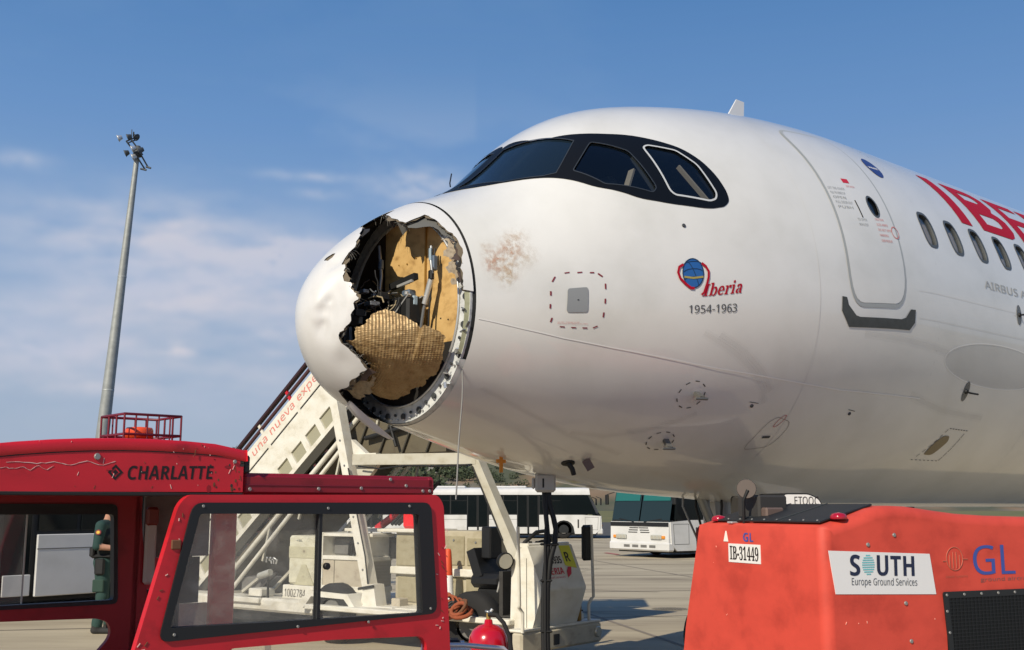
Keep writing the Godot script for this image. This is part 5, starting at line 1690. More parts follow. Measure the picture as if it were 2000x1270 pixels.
	# bumper with lamps, towing eye
	var bu := bx("bumper", Vector3(5.36, 0.14, -0.78), Vector3(5.50, 0.36, 0.72), M.bumper_cream, t, 0.025)
	bx("bumper_lip", Vector3(5.30, 0.36, -0.78), Vector3(5.49, 0.385, 0.72), M.cream, bu, 0.008)
	disc("fog_lamp", Vector3(5.50, 0.26, -0.68), Vector3(1, 0, 0), 0.06, 0.03, M.lens_clear, bu)
	bx("lamp_recess", Vector3(5.495, 0.19, 0.16), Vector3(5.51, 0.30, 0.06), M.black, bu)
	bx("side_flap", Vector3(5.2, 0.38, -0.50), Vector3(5.42, 0.78, -0.44), M.ochre, t, 0.01)
	# mirrors on cranked arms
	for s in [[0.78, 0.30, 5.50], [-0.66, 0.0, 5.45]]:
		var z: float = s[0]
		rod("mirror_arm", [Vector3(s[2], 0.36, z * 0.9), Vector3(s[2], 0.56, z * 0.9), Vector3(s[2], 0.62, z * 0.98), Vector3(s[2] + 0.02, 0.64, z), Vector3(s[2], 1.44, z)], 0.018, M.cream, t, 8)
		if z < 0.0:
			bx("mirror", Vector3(s[2] - 0.06, 1.04, z - 0.06 + s[1] * 0.2), Vector3(s[2] + 0.0, 1.44, z + 0.14), M.black, t, 0.03)
	# hose loop over the console top
	rod("console_hose", [Vector3(5.22, 1.10, 0.42), Vector3(5.25, 1.26, 0.34), Vector3(5.28, 1.37, 0.16), Vector3(5.28, 1.38, 0.0), Vector3(5.28, 1.30, -0.12), Vector3(5.28, 1.22, -0.14)], 0.022, M.black, t, 8)
	# upper hoses and red pipe seen under the platform
	for k in 3:
		rod("boom_hose", [Vector3(2.65 + 0.06 * k, 1.42, -0.3), Vector3(2.9 + 0.08 * k, 1.65, -0.35), Vector3(3.2 + 0.1 * k, 1.95, -0.35)], 0.022, M.black, t, 7)
	rod("red_pipe", [Vector3(2.2, 1.36, -0.5), Vector3(2.62, 1.62, -0.55)], 0.05, M.red_plain, t, 8)
	# things standing on the truck
	var rc := thing("red_container", "bright red container standing on the stairs truck behind the leaning leg", "container", t.transform * Vector3(3.10, 1.376, -0.35), -37.8)
	bx("tank", Vector3(-0.20, 0.0, -0.14), Vector3(0.18, 0.27, 0.14), M.bright_red, rc, 0.03)
	bx("cap", Vector3(-0.22, 0.20, -0.05), Vector3(-0.16, 0.30, 0.05), M.white, rc, 0.01)
	bx("handle", Vector3(-0.1, 0.27, -0.02), Vector3(0.08, 0.30, 0.02), M.bright_red, rc, 0.008)
	var cn := thing("traffic_cone", "orange topped traffic cone with a pale band just past the red cab door", "traffic cone", Vector3(-0.765, 0.475, -13.6), 0.0)
	cn.scale = Vector3(0.95, 1.28, 0.95)
	st_cone(cn)
	var sr := thing("cargo_straps", "tangle of rusty orange straps and black hose beside the driver's seat", "straps", t.transform * Vector3(4.42, 0.46, 0.62), -37.8)
	var r := RandomNumberGenerator.new()
	r.seed = 21
	for k in 12:
		var pts := []
		var rad := r.randf_range(0.07, 0.13)
		var cc := Vector3(r.randf_range(-0.2, 0.25), r.randf_range(0.05, 0.16), r.randf_range(-0.06, 0.06))
		var ax := Vector3(r.randf_range(-0.5, 0.5), r.randf_range(0.2, 1), r.randf_range(0.3, 1)).normalized()
		rod("strap_loop", ringpts(cc, ax, rad, 12), r.randf_range(0.014, 0.028), [M.strap, M.strap, M.rust, M.black][k % 4], sr, 6)

func st_cone(cn: Node3D) -> void:
	var c := mk()
	lathe(c, Vector3.ZERO, Vector3.UP, [Vector2(0.0, 0.0), Vector2(0.10, 0.0), Vector2(0.085, 0.03), Vector2(0.060, 0.32)], 18)
	obj("band", c, M.white, cn)
	c = mk()
	lathe(c, Vector3(0, 0.32, 0), Vector3.UP, [Vector2(0.060, 0.0), Vector2(0.04, 0.22), Vector2(0.03, 0.24), Vector2(0.0, 0.245)], 18)
	obj("tip", c, M.cone_orange, cn)
	bx("foot", Vector3(-0.12, -0.0, -0.12), Vector3(0.12, 0.03, 0.12), M.rubber, cn, 0.008)

func ringpts(c: Vector3, axis: Vector3, r: float, n: int) -> Array:
	axis = axis.normalized()
	var x := axis.cross(Vector3(0.21, 0.33, 0.92)).normalized()
	var y := axis.cross(x)
	var out := []
	for k in n + 1:
		out.append(c + (x * cos(TAU * k / n) + y * sin(TAU * k / n)) * r)
	return out

# ---------------------------------------------------------------- airport buses
func make_bus(called: String, label: String, at: Vector3, turn: float, group: String, lean := 0.62) -> Node3D:
	var t := thing(called, label, "bus", at, turn, group)
	var L := 13.6
	# roof with rounded shoulders, swept along x
	var st := mk()
	st.set_smooth_group(1)
	var sec := [Vector2(-1.47, 2.30), Vector2(-1.47, 2.46), Vector2(-1.40, 2.60), Vector2(-1.2, 2.67), Vector2(0, 2.70), Vector2(1.2, 2.67), Vector2(1.40, 2.60), Vector2(1.47, 2.46), Vector2(1.47, 2.30)]
	var mid := Vector3(-7, 2.2, 0)
	for k in sec.size() - 1:
		var a: Vector2 = sec[k]
		var b: Vector2 = sec[k + 1]
		quad_out(st, Vector3(-lean - 0.12 * (a.y - 2.3), a.y, a.x), Vector3(-lean - 0.12 * (b.y - 2.3), b.y, b.x), Vector3(-L, b.y, b.x), Vector3(-L, a.y, a.x), mid)
	st.set_smooth_group(-1)
	for x in [-lean, -L]:
		for k in sec.size() - 1:
			var o := -0.12 if x > -1 else 0.0
			tri_out(st, Vector3(x + o * 0.2, 2.3, 0), Vector3(x + o * (sec[k].y - 2.3), sec[k].y, sec[k].x), Vector3(x + o * (sec[k + 1].y - 2.3), sec[k + 1].y, sec[k + 1].x), mid)
	obj("roof", st, M.bus_white, t)
	for x in [-11.8, -8.2, -4.9]:
		bx("roof_unit", Vector3(x - 0.9, 2.66, -0.8), Vector3(x + 0.9, 2.78, 0.8), M.bus_white, t, 0.05)
	# dark body between roof and skirts
	bx("dark_shell", Vector3(-L + 0.05, 0.30, -1.42), Vector3(-lean - 0.13, 2.32, 1.42), M.bus_dark, t)
	bx("underframe", Vector3(-L + 0.2, 0.16, -1.35), Vector3(-0.3, 0.34, 1.35), M.black, t)
	var panels := [[-3.34, -0.72], [-6.03, -4.50], [-9.0, -7.17], [-11.7, -10.14], [-L, -12.84]]
	var doors := [[-4.5, -3.34], [-7.17, -6.03], [-10.14, -9.0], [-12.84, -11.7]]
	for s in [-1.0, 1.0]:
		for p in panels:
			if p[1] > -1.0:
				# front skirt with a wheel arch
				var arch := PackedVector2Array([Vector2(-3.34, 0.24), Vector2(-2.62, 0.24)])
				for k in 9:
					var a := PI - PI * k / 8.0
					arch.append(Vector2(-2.03 + 0.56 * cos(a), 0.40 + 0.56 * sin(a)))
				arch.append_array(PackedVector2Array([Vector2(-1.44, 0.24), Vector2(-0.35, 0.24), Vector2(-0.10, 0.45), Vector2(-0.06, 1.18), Vector2(-1.0, 1.24), Vector2(-3.34, 1.24)]))
				sheet("side_panel", poly(Array(arch)), [], s * 1.45 - 0.03, s * 1.45 + 0.03, M.bus_white, t)
			else:
				bx("side_panel", Vector3(p[0] + 0.02, 0.24, s * 1.42), Vector3(p[1] - 0.02, 1.24, s * 1.48), M.bus_white, t, 0.012)
				bx("panel_rail", Vector3(p[0] + 0.02, 1.0, s * 1.475), Vector3(p[1] - 0.02, 1.015, s * 1.485), M.grime_grey, t)
			var nw := 2 if p[1] - p[0] > 1.3 else 1
			for k in nw:
				var x0: float = lerpf(p[0], p[1], float(k) / nw) + 0.04
				var x1: float = lerpf(p[0], p[1], float(k + 1) / nw) - 0.04
				var w := bx("window", Vector3(x0, 1.30, s * 1.425), Vector3(x1, 2.27, s * 1.445), M.bus_glass, t, 0.006)
				bx("window_bar", Vector3(x0, 1.98, s * 1.44), Vector3(x1, 2.0, s * 1.452), M.black, w)
		for d in doors:
			for k in 2:
				var x0: float = lerpf(d[0], d[1], k / 2.0) + 0.03
				var x1: float = lerpf(d[0], d[1], (k + 1) / 2.0) - 0.03
				var dl := bx("door", Vector3(x0, 0.28, s * 1.41), Vector3(x1, 2.28, s * 1.435), M.bus_glass, t, 0.006)
				bx("door_panel", Vector3(x0 + 0.02, 0.26, s * 1.43), Vector3(x1 - 0.02, 0.60, s * 1.455), M.bus_white, dl, 0.01)
				bx("door_frame", Vector3(x1 - 0.05, 0.6, s * 1.43), Vector3(x1, 2.28, s * 1.45), M.black, dl)
		# driver's side window, slanted towards the windscreen
		sheet("cab_window", poly([[-2.2, 1.30], [-0.28, 1.26], [-lean - 0.1, 2.24], [-2.2, 2.27]]), [], s * 1.44 - 0.015, s * 1.44 + 0.015, M.bus_glass, t)
		for x in [-2.03, -10.9]:
			var w := mk()
			lathe(w, Vector3(x, 0.46, s * 1.30 - 0.12), Vector3(0, 0, 1), [Vector2(0.26, 0.0), Vector2(0.42, 0.0), Vector2(0.46, 0.05), Vector2(0.46, 0.19), Vector2(0.42, 0.24), Vector2(0.26, 0.24)], 24)
			var ty := obj("wheel", w, M.rubber, t)
			disc("hub", Vector3(x, 0.46, s * 1.30 - 0.11), Vector3(0, 0, 1), 0.26, 0.22, M.grime_grey, ty)
		sheet("door_outline", poly([[-0.9, 0.45], [-0.22, 0.45], [-0.18, 1.12], [-0.9, 1.12]]), [rounded(poly([[-0.885, 0.465], [-0.235, 0.465], [-0.195, 1.105], [-0.885, 1.105]]), 0.02, 2)], s * 1.482 - 0.002, s * 1.482 + 0.002, M.grime_grey, t)
		bx("side_vent", Vector3(-1.30, 0.55, s * 1.479), Vector3(-1.22, 1.0, s * 1.486), M.grime_dark, t)
	# front: mask, windscreen in two panes, lamps, slots
	var fm := poly([[0.0, 0.30], [-0.02, 1.18], [-0.75, 1.18], [-0.75, 0.30]])
	sheet("front_mask", fm, [], -1.44, 1.44, M.bus_white, t)
	bx("bumper", Vector3(-0.25, 0.22, -1.47), Vector3(0.06, 0.52, 1.47), M.bus_white, t, 0.05)
	for s in [-1.0, 1.0]:
		var ws := mk()
		ws.set_smooth_group(-1)
		var z0: float = 0.03 * s
		var z1: float = 1.43 * s
		quad_out(ws, Vector3(-0.03, 1.16, z0), Vector3(-0.06, 1.16, z1), Vector3(-lean - 0.04, 2.36, z1), Vector3(-lean - 0.01, 2.36, z0), Vector3(-3, 1, 0))
		var g := obj("windscreen", ws, M.bus_screen, t)
		var sv := mk()
		quad_out(sv, Vector3(-0.60 * lean, 1.88, z0 * 3.0), Vector3(-0.60 * lean - 0.02, 1.88, z1 * 0.96), Vector3(-0.93 * lean - 0.02, 2.29, z1 * 0.96), Vector3(-0.93 * lean, 2.29, z0 * 3.0), Vector3(-3, 1, 0))
		obj("sun_strip", sv, M.teal_strip, g)
		strut("wiper", Vector3(-0.02, 1.17, 0.25 * s), Vector3(-0.08, 1.28, 1.05 * s), 0.025, 0.025, M.black, g)
		var hlm := bx("headlamp", Vector3(0.0, 0.60, s * 0.86 - 0.26), Vector3(0.045, 0.76, s * 0.86 + 0.26), M.lamp_grey, t, 0.02)
		for k in 3:
			disc("lens", Vector3(0.042, 0.68, s * (0.70 + 0.16 * k)), Vector3(1, 0, 0), 0.06, 0.012, M.lens_clear, hlm, 12)
		bx("indicator", Vector3(-0.02, 0.63, s * 1.20 - 0.07), Vector3(0.04, 0.73, s * 1.20 + 0.07), M.orange_tag, t, 0.015)
		strut("mirror_arm", Vector3(-0.3, 2.2, 1.45 * s), Vector3(-0.05, 2.1, 1.66 * s), 0.03, 0.03, M.black, t)
		bx("mirror", Vector3(-0.10, 1.75, 1.60 * s), Vector3(-0.02, 2.1, 1.75 * s), M.black, t, 0.02)
	bx("screen_sill", Vector3(-0.05, 1.03, -1.43), Vector3(0.004, 1.165, 1.43), M.black, t, 0.004)
	bx("dashboard", Vector3(-0.3, 1.16, -1.38), Vector3(-0.06, 1.24, 1.38), M.black, t)
	bx("centre_pillar", Vector3(-0.10, 1.16, -0.035), Vector3(-0.02, 1.24, 0.035), M.black, t)
	for k in 4:
		for s in [-1.0, 1.0]:
			bx("front_slot", Vector3(-0.01, 0.82 + 0.075 * k, s * (0.30 - 0.03 * k) - 0.22), Vector3(0.004, 0.845 + 0.075 * k, s * (0.30 - 0.03 * k) + 0.22), M.grime_dark, t)
	for k in 4:
		bx("bumper_slot", Vector3(0.055, 0.33, -0.72 + 0.42 * k - 0.15), Vector3(0.064, 0.42, -0.72 + 0.42 * k + 0.15), M.grime_grey, t, 0.003)
	return t

# ---------------------------------------------------------------- figures: smooth union of tapered capsules, meshed by surface nets
func flesh(st: SurfaceTool, caps: Array, cell: float, k: float) -> void:
	var lo := Vector3.ONE * INF
	var hi := -lo
	for c in caps:
		var r := maxf(c[2], c[3]) + k + cell * 2.0
		lo = lo.min(c[0] - Vector3.ONE * r).min(c[1] - Vector3.ONE * r)
		hi = hi.max(c[0] + Vector3.ONE * r).max(c[1] + Vector3.ONE * r)
	var n := Vector3i(((hi - lo) / cell).ceil()) + Vector3i.ONE
	var f := PackedFloat32Array()
	f.resize(n.x * n.y * n.z)
	f.fill(1.0)
	var best := PackedFloat32Array()
	best.resize(f.size())
	best.fill(9.0)
	var who := PackedInt32Array()
	who.resize(f.size())
	for ci in caps.size():
		var c: Array = caps[ci]
		var a: Vector3 = c[0]
		var b: Vector3 = c[1]
		var m := maxf(c[2], c[3]) + k + cell * 2.0
		var i0 := Vector3i(((a.min(b) - Vector3.ONE * m - lo) / cell).floor()).clamp(Vector3i.ZERO, n - Vector3i.ONE)
		var i1 := Vector3i(((a.max(b) + Vector3.ONE * m - lo) / cell).ceil()).clamp(Vector3i.ZERO, n - Vector3i.ONE)
		var ab := b - a
		var l2 := maxf(ab.length_squared(), 1e-9)
		for z in range(i0.z, i1.z + 1):
			for y in range(i0.y, i1.y + 1):
				for x in range(i0.x, i1.x + 1):
					var p := lo + Vector3(x, y, z) * cell
					var t := clampf((p - a).dot(ab) / l2, 0.0, 1.0)
					var d := p.distance_to(a + ab * t) - lerpf(c[2], c[3], t)
					var id := x + n.x * (y + n.y * z)
					if d < best[id]:
						best[id] = d
						who[id] = ci
					var h := clampf(0.5 + 0.5 * (f[id] - d) / k, 0.0, 1.0)
					f[id] = lerpf(f[id], d, h) - k * h * (1.0 - h)
	var vid := {}
	var verts := []
	var corner := [Vector3i(0, 0, 0), Vector3i(1, 0, 0), Vector3i(0, 1, 0), Vector3i(1, 1, 0), Vector3i(0, 0, 1), Vector3i(1, 0, 1), Vector3i(0, 1, 1), Vector3i(1, 1, 1)]
	var edges := [[0, 1], [2, 3], [4, 5], [6, 7], [0, 2], [1, 3], [4, 6], [5, 7], [0, 4], [1, 5], [2, 6], [3, 7]]
	for z in n.z - 1:
		for y in n.y - 1:
			for x in n.x - 1:
				var id := x + n.x * (y + n.y * z)
				var v := []
				var neg := 0
				for c in corner:
					var q := f[id + c.x + n.x * (c.y + n.y * c.z)]
					v.append(q)
					if q < 0.0:
						neg += 1
				if neg == 0 or neg == 8:
					continue
				var sum := Vector3.ZERO
				var cnt := 0
				for e in edges:
					var q0: float = v[e[0]]
					var q1: float = v[e[1]]
					if (q0 < 0.0) != (q1 < 0.0):
						sum += Vector3(corner[e[0]]).lerp(Vector3(corner[e[1]]), q0 / (q0 - q1))
						cnt += 1
				vid[id] = verts.size()
				verts.append([lo + (Vector3(x, y, z) + sum / cnt) * cell, who[id]])
	st.set_smooth_group(1)
	var step := [1, n.x, n.x * n.y]
	for id in vid:
		for ax in 3:
			var j: int = id + step[ax]
			if j >= f.size() or (f[id] < 0.0) == (f[j] < 0.0):
				continue
			var u: int = step[(ax + 1) % 3]
			var w: int = step[(ax + 2) % 3]
			if not (vid.has(id - u) and vid.has(id - w) and vid.has(id - u - w)):
				continue
			var q := [vid[id], vid[id - u], vid[id - u - w], vid[id - w]]
			if f[id] < 0.0:
				q.reverse()
			for t in [[0, 1, 2], [0, 2, 3]]:
				for i in t:
					st.set_color(caps[verts[q[i]][1]][4])
					st.add_vertex(verts[q[i]][0])

func build_person() -> void:
	var t := thing("person", "person in dark green uniform with a sleeve badge standing beyond the tractor cab", "person", Vector3(-5.585, 0, -15.6), 0.0)
	t.scale = Vector3(1.12, 1.0, 1.08)
	var shirt := Color(0.015, 0.045, 0.042)
	var vest := Color(0.008, 0.012, 0.014)
	var trou := Color(0.022, 0.058, 0.048)
	var boot := Color(0.03, 0.03, 0.03)
	var skin_c := Color(0.42, 0.22, 0.15)
	var caps := [
		# legs, facing +x
		[Vector3(0, 0.92, 0.09), Vector3(0.02, 0.50, 0.11), 0.105, 0.072, trou], [Vector3(0.02, 0.50, 0.11), Vector3(-0.02, 0.12, 0.12), 0.072, 0.062, trou],
		[Vector3(0, 0.92, -0.09), Vector3(0.05, 0.50, -0.11), 0.105, 0.072, trou], [Vector3(0.05, 0.50, -0.11), Vector3(0.04, 0.12, -0.12), 0.072, 0.062, trou],
		[Vector3(-0.02, 0.16, 0.12), Vector3(-0.03, 0.05, 0.12), 0.058, 0.05, boot], [Vector3(-0.05, 0.045, 0.12), Vector3(0.17, 0.035, 0.13), 0.045, 0.035, boot],
		[Vector3(0.04, 0.16, -0.12), Vector3(0.03, 0.05, -0.12), 0.058, 0.05, boot], [Vector3(0.01, 0.045, -0.12), Vector3(0.23, 0.035, -0.13), 0.045, 0.035, boot],
		# trunk
		[Vector3(0, 0.95, -0.06), Vector3(0, 0.95, 0.06), 0.125, 0.125, trou], [Vector3(0, 1.08, -0.04), Vector3(0, 1.08, 0.04), 0.125, 0.125, vest],
		[Vector3(0.0, 1.28, -0.08), Vector3(0.0, 1.28, 0.08), 0.13, 0.13, vest], [Vector3(-0.01, 1.44, -0.14), Vector3(-0.01, 1.44, 0.14), 0.075, 0.075, shirt],
		[Vector3(0, 1.48, 0), Vector3(0.02, 1.58, 0), 0.058, 0.052, skin_c],
		# arms: bent forward, hands meeting in front
		[Vector3(-0.01, 1.44, 0.20), Vector3(-0.03, 1.16, 0.25), 0.068, 0.052, shirt], [Vector3(-0.03, 1.16, 0.25), Vector3(0.20, 1.13, 0.18), 0.045, 0.034, skin_c],
		[Vector3(-0.01, 1.44, -0.20), Vector3(-0.03, 1.16, -0.25), 0.068, 0.052, shirt], [Vector3(-0.03, 1.16, -0.25), Vector3(0.20, 1.13, -0.10), 0.045, 0.034, skin_c],
	]
	# hands with five fingers each
	for s in [1.0, -1.0]:
		var w := Vector3(0.20, 1.13, 0.18 if s > 0.0 else -0.10)
		var palm := w + Vector3(0.08, 0.0, -0.03 * s)
		caps.append([w, palm, 0.03, 0.034, skin_c])
		for k in 4:
			var b := palm + Vector3(0.02, 0.025 - 0.017 * k, 0)
			var mid: Vector3 = b + Vector3(0.035, -0.004, -0.012 * s)
			caps.append([b, mid, 0.010, 0.009, skin_c])
			caps.append([mid, mid + Vector3(0.012, -0.012, -0.022 * s) * (1.0 if k < 3 else 0.75), 0.009, 0.008, skin_c])
		caps.append([w + Vector3(0.04, 0.025, -0.01 * s), w + Vector3(0.075, 0.055, -0.03 * s), 0.012, 0.009, skin_c])
	var st := mk()
	flesh(st, caps, 0.015, 0.02)
	var hd := [
		[Vector3(0.03, 1.68, 0), Vector3(0.02, 1.73, 0), 0.085, 0.092, skin_c], [Vector3(0.05, 1.61, 0), Vector3(0.07, 1.63, 0), 0.055, 0.05, skin_c],
		[Vector3(0.115, 1.675, 0), Vector3(0.135, 1.655, 0), 0.011, 0.015, skin_c],
		[Vector3(0.02, 1.69, 0.088), Vector3(0.015, 1.66, 0.085), 0.018, 0.012, skin_c], [Vector3(0.02, 1.69, -0.088), Vector3(0.015, 1.66, -0.085), 0.018, 0.012, skin_c],
		[Vector3(0.105, 1.62, -0.02), Vector3(0.105, 1.62, 0.02), 0.011, 0.011, Color(0.35, 0.13, 0.1)],
		[Vector3(0.107, 1.685, 0.032), Vector3(0.109, 1.685, 0.032), 0.012, 0.012, Color(0.05, 0.03, 0.02)], [Vector3(0.107, 1.685, -0.032), Vector3(0.109, 1.685, -0.032), 0.012, 0.012, Color(0.05, 0.03, 0.02)],
		[Vector3(-0.02, 1.73, -0.03), Vector3(-0.02, 1.73, 0.03), 0.085, 0.085, Color(0.02, 0.015, 0.01)],
		[Vector3(0.02, 1.58, 0), Vector3(0.02, 1.62, 0), 0.052, 0.055, skin_c],
	]
	flesh(st, hd, 0.009, 0.012)
	obj("body", st, M.figure, t)
	var cap := mk()
	lathe(cap, Vector3(0.015, 1.745, 0), Vector3.UP, [Vector2(0.098, 0.0), Vector2(0.102, 0.03), Vector2(0.085, 0.075), Vector2(0.0, 0.09)], 20)
	obj("cap", cap, M.cap_green, t)
	bx("cap_peak", Vector3(0.07, 1.742, -0.07), Vector3(0.19, 1.752, 0.07), M.cap_green, t, 0.004)
	bx("belt", Vector3(-0.13, 1.0, -0.19), Vector3(0.13, 1.05, 0.19), M.black, t, 0.03)
	bx("holster", Vector3(-0.06, 0.78, 0.17), Vector3(0.06, 1.0, 0.225), M.black, t, 0.02)
	bx("radio_pouch", Vector3(-0.14, 1.02, 0.12), Vector3(-0.08, 1.15, 0.20), M.black, t, 0.015)
	var bd := disc("sleeve_badge", Vector3(-0.01, 1.35, 0.282), Vector3(0, 0.1, 1), 0.036, 0.008, M.badge_red, t, 16)
	disc("badge_crest", Vector3(-0.01, 1.35, 0.289), Vector3(0, 0.1, 1), 0.022, 0.006, M.badge_gold, bd, 10)
	bx("thigh_pocket", Vector3(-0.08, 0.55, 0.17), Vector3(0.06, 0.72, 0.20), M.trouser, t, 0.012)

# ---------------------------------------------------------------- floodlight mast
func build_mast() -> void:
	var t := thing("floodlight_mast", "tall tapered grey floodlight mast with a cluster of lamps at its top", "floodlight mast", Vector3(-27.97, 0, -75))
	var top := Vector3(1.70, 26.1, 0)
	var st := mk()
	var pts := []
	for k in 9:
		pts.append(Vector3(0, 0, 0).lerp(top, k / 8.0))
	tube(st, pts, 0.52, 20, 0.165)
	obj("pole", st, M.mast_grey, t)
	disc("base_flange", Vector3(0, 0, 0), Vector3.UP, 0.8, 0.06, M.mast_grey, t)
	var dirn := top.normalized()
	for k in 2:
		var c: Vector3 = top * (0.36 + 0.3 * k)
		var jst := mk()
		lathe(jst, c, dirn, [Vector2(0.52 - 0.355 * (0.36 + 0.3 * k) + 0.012, 0.0), Vector2(0.52 - 0.355 * (0.36 + 0.3 * k) + 0.012, 0.12), Vector2(0.3 - 0.2 * k, 0.14)], 18)
		obj("pole_joint", jst, M.mast_grey, t)
	var q := func(px: float, py: float, z: float) -> Vector3:
		# offsets in the head, metres right of and above the pole top
		return top + Vector3((px - 268.0) * 0.0345, (295.0 - py) * 0.0353, z)
	# stay cables and cross bars of the head frame
	for e in [[247, 272, 268, 300], [256, 268, 276, 295], [277, 298, 289, 322], [271, 305, 283, 326], [247, 272, 262, 258], [250, 276, 264, 262]]:
		rod("head_bar", [q.call(e[0], e[1], 0.3), q.call(e[2], e[3], -0.3)], 0.055, M.mast_dark, t, 6)
	for e in [[287, 322, 297, 325], [276, 326, 288, 329]]:
		rod("head_bar", [q.call(e[0], e[1], 0.0), q.call(e[2], e[3], 0.0)], 0.07, M.mast_dark, t, 6)
	for e in [[236, 267, 0.5, 1], [262, 293, -0.6, 1], [266, 290, 0.6, 1], [276, 287, 0.0, 0], [250, 296, 0.3, 0], [278, 294, 0.5, 0], [259, 257, -0.3, 0], [252, 262, 0.2, 0], [266, 305, 0.4, 1]]:
		var p: Vector3 = q.call(e[0], e[1], e[2])
		var lm := mk()
		lathe(lm, p, Vector3(0.75, -0.5, 0.3) if int(e[0]) % 2 else Vector3(-0.8, -0.45, 0.3), [Vector2(0.0, -0.16), Vector2(0.14, -0.14), Vector2(0.22, 0.10), Vector2(0.27, 0.14), Vector2(0.0, 0.15)], 12)
		obj("floodlight", lm, M.lamp_alu if e[3] else M.mast_dark, t)
	lathe(st, top, dirn, [Vector2(0.2, 0.0), Vector2(0.2, 0.1)], 8)
	var col := mk()
	lathe(col, top - dirn * 0.25, dirn, [Vector2(0.165, 0.0), Vector2(0.30, 0.05), Vector2(0.30, 0.30), Vector2(0.18, 0.45), Vector2(0.16, 0.8), Vector2(0.0, 0.82)], 16)
	obj("head_collar", col, M.mast_dark, t)
	rod("lightning_rod", [q.call(254, 262, 0.0), q.call(254, 245, 0.0)], 0.03, M.mast_dark, t, 6)
	rod("lightning_rod", [q.call(258, 258, 0.0), q.call(260, 252, 0.2)], 0.05, M.mast_dark, t, 6)

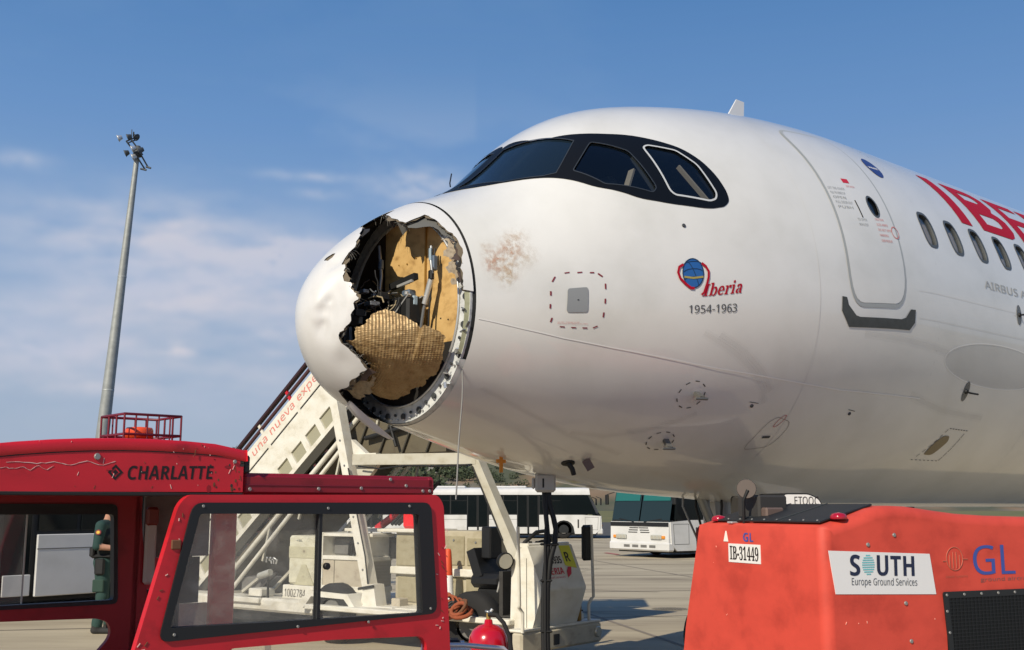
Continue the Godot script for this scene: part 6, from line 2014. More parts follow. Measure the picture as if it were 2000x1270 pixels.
# ---------------------------------------------------------------- small things near the tractor
func build_small() -> void:
	# wheeled extinguisher
	var t := thing("fire_extinguisher", "large red wheeled fire extinguisher with a brass valve and black hose", "fire extinguisher", Vector3(-0.185, 0, -9.0))
	var st := mk()
	lathe(st, Vector3(0, 0.14, 0), Vector3.UP, [Vector2(0.0, 0.0), Vector2(0.14, 0.0), Vector2(0.158, 0.03), Vector2(0.158, 0.50), Vector2(0.150, 0.55), Vector2(0.125, 0.60), Vector2(0.08, 0.635), Vector2(0.035, 0.645), Vector2(0.03, 0.68), Vector2(0.0, 0.685)], 32)
	obj("cylinder", st, M.ext_red, t)
	rod("valve", [Vector3(0, 0.80, 0), Vector3(0.0, 0.87, 0)], 0.018, M.brass, t, 8)
	rod("valve", [Vector3(0.0, 0.85, 0), Vector3(0.03, 0.90, 0.0)], 0.012, M.ring_bright, t, 8)
	disc("valve_wheel", Vector3(0.0, 0.875, 0), Vector3(0.2, 1, 0), 0.03, 0.012, M.gear_metal, t, 12)
	rod("hose", [Vector3(0.0, 0.86, 0.02), Vector3(0.06, 0.86, 0.04), Vector3(0.12, 0.80, 0.06), Vector3(0.165, 0.70, 0.07), Vector3(0.185, 0.55, 0.07), Vector3(0.18, 0.35, 0.07), Vector3(0.16, 0.2, 0.06)], 0.017, M.rubber, t, 10)
	for s in [-1.0, 1.0]:
		var w := mk()
		lathe(w, Vector3(s * 0.20 - 0.02, 0.14, -0.1), Vector3(1, 0, 0), [Vector2(0.08, 0.0), Vector2(0.13, 0.0), Vector2(0.14, 0.01), Vector2(0.14, 0.03), Vector2(0.13, 0.04), Vector2(0.08, 0.04)], 20)
		obj("wheel", w, M.rubber, t)
	for x in [-0.1, 0.1]:
		rod("frame_tube", [Vector3(x, 0.05, -0.12), Vector3(x, 0.60, -0.18), Vector3(x, 0.72, -0.20)], 0.012, M.red_plain, t, 8)
	bx("axle", Vector3(-0.2, 0.125, -0.115), Vector3(0.2, 0.155, -0.085), M.black, t)
	# trolley with a bright rail in front of it
	var d := thing("equipment_trolley", "white flat trolley with a bright tubular rail in front of the extinguisher", "trolley", Vector3(-0.28, 0, -7.5), 6.0)
	bx("deck", Vector3(-0.30, 0.60, -0.25), Vector3(0.02, 0.785, 0.05), M.plate_white, d, 0.02)
	rod("rail", [Vector3(-0.32, 0.6, 0.06), Vector3(-0.30, 0.815, 0.06), Vector3(-0.04, 0.812, 0.06), Vector3(0.22, 0.785, 0.04), Vector3(0.27, 0.74, 0.02), Vector3(0.27, 0.1, 0.0)], 0.017, M.ring_bright, d, 10)
	rod("rail", [Vector3(-0.30, 0.79, -0.2), Vector3(-0.02, 0.80, -0.2)], 0.014, M.ring_bright, d, 8)
	for x in [-0.26, -0.02]:
		for z in [-0.2, 0.0]:
			rod("leg", [Vector3(x, 0.08, z), Vector3(x, 0.6, z)], 0.016, M.gear_metal, d, 8)
			disc("caster", Vector3(x - 0.012, 0.06, z), Vector3(1, 0, 0), 0.06, 0.024, M.rubber, d, 14)
	bx("black_hose_tray", Vector3(-0.30, 0.787, -0.22), Vector3(-0.05, 0.83, -0.06), M.black, d, 0.015)
	# ground power plug and cable hanging from the belly
	var p := thing("power_cable", "thick black power cable hanging from a grey plug under the nose", "cable", Vector3(0.275, 0, -9.95))
	var plug := bx("plug", Vector3(-0.07, 1.82, -0.08), Vector3(0.11, 1.985, 0.08), M.plug_grey, p, 0.02)
	bx("plug_handle", Vector3(-0.10, 1.85, -0.05), Vector3(-0.07, 1.95, 0.05), M.plug_grey, plug, 0.012)
	bx("slot", Vector3(-0.008, 1.86, 0.078), Vector3(0.008, 1.94, 0.083), M.black, plug, 0.002)
	rod("plug_pin", [Vector3(0.02, 1.97, 0.0), Vector3(0.02, 2.08, 0.0)], 0.05, M.plug_grey, plug, 10)
	rod("conductor", [Vector3(0.01, 1.83, 0.0), Vector3(0.015, 1.72, 0.02), Vector3(0.03, 1.55, 0.03), Vector3(0.045, 1.38, 0.03), Vector3(0.02, 1.20, 0.03), Vector3(0.0, 1.0, 0.03), Vector3(-0.005, 0.7, 0.03), Vector3(0.0, 0.3, 0.04), Vector3(0.05, 0.03, 0.1), Vector3(0.4, 0.025, 0.4), Vector3(1.2, 0.025, 0.7)], 0.022, M.black, p, 10)
	rod("conductor", [Vector3(0.05, 1.83, 0.0), Vector3(0.055, 1.72, 0.02), Vector3(0.09, 1.60, 0.03), Vector3(0.11, 1.50, 0.03), Vector3(0.10, 1.38, 0.03), Vector3(0.06, 1.24, 0.03), Vector3(0.035, 1.0, 0.03), Vector3(0.03, 0.7, 0.03), Vector3(0.035, 0.3, 0.04), Vector3(0.09, 0.03, 0.1), Vector3(0.43, 0.025, 0.35), Vector3(1.25, 0.025, 0.64)], 0.024, M.black, p, 10)
	rod("conductor", [Vector3(0.03, 1.83, 0.01), Vector3(0.03, 1.6, 0.05), Vector3(0.015, 1.40, 0.055), Vector3(0.015, 1.1, 0.055), Vector3(0.012, 0.6, 0.055), Vector3(0.02, 0.05, 0.08)], 0.014, M.black, p, 8)
	for y in [1.36, 1.05, 0.62]:
		bx("cable_tie", Vector3(-0.03, y, -0.0), Vector3(0.075 + (0.06 if y > 1.3 else 0.0), y + 0.02, 0.065), M.black, p, 0.008)

# ---------------------------------------------------------------- ground, hills and far things
func hill_h(x: float, z: float) -> float:
	var prof := 27.0 - 0.00018 * (x + 30.0) * (x + 30.0) * (1.0 if x > -30.0 else 0.35)
	var e := smoothstep(-380.0, -640.0, z)
	return maxf(-1.0, maxf(prof, 8.0) * e * (1.0 + 0.16 * hill_noise.get_noise_2d(x * 1.1, z * 1.1)) + 3.0 * hill_noise.get_noise_2d(x * 5.0, z * 5.0) * e - 0.6)

var hill_noise := FastNoiseLite.new()

func build_ground() -> void:
	var st := mk()
	st.set_smooth_group(-1)
	quad_out(st, Vector3(-4000, 0, -4000), Vector3(4000, 0, -4000), Vector3(4000, 0, 600), Vector3(-4000, 0, 600), Vector3(0, -1, 0))
	var g := obj("ground", st, M.concrete)
	tag(g, "pale tan concrete apron with worn slabs under the aircraft", "ground", "", "structure")
	# slab joints
	st = mk()
	var B := Basis(Vector3.UP, deg_to_rad(12.0))
	for k in 40:
		var x := -70.0 + 5.0 * k
		if x > 60:
			continue
		var hw := 0.035
		quad_out(st, B * Vector3(x - hw, 0.004, -62), B * Vector3(x + hw, 0.004, -62), B * Vector3(x + hw, 0.004, 10), B * Vector3(x - hw, 0.004, 10), Vector3(0, -5, 0))
	for k in 15:
		var z := 8.0 - 5.0 * k
		quad_out(st, B * Vector3(-70, 0.0042, z - 0.035), B * Vector3(60, 0.0042, z - 0.035), B * Vector3(60, 0.0042, z + 0.035), B * Vector3(-70, 0.0042, z + 0.035), Vector3(0, -5, 0))
	var j := obj("slab_joint", st, M.joint, g)
	# tyre marks and oil stains
	rng.seed = 90
	for k in 26:
		var c := Vector3(rng.randf_range(-9, 7), 0.0055 + 0.0003 * k, rng.randf_range(-46, -15))
		var a := rng.randf_range(-0.5, 0.5) + (PI / 2.0 if k % 5 == 0 else 0.0)
		var len := rng.randf_range(1.5, 6.0)
		var wd := rng.randf_range(0.05, 0.16)
		st = mk()
		st.set_smooth_group(-1)
		var prev := c
		for i in 7:
			a += rng.randf_range(-0.12, 0.12)
			var nx := prev + Vector3(cos(a), 0, sin(a)) * len / 7.0
			var sd := Vector3(-sin(a), 0, cos(a)) * wd
			quad_out(st, prev - sd, prev + sd, nx + sd, nx - sd, Vector3(0, -50, 0))
			prev = nx
		obj("tyre_mark", st, M.tyre_stain, g)
	for k in 12:
		var c := Vector3(rng.randf_range(-7, 6), 0, rng.randf_range(-40, -14.5))
		var blob := jag(ellipse(0, 0, rng.randf_range(0.15, 0.5), RS * rng.randf_range(0.1, 0.3), 12), 0.25, 2, k + 3)
		sheet("oil_stain", blob, [], 0.0, 0.0015, M.oil_stain, g, Transform3D(Basis(Vector3(1, 0, 0), -PI / 2.0), c + Vector3(0, 0.014, 0)))
	st = mk()
	quad_out(st, Vector3(-300, 0.008, -61.0), Vector3(300, 0.008, -61.0), Vector3(300, 0.008, -120), Vector3(-300, 0.008, -120), Vector3(0, -5, 0))
	var rd := obj("road", st, M.asphalt)
	tag(rd, "dark asphalt service road behind the white buses", "road", "", "structure")
	st = mk()
	quad_out(st, Vector3(-1500, 0.010, -120.0), Vector3(1500, 0.010, -120.0), Vector3(1500, 0.010, -420), Vector3(-1500, 0.010, -420), Vector3(0, -5, 0))
	var gr := obj("grass_field", st, M.grass)
	tag(gr, "dry green and brown grass field beyond the service road", "field", "", "structure")
	# red marks on the apron
	for m in [[3.35, -41.5, 0.5], [4.95, -40.6, 0.4], [6.4, -40.8, 0.4]]:
		st = mk()
		quad_out(st, Vector3(m[0], 0.012, m[1]), Vector3(m[0] + 0.16, 0.012, m[1] - 0.3), Vector3(m[0] + m[2], 0.012, m[1] + 1.2), Vector3(m[0] + m[2] - 0.16, 0.012, m[1] + 1.5), Vector3(0, -9, 0))
		tag(obj("apron_marking", st, M.mark_red), "short slanting red paint mark on the apron", "marking", "red marks on the apron", "structure")
	# hills
	hill_noise.seed = 5
	hill_noise.frequency = 0.006
	hill_noise.fractal_octaves = 4
	st = mk()
	st.set_smooth_group(1)
	var nx := 170
	var nz := 26
	for i in nx:
		for k in nz:
			var q := []
			for c in [[0, 0], [1, 0], [1, 1], [0, 1]]:
				var x: float = -850.0 + 10.0 * (i + c[0])
				var z: float = -380.0 - 22.0 * (k + c[1])
				q.append(Vector3(x, hill_h(x, z), z))
			for tr in [[0, 1, 2], [0, 2, 3]]:
				var n := 0
				for v in [tr[0], tr[2], tr[1]]:
					var p: Vector3 = q[v]
					var e := hill_noise.get_noise_2d(p.x * 3.0 + 400.0, p.z * 3.0)
					var dry := Color(0.24, 0.155, 0.085)
					var green := Color(0.075, 0.085, 0.045)
					var grey := Color(0.19, 0.17, 0.13)
					st.set_color(dry.lerp(green, smoothstep(-0.05, 0.25, e)).lerp(grey, smoothstep(0.05, 0.35, -e)))
					st.add_vertex(p)
	var h := obj("hillside", st, M.hill)
	tag(h, "low dry hillside with scrub behind the buses", "hill", "", "structure")
	# scrub and small trees on the hill: foliage clumps
	rng.seed = 17
	var lm := mk()
	var r := RandomNumberGenerator.new()
	r.seed = 3
	lm.set_smooth_group(-1)
	for k in 90:
		var d := Vector3(r.randfn(), r.randfn() * 0.75, r.randfn()).normalized() * pow(r.randf(), 0.4)
		var c := d * Vector3(1.0, 0.8, 1.0) + Vector3(0, 0.95, 0)
		var u := Vector3(r.randfn(), r.randfn(), r.randfn()).normalized() * r.randf_range(0.16, 0.3)
		var v := u.cross(Vector3(r.randfn(), r.randfn(), r.randfn()).normalized())
		var sh := r.randf_range(0.6, 1.3)
		lm.set_color(Color(0.05 * sh, 0.066 * sh, 0.034 * sh))
		lm.add_vertex(c - u)
		lm.add_vertex(c + v)
		lm.add_vertex(c + u)
	lm.generate_normals()
	lm.set_material(M.leaf)
	var mm := MultiMesh.new()
	mm.transform_format = MultiMesh.TRANSFORM_3D
	mm.mesh = lm.commit()
	var N := 1500
	mm.instance_count = N
	for k in N:
		var x := rng.randf_range(-330, 330)
		if x > -14.0 and x < 120.0 and k % 4:
			x = -x - 20.0
		var z := -420.0 - 240.0 * pow(rng.randf(), 0.7)
		var s := rng.randf_range(1.2, 3.6) * (1.5 if x < -20.0 else 1.0)
		mm.set_instance_transform(k, Transform3D(Basis(Vector3.UP, rng.randf() * TAU).scaled(Vector3(s, s * rng.randf_range(0.7, 1.2), s)), Vector3(x, hill_h(x, z) - 0.3, z)))
	var mi := MultiMeshInstance3D.new()
	mi.multimesh = mm
	mi.name = "scrub"
	add_child(mi)
	tag(mi, "scattered grey green scrub and small trees over the hillside", "scrub", "", "stuff")
	# houses on the slope
	var spots := [[-24.0, -560.0], [-31.0, -575.0], [-38.0, -548.0], [-19.0, -590.0], [-45.0, -585.0], [-13.0, -570.0], [-28.0, -600.0], [34.0, -590.0]]
	var words := ["leftmost low white house on the hillside", "pale house among trees on the hillside", "small cream house high on the hillside", "white house with a grey roof on the hillside", "house half hidden by trees on the hillside", "small house at the edge of the bare slope", "topmost pale house on the wooded hillside", "lone house on the bare hill between the two buses"]
	for k in spots.size():
		var x: float = spots[k][0]
		var z: float = spots[k][1]
		var w := 4.0 + 1.2 * (k % 3)
		var ho := thing("house", words[k], "house", Vector3(x, hill_h(x, z) - 0.5, z), 15.0 * (k % 4) - 20.0, "houses on the hillside")
		bx("wall", Vector3(-w / 2, 0, -2.5), Vector3(w / 2, 3.6, 2.5), M.house_wall if k % 2 else M.bus_white, ho)
		var rs := mk()
		rs.set_smooth_group(-1)
		var c := Vector3(0, 3.7, 0)
		for s in [-1.0, 1.0]:
			quad_out(rs, Vector3(-w / 2 - 0.3, 3.58, s * 2.8), Vector3(w / 2 + 0.3, 3.58, s * 2.8), Vector3(w / 2 + 0.3, 4.9, 0), Vector3(-w / 2 - 0.3, 4.9, 0), c)
			tri_out(rs, Vector3(s * w / 2, 3.6, -2.5), Vector3(s * w / 2, 3.6, 2.5), Vector3(s * w / 2, 4.85, 0), c)
		obj("roof", rs, M.house_roof if k % 3 else M.grime_grey, ho)
		for i in 2:
			bx("window", Vector3(-w / 4 - 0.5 + i * w / 2, 1.2, 2.45), Vector3(-w / 4 + 0.5 + i * w / 2, 2.5, 2.54), M.bus_dark, ho)

# ---------------------------------------------------------------- sky picture: air and clouds
func sky_picture() -> ImageTexture:
	var W := 2048
	var H := 1024
	var n := FastNoiseLite.new()
	n.seed = 11
	n.frequency = 0.11
	n.fractal_octaves = 5
	n.fractal_gain = 0.55
	var n2 := FastNoiseLite.new()
	n2.seed = 29
	n2.frequency = 0.035
	n2.fractal_octaves = 3
	var els := [-90.0, -2.0, 0.0, 3.0, 6.0, 10.0, 14.0, 19.0, 26.0, 45.0, 90.0]
	var cols := [Color8(128, 122, 112), Color8(150, 150, 148), Color8(170, 181, 195), Color8(164, 180, 200), Color8(156, 176, 201), Color8(146, 171, 203), Color8(129, 161, 202), Color8(107, 147, 197), Color8(85, 130, 184), Color8(60, 102, 160), Color8(44, 80, 138)]
	var lin := []
	for c in cols:
		lin.append(c)
	# named wisps: azimuth, elevation, half width, half height, strength
	var wisps := [[-10.8, 16.6, 2.1, 0.22, 0.55], [-10.2, 15.75, 1.2, 0.25, 0.32], [-11.3, 12.4, 2.3, 0.95, 0.85], [-9.6, 12.9, 1.0, 0.35, 0.6], [-17.0, 13.6, 4.6, 1.7, 0.62], [-22.0, 13.0, 4.0, 1.6, 0.55], [-15.0, 10.8, 4.0, 1.0, 0.45], [-16.8, 7.6, 0.75, 0.32, 0.65], [-5.0, 16.3, 2.4, 0.9, 0.5], [-24.6, 16.2, 1.2, 0.4, 0.4], [-11.8, 8.6, 1.4, 0.5, 0.35], [-23.0, 7.4, 2.4, 0.7, 0.3], [-20.5, 5.6, 3.0, 0.4, 0.25], [-12.2, 7.6, 0.5, 0.2, 0.3], [-19.5, 12.2, 6.0, 2.6, 0.5], [-13.5, 10.6, 5.0, 2.2, 0.42], [-22.0, 8.5, 6.0, 2.2, 0.5], [-15.5, 6.0, 7.0, 1.8, 0.45], [-9.0, 11.0, 4.0, 3.0, 0.3], [-18.0, 9.5, 8.0, 4.5, 0.35]]
	var bytes := PackedByteArray()
	bytes.resize(W * H * 3)
	for y in H:
		var el := 90.0 - 180.0 * (y + 0.5) / H
		var i := 0
		while i < els.size() - 2 and el > els[i + 1]:
			i += 1
		var base: Color = lin[i].lerp(lin[i + 1], clampf((el - els[i]) / (els[i + 1] - els[i]), 0.0, 1.0))
		var band := smoothstep(2.0, 6.0, el) * (1.0 - smoothstep(13.0, 24.0, el))
		var high := smoothstep(20.0, 34.0, el) * (1.0 - smoothstep(50.0, 75.0, el))
		for x in W:
			var az := 360.0 * (x + 0.5) / W
			if az > 180.0:
				az -= 360.0
			var c := base
			if el > 0.5 and el < 78.0:
				var d := 0.0
				if band > 0.0 or high > 0.0:
					var ca := absf(az) # mirrored behind so that the picture closes on itself
					var big := n2.get_noise_3d(az * 0.8, el * 2.6, 3.0)
					var amt := band * (0.34 if az > -2.0 and az < 32.0 else 0.60) + high * 0.25
					d = amt * smoothstep(-0.05, 0.5, big + 0.35 * n.get_noise_2d(az * 1.3, el * 4.0)) * 0.8
				if az > -30.0 and az < 3.0 and el < 20.0:
					for w in wisps:
						var u: float = (az - w[0]) / w[2]
						var v: float = (el - w[1]) / w[3]
						var q := u * u + v * v
						if q < 5.0:
							var nn: float
							if w[2] > 3.5:
								nn = 0.62 + 0.5 * n2.get_noise_2d(az * 3.0, el * 7.0) + 0.40 * n.get_noise_2d(az * 2.2, el * 8.0)
							else:
								nn = 0.62 + 0.75 * n.get_noise_2d(az * 4.2, el * 10.0 + az * 1.5)
							d += (0.95 if w[2] > 3.5 else 2.0) * w[4] * exp(-q) * clampf(nn, 0.0, 1.2)
				d = clampf(d, 0.0, 0.9)
				var warm := clampf(0.5 + n2.get_noise_2d(az * 2.0, el * 5.0), 0.0, 1.0)
				var cl := Color8(190, 197, 216).lerp(Color8(212, 208, 217), warm)
				c = base.lerp(cl, d)
			var o := (y * W + x) * 3
			bytes[o] = int(clampf(c.r * 255.0 + 0.5, 0, 255))
			bytes[o + 1] = int(clampf(c.g * 255.0 + 0.5, 0, 255))
			bytes[o + 2] = int(clampf(c.b * 255.0 + 0.5, 0, 255))
	return ImageTexture.create_from_image(Image.create_from_data(W, H, false, Image.FORMAT_RGB8, bytes))

func stain_picture() -> ImageTexture:
	var S := 384
	var im := Image.create(S, S, false, Image.FORMAT_RGBA8)
	var n := FastNoiseLite.new()
	n.seed = 8
	n.frequency = 0.022
	n.fractal_octaves = 5
	n.fractal_gain = 0.65
	var f := FastNoiseLite.new()
	f.seed = 18
	f.frequency = 0.2
	for y in S:
		for x in S:
			var u := float(x) / S
			var v := 1.0 - float(y) / S
			var a := 0.0
			var red := 0.0
			for b in [[0.20, 0.47, 0.13, 0.17, 1.0, 0.9], [0.50, 0.62, 0.17, 0.14, 0.8, 0.8], [0.42, 0.38, 0.16, 0.20, 0.6, 0.25], [0.36, 0.22, 0.12, 0.12, 0.5, 0.0], [0.62, 0.78, 0.2, 0.12, 0.45, 0.2], [0.72, 0.48, 0.16, 0.16, 0.35, 0.1], [0.15, 0.72, 0.08, 0.10, 0.3, 0.2]]:
				var p: float = (u - b[0]) / b[2]
				var q: float = (v - b[1]) / b[3]
				var e: float = b[4] * exp(-(p * p + q * q) * 1.2)
				a += e
				red += e * b[5]
			var w := clampf(red / maxf(a, 0.001), 0.0, 1.0)
			var nn := n.get_noise_2d(x, y)
			a = clampf(a * (0.60 + 1.5 * nn) + 0.45 * a * f.get_noise_2d(x * 0.8, y * 0.8), 0.0, 1.0) * 0.58
			if f.get_noise_2d(x * 1.7 + 99, y * 1.7) > 0.62 and exp(-pow((u - 0.5) / 0.35, 2) - pow((v - 0.55) / 0.35, 2)) > 0.35:
				a = maxf(a, 0.38)
			im.set_pixel(x, y, Color8(186, 164, 128).lerp(Color8(182, 126, 100), w * clampf(0.6 + nn, 0.0, 1.0)) * Color(1, 1, 1, 0) + Color(0, 0, 0, a))
	return ImageTexture.create_from_image(im)

func materials() -> void:
	M.paint = mat(hexa("dededb"), 0.32, 0.0, 0.75, 0.06)
	var soft := noise_tex(3, 0.006, [[0.0, Color(0.90, 0.90, 0.89)], [0.5, Color(0.97, 0.97, 0.97)], [1.0, Color(1, 1, 1)]], 512, 6)
	worn(M.paint, soft, 0.25)
	M.paint_plain = mat(hexa("d8d8d8"), 0.35, 0.0, 0.4)
	M.radome = mat(hexa("d4d4d3"), 0.42, 0.0, 0.35, 0.2)
	worn(M.radome, noise_tex(14, 0.01, [[0.0, Color(0.93, 0.93, 0.92)], [0.35, Color(0.98, 0.98, 0.98)], [1.0, Color(1, 1, 1)]], 512, 6), 0.6)
	M.fibre = mat(hexa("8a8880"), 0.8)
	M.void_black = mat(hexa("1a1714"), 0.8)  # near black, painted for the dark hollow low on the bulkhead
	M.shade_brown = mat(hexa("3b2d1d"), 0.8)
	M.reflection_tint = mat(Color(0.36, 0.33, 0.31, 0.03), 0.7)  # painted reflection, a faint grey-brown film
	M.reflection_tint.transparency = BaseMaterial3D.TRANSPARENCY_ALPHA
	M.hole_dark = mat(hexa("3a3d3e"), 0.7)
	M.laminate = mat(hexa("23211f"), 0.7)
	M.core = mat(hexa("6a5f4e"), 0.8)
	M.laminate_grey = mat(hexa("5d5d5a"), 0.75)
	M.brown_laminate = mat(hexa("4d3f3a"), 0.7)
	M.foam = worn(mat(hexa("b3a792"), 0.9), noise_tex(71, 0.03, [[0.0, Color(0.6, 0.58, 0.6)], [0.5, Color(0.9, 0.88, 0.86)], [1.0, Color(1, 1, 1)]], 256), 3.0)
	M.foam_pale = worn(mat(hexa("a2977f"), 0.9), M.foam.albedo_texture, 3.0)
	M.primer = worn(mat(hexa("b4b69a"), 0.7), noise_tex(72, 0.02, [[0.0, Color(0.8, 0.8, 0.75)], [1.0, Color(1, 1, 1)]], 256), 2.5)
	M.gold_panel = worn(mat(hexa("d6b378"), 0.6), noise_tex(33, 0.012, [[0.0, Color(0.62, 0.56, 0.48)], [0.4, Color(0.92, 0.90, 0.86)], [1.0, Color(1, 1, 1)]], 512, 6), 1.2)
	M.gold_edge = mat(hexa("9a7434"), 0.6)
	M.honeycomb = worn(mat(hexa("a58f68"), 0.48, 0.3), noise_tex(34, 0.015, [[0.0, Color(0.7, 0.62, 0.5)], [0.5, Color(0.95, 0.92, 0.88)], [1.0, Color(1, 1, 1)]], 512), 1.5)
	M.ring_grey = worn(mat(hexa("dadddc"), 0.55), noise_tex(35, 0.02, [[0.0, Color(0.55, 0.56, 0.56)], [0.4, Color(0.9, 0.9, 0.9)], [1.0, Color(1, 1, 1)]], 256), 2.0)
	M.ring_bright = mat(hexa("d4d5d3"), 0.35, 0.6)
	M.seal_black = mat(hexa("1c1e1f"), 0.7)
	M.gear_metal = mat(hexa("8d9092"), 0.4, 0.6)
	M.blue_grey = mat(hexa("5c6b7c"), 0.5, 0.2)
	M.pale_blue = mat(hexa("9db0bb"), 0.5, 0.2)
	M.wire_tan = mat(hexa("9b8d70"), 0.7)
	M.lead_grey = mat(hexa("8b8b88"), 0.6)
	M.seam_light = mat(hexa("e4e4e2"), 0.4)
	M.seam_faint = mat(hexa("cacaca"), 0.5)
	M.seam_dark = mat(hexa("8e8c86"), 0.6)
	M.mask = mat(hexa("0b0e12"), 0.5, 0.0, 0.08, 0.1)
	M.mask.metallic_specular = 0.3
	M.windscreen = glass(hexa("1b2834"), 0.78)
	M.side_glass = glass(hexa("0c1218"), 0.55)
	M.cabin_glass = glass(hexa("20262b"), 0.30)
	M.seal_light = mat(hexa("b9bdc0"), 0.5)
	M.seal_dark = mat(hexa("2b3138"), 0.5)
	M.seal_grey = mat(hexa("9da2a4"), 0.55)
	M.rim_dark = mat(hexa("4a4f53"), 0.5)
	M.blind = mat(hexa("b7ada0"), 0.7)
	M.blind_grey = mat(hexa("3d4143"), 0.7)
	M.deck_dark = mat(hexa("1c1f22"), 0.8)
	M.deck_seat = mat(hexa("4b5357"), 0.7)
	M.post_light = mat(hexa("d8d3c2"), 0.5)
	M.scuff = worn(mat(hexa("4c504f"), 0.7), noise_tex(36, 0.02, [[0.0, Color(0.75, 0.75, 0.75)], [1.0, Color(1, 1, 1)]], 256), 2.0)
	M.airline_red = mat(hexa("a50f26"), 0.6)
	M.airline_red.metallic_specular = 0.3
	M.type_grey = mat(hexa("9ea2a6"), 0.6)
	M.cargo_reflection = mat(Color(0.45, 0.47, 0.50, 0.12), 0.6)  # painted reflection, a translucent blue-grey film
	M.cargo_reflection.transparency = BaseMaterial3D.TRANSPARENCY_ALPHA
	M.dust_film = mat(Color(1, 1, 1), 0.8)
	M.dust_film.transparency = BaseMaterial3D.TRANSPARENCY_ALPHA
	worn(M.dust_film, noise_tex(77, 0.012, [[0.0, Color(0.72, 0.70, 0.66, 0.0)], [0.45, Color(0.72, 0.70, 0.66, 0.03)], [0.75, Color(0.76, 0.74, 0.70, 0.16)], [1.0, Color(0.8, 0.78, 0.74, 0.32)]], 512, 6), 1.1)
	M.red_paint = mat(hexa("bf2434"), 0.5)
	M.roundel = mat(hexa("22286b"), 0.4, 0.0, 0.4)
	M.globe_blue = mat(hexa("235a9c"), 0.45)
	M.globe_dark = mat(hexa("17304f"), 0.5)
	M.globe_gold = mat(hexa("9c8f4a"), 0.5)
	M.white = mat(hexa("ebebeb"), 0.5)
	M.print_grey = mat(hexa("8b9094"), 0.6)
	M.print_red = mat(hexa("c57876"), 0.6)
	M.print_dark = mat(hexa("3c3f44"), 0.6)
	M.dash_red = mat(hexa("7a2733"), 0.6)
	M.dash_dark = mat(hexa("43403c"), 0.6)
	M.panel_grey = mat(hexa("85898c"), 0.6)
	M.duct_tan = mat(hexa("8a7d61"), 0.7)
	M.bare_worn = worn(mat(hexa("8d9090"), 0.5, 0.4), noise_tex(37, 0.06, [[0.0, Color(0.2, 0.2, 0.2)], [0.5, Color(0.85, 0.85, 0.85)], [1.0, Color(1, 1, 1)]], 256), 3.0)
	M.probe_grey = mat(hexa("6d6c68"), 0.45, 0.4)
	M.brown_metal = mat(hexa("6c5a52"), 0.6, 0.2)
	M.orange_tag = mat(hexa("d98a2b"), 0.7)
	M.rubber = mat(hexa("1d1d1e"), 0.85)
	M.black = mat(hexa("131415"), 0.6)
	M.black_vinyl = mat(hexa("17181a"), 0.45)
	M.dark_red = mat(hexa("7b1c20"), 0.6)
	M.stain = mat(Color(1, 1, 1), 0.7)
	M.stain.albedo_texture = stain_picture()
	M.stain.transparency = BaseMaterial3D.TRANSPARENCY_ALPHA
	# the stain patch spans X 1.15..1.64 and th 0.02..0.62
	M.stain.uv1_scale = Vector3(1.0 / 0.49, -1.0 / (0.60 * 1.9), 1)
	M.stain.uv1_offset = Vector3(-1.15 / 0.49, 1.0 + 0.02 / 0.60, 0)
	# tractor
	var grime := noise_tex(41, 0.008, [[0.0, Color(0.60, 0.55, 0.54)], [0.35, Color(0.93, 0.92, 0.92)], [1.0, Color(1, 1, 1)]], 512, 6)
	M.red_worn = worn(mat(hexa("cd1b2b"), 0.5, 0.0, 0.1, 0.3), grime, 0.8)
	M.red_plain = mat(hexa("b91d2b"), 0.45)
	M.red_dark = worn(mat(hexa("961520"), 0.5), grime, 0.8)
	M.maroon = mat(hexa("6d1626"), 0.5)
	M.red_worn_reflect = worn(mat(hexa("8e1626"), 0.45), grime, 1.3)  # worn red of the header, darkened in its colour for the glossy reflection
	M.scratch = mat(hexa("d9b9b4"), 0.7)
	M.rust = mat(hexa("6b4630"), 0.9)
	M.bolt = mat(hexa("8f8f8d"), 0.5, 0.4)
	M.black_print = mat(hexa("1c0f11"), 0.6)
	M.gasket = mat(hexa("15181b"), 0.55)
	M.clear_glass = glass(hexa("dfe6e4"), 0.04)
	M.dirty_glass = glass(hexa("b9bfbe"), 0.07, 0.05)
	M.clear_edge = mat(hexa("a8b4b0"), 0.4)
	M.beacon = mat(hexa("d9502a"), 0.25)
	M.lamp_grey = mat(hexa("a9aaa3"), 0.5)
	M.lamp_red = mat(hexa("6d2a20"), 0.4)
	M.grime_grey = worn(mat(hexa("6f6f6c"), 0.8), grime, 1.5)
	M.grime_dark = worn(mat(hexa("3a3937"), 0.85), grime, 1.5)
	M.beige = worn(mat(hexa("b8b09c"), 0.7), grime, 1.1)
	# power unit
	var fade := noise_tex(42, 0.007, [[0.0, Color(0.80, 0.74, 0.72)], [0.5, Color(0.95, 0.94, 0.93)], [1.0, Color(1, 1, 1)]], 512, 6)
	M.gpu_red = worn(mat(hexa("d64c3b"), 0.62), fade, 0.9)
	M.gpu_pale = mat(hexa("efaa98"), 0.8)
	M.black_panel = mat(hexa("1b1e20"), 0.55)
	M.panel_edge = mat(hexa("3a3f40"), 0.6)
	M.mesh_dark = mat(hexa("222527"), 0.5, 0.3)
	M.lens_red = mat(hexa("a3142b"), 0.15, 0.0, 0.6)
	M.exhaust = mat(hexa("33312f"), 0.7)
	M.flap = mat(hexa("5b514b"), 0.6, 0.3)
	M.plate_white = mat(hexa("e4e2de"), 0.5)
	M.sign_white = mat(hexa("dededf"), 0.45)
	M.white_print = mat(hexa("f0e6dc"), 0.6)
	M.gl_blue = mat(hexa("3a4f9a"), 0.5)
	M.gl_grey = mat(hexa("7c5a55"), 0.6)
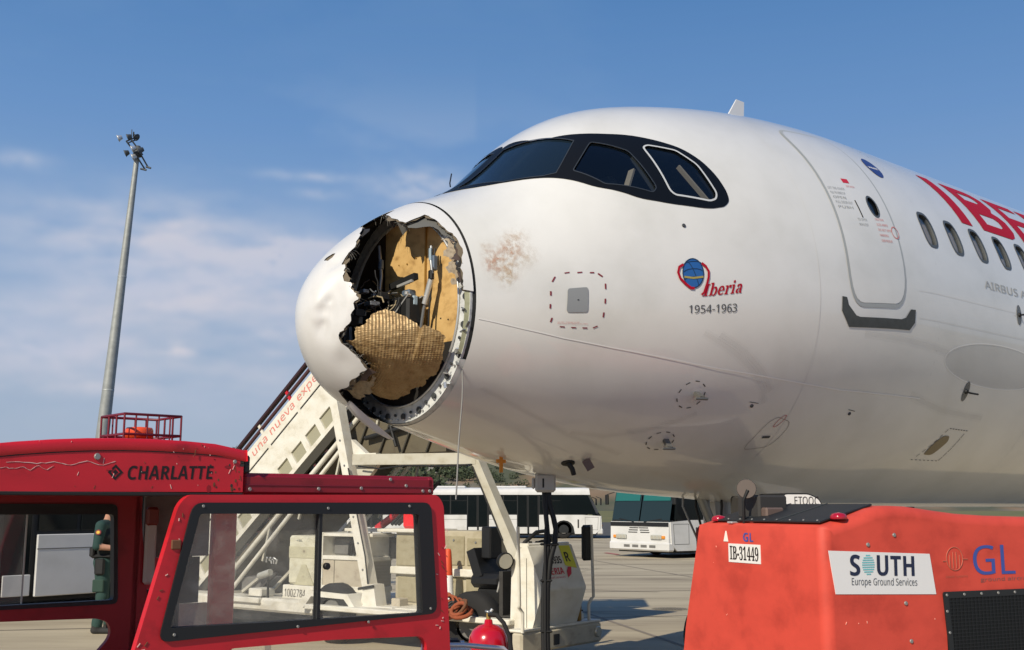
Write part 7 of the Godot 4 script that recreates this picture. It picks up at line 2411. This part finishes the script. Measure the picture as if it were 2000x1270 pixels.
	M.gl_faint = mat(hexa("b4604c"), 0.6)
	M.navy_print = mat(hexa("1a2340"), 0.5)
	M.grey_print = mat(hexa("565b62"), 0.6)
	M.teal_print = mat(hexa("6fb9c0"), 0.5)
	# stairs truck
	var chalk := noise_tex(43, 0.012, [[0.0, Color(0.80, 0.77, 0.70)], [0.4, Color(0.94, 0.93, 0.90)], [1.0, Color(1, 1, 1)]], 512, 6)
	M.cream = worn(mat(hexa("e2e1da"), 0.55), chalk, 0.7)
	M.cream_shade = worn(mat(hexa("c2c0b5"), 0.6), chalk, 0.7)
	M.bumper_cream = worn(mat(hexa("bdb7a4"), 0.65), grime, 1.2)
	M.tank_cream = worn(mat(hexa("d9d8c6"), 0.55), chalk, 1.3)
	M.tank_dirty = worn(mat(hexa("c4c1a4"), 0.6), grime, 2.0)
	M.cab_shade = worn(mat(hexa("b5ae9a"), 0.65), chalk, 0.9)
	M.cab_panel = worn(mat(hexa("9f9880"), 0.65), chalk, 1.4)
	M.window_olive = mat(hexa("9a9781"), 0.5)
	M.dark_olive = mat(hexa("3a372e"), 0.7)
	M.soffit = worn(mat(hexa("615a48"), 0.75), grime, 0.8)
	M.rail_maroon = mat(hexa("30161a"), 0.5)
	M.rail_dark = mat(hexa("47292a"), 0.5)
	M.pink_print = mat(hexa("cf7f74"), 0.6)
	M.step_grey = mat(hexa("74756f"), 0.8)
	M.yellow = mat(hexa("d3d23b"), 0.6)
	M.ochre = mat(hexa("8d6a25"), 0.7)
	M.lens_clear = mat(hexa("c9c6b8"), 0.1, 0.4)
	M.bright_red = mat(hexa("dd1220"), 0.4)
	M.cone_orange = mat(hexa("d6502c"), 0.6)
	M.strap = mat(hexa("8f4a2e"), 0.85)
	M.ext_red = mat(hexa("b51226"), 0.22, 0.0, 0.5)
	M.brass = mat(hexa("b99a5a"), 0.4, 0.6)
	M.plug_grey = mat(hexa("a9a8a4"), 0.55)
	# far things
	M.bus_white = worn(mat(hexa("d8d8d6"), 0.4, 0.0, 0.3), soft, 0.3)
	M.bus_dark = mat(hexa("14181a"), 0.6)
	M.bus_glass = mat(hexa("12181a"), 0.1)
	M.bus_glass.metallic_specular = 0.3
	M.bus_screen = mat(hexa("243236"), 0.08)
	M.bus_screen.metallic_specular = 0.35
	M.teal_strip = mat(hexa("24635e"), 0.2)
	M.figure = mat(Color(1, 1, 1), 0.85)
	M.figure.vertex_color_use_as_albedo = true
	M.cap_green = mat(hexa("22352f"), 0.8)
	M.trouser = mat(hexa("2a4239"), 0.85)
	M.badge_red = mat(hexa("7c1f28"), 0.6)
	M.badge_gold = mat(hexa("d8b23a"), 0.5)
	M.mast_grey = worn(mat(hexa("a6aaa8"), 0.55, 0.3), noise_tex(44, 0.02, [[0.0, Color(0.82, 0.82, 0.82)], [1.0, Color(1, 1, 1)]], 256), 0.25)
	M.mast_dark = mat(hexa("4a4f52"), 0.6, 0.2)
	M.lamp_alu = mat(hexa("d6d8d8"), 0.35, 0.5)
	M.house_wall = mat(hexa("cfc6b4"), 0.8)
	M.house_roof = mat(hexa("8c6a56"), 0.85)
	M.hill = mat(Color(1, 1, 1), 0.95)
	M.hill.vertex_color_use_as_albedo = true
	M.leaf = mat(Color(1, 1, 1), 0.9)
	M.leaf.vertex_color_use_as_albedo = true
	M.tyre_stain = mat(Color(0.22, 0.20, 0.18, 0.13), 0.9)
	M.tyre_stain.transparency = BaseMaterial3D.TRANSPARENCY_ALPHA
	M.oil_stain = mat(Color(0.16, 0.14, 0.12, 0.22), 0.7)
	M.oil_stain.transparency = BaseMaterial3D.TRANSPARENCY_ALPHA
	M.mark_red = mat(hexa("a8585a"), 0.8)
	M.joint = mat(hexa("80766a"), 0.95)
	M.asphalt = worn(mat(hexa("55534f"), 0.9), noise_tex(45, 0.02, [[0.0, Color(0.8, 0.8, 0.8)], [1.0, Color(1, 1, 1)]], 512), 0.05)
	M.grass = worn(mat(hexa("7d7a52"), 0.95), noise_tex(46, 0.02, [[0.0, Color(0.6, 0.7, 0.5)], [0.5, Color(0.85, 0.85, 0.75)], [1.0, Color(1, 0.95, 0.85)]], 512), 0.008)
	M.concrete = mat(hexa("b8ac93"), 0.85)
	worn(M.concrete, noise_tex(47, 0.006, [[0.0, Color(0.66, 0.64, 0.62)], [0.3, Color(0.86, 0.85, 0.84)], [0.6, Color(0.95, 0.95, 0.94)], [1.0, Color(1, 1, 1)]], 1024, 7), 0.08)
	M.concrete.uv1_scale = Vector3(0.022, 0.08, 0.10)
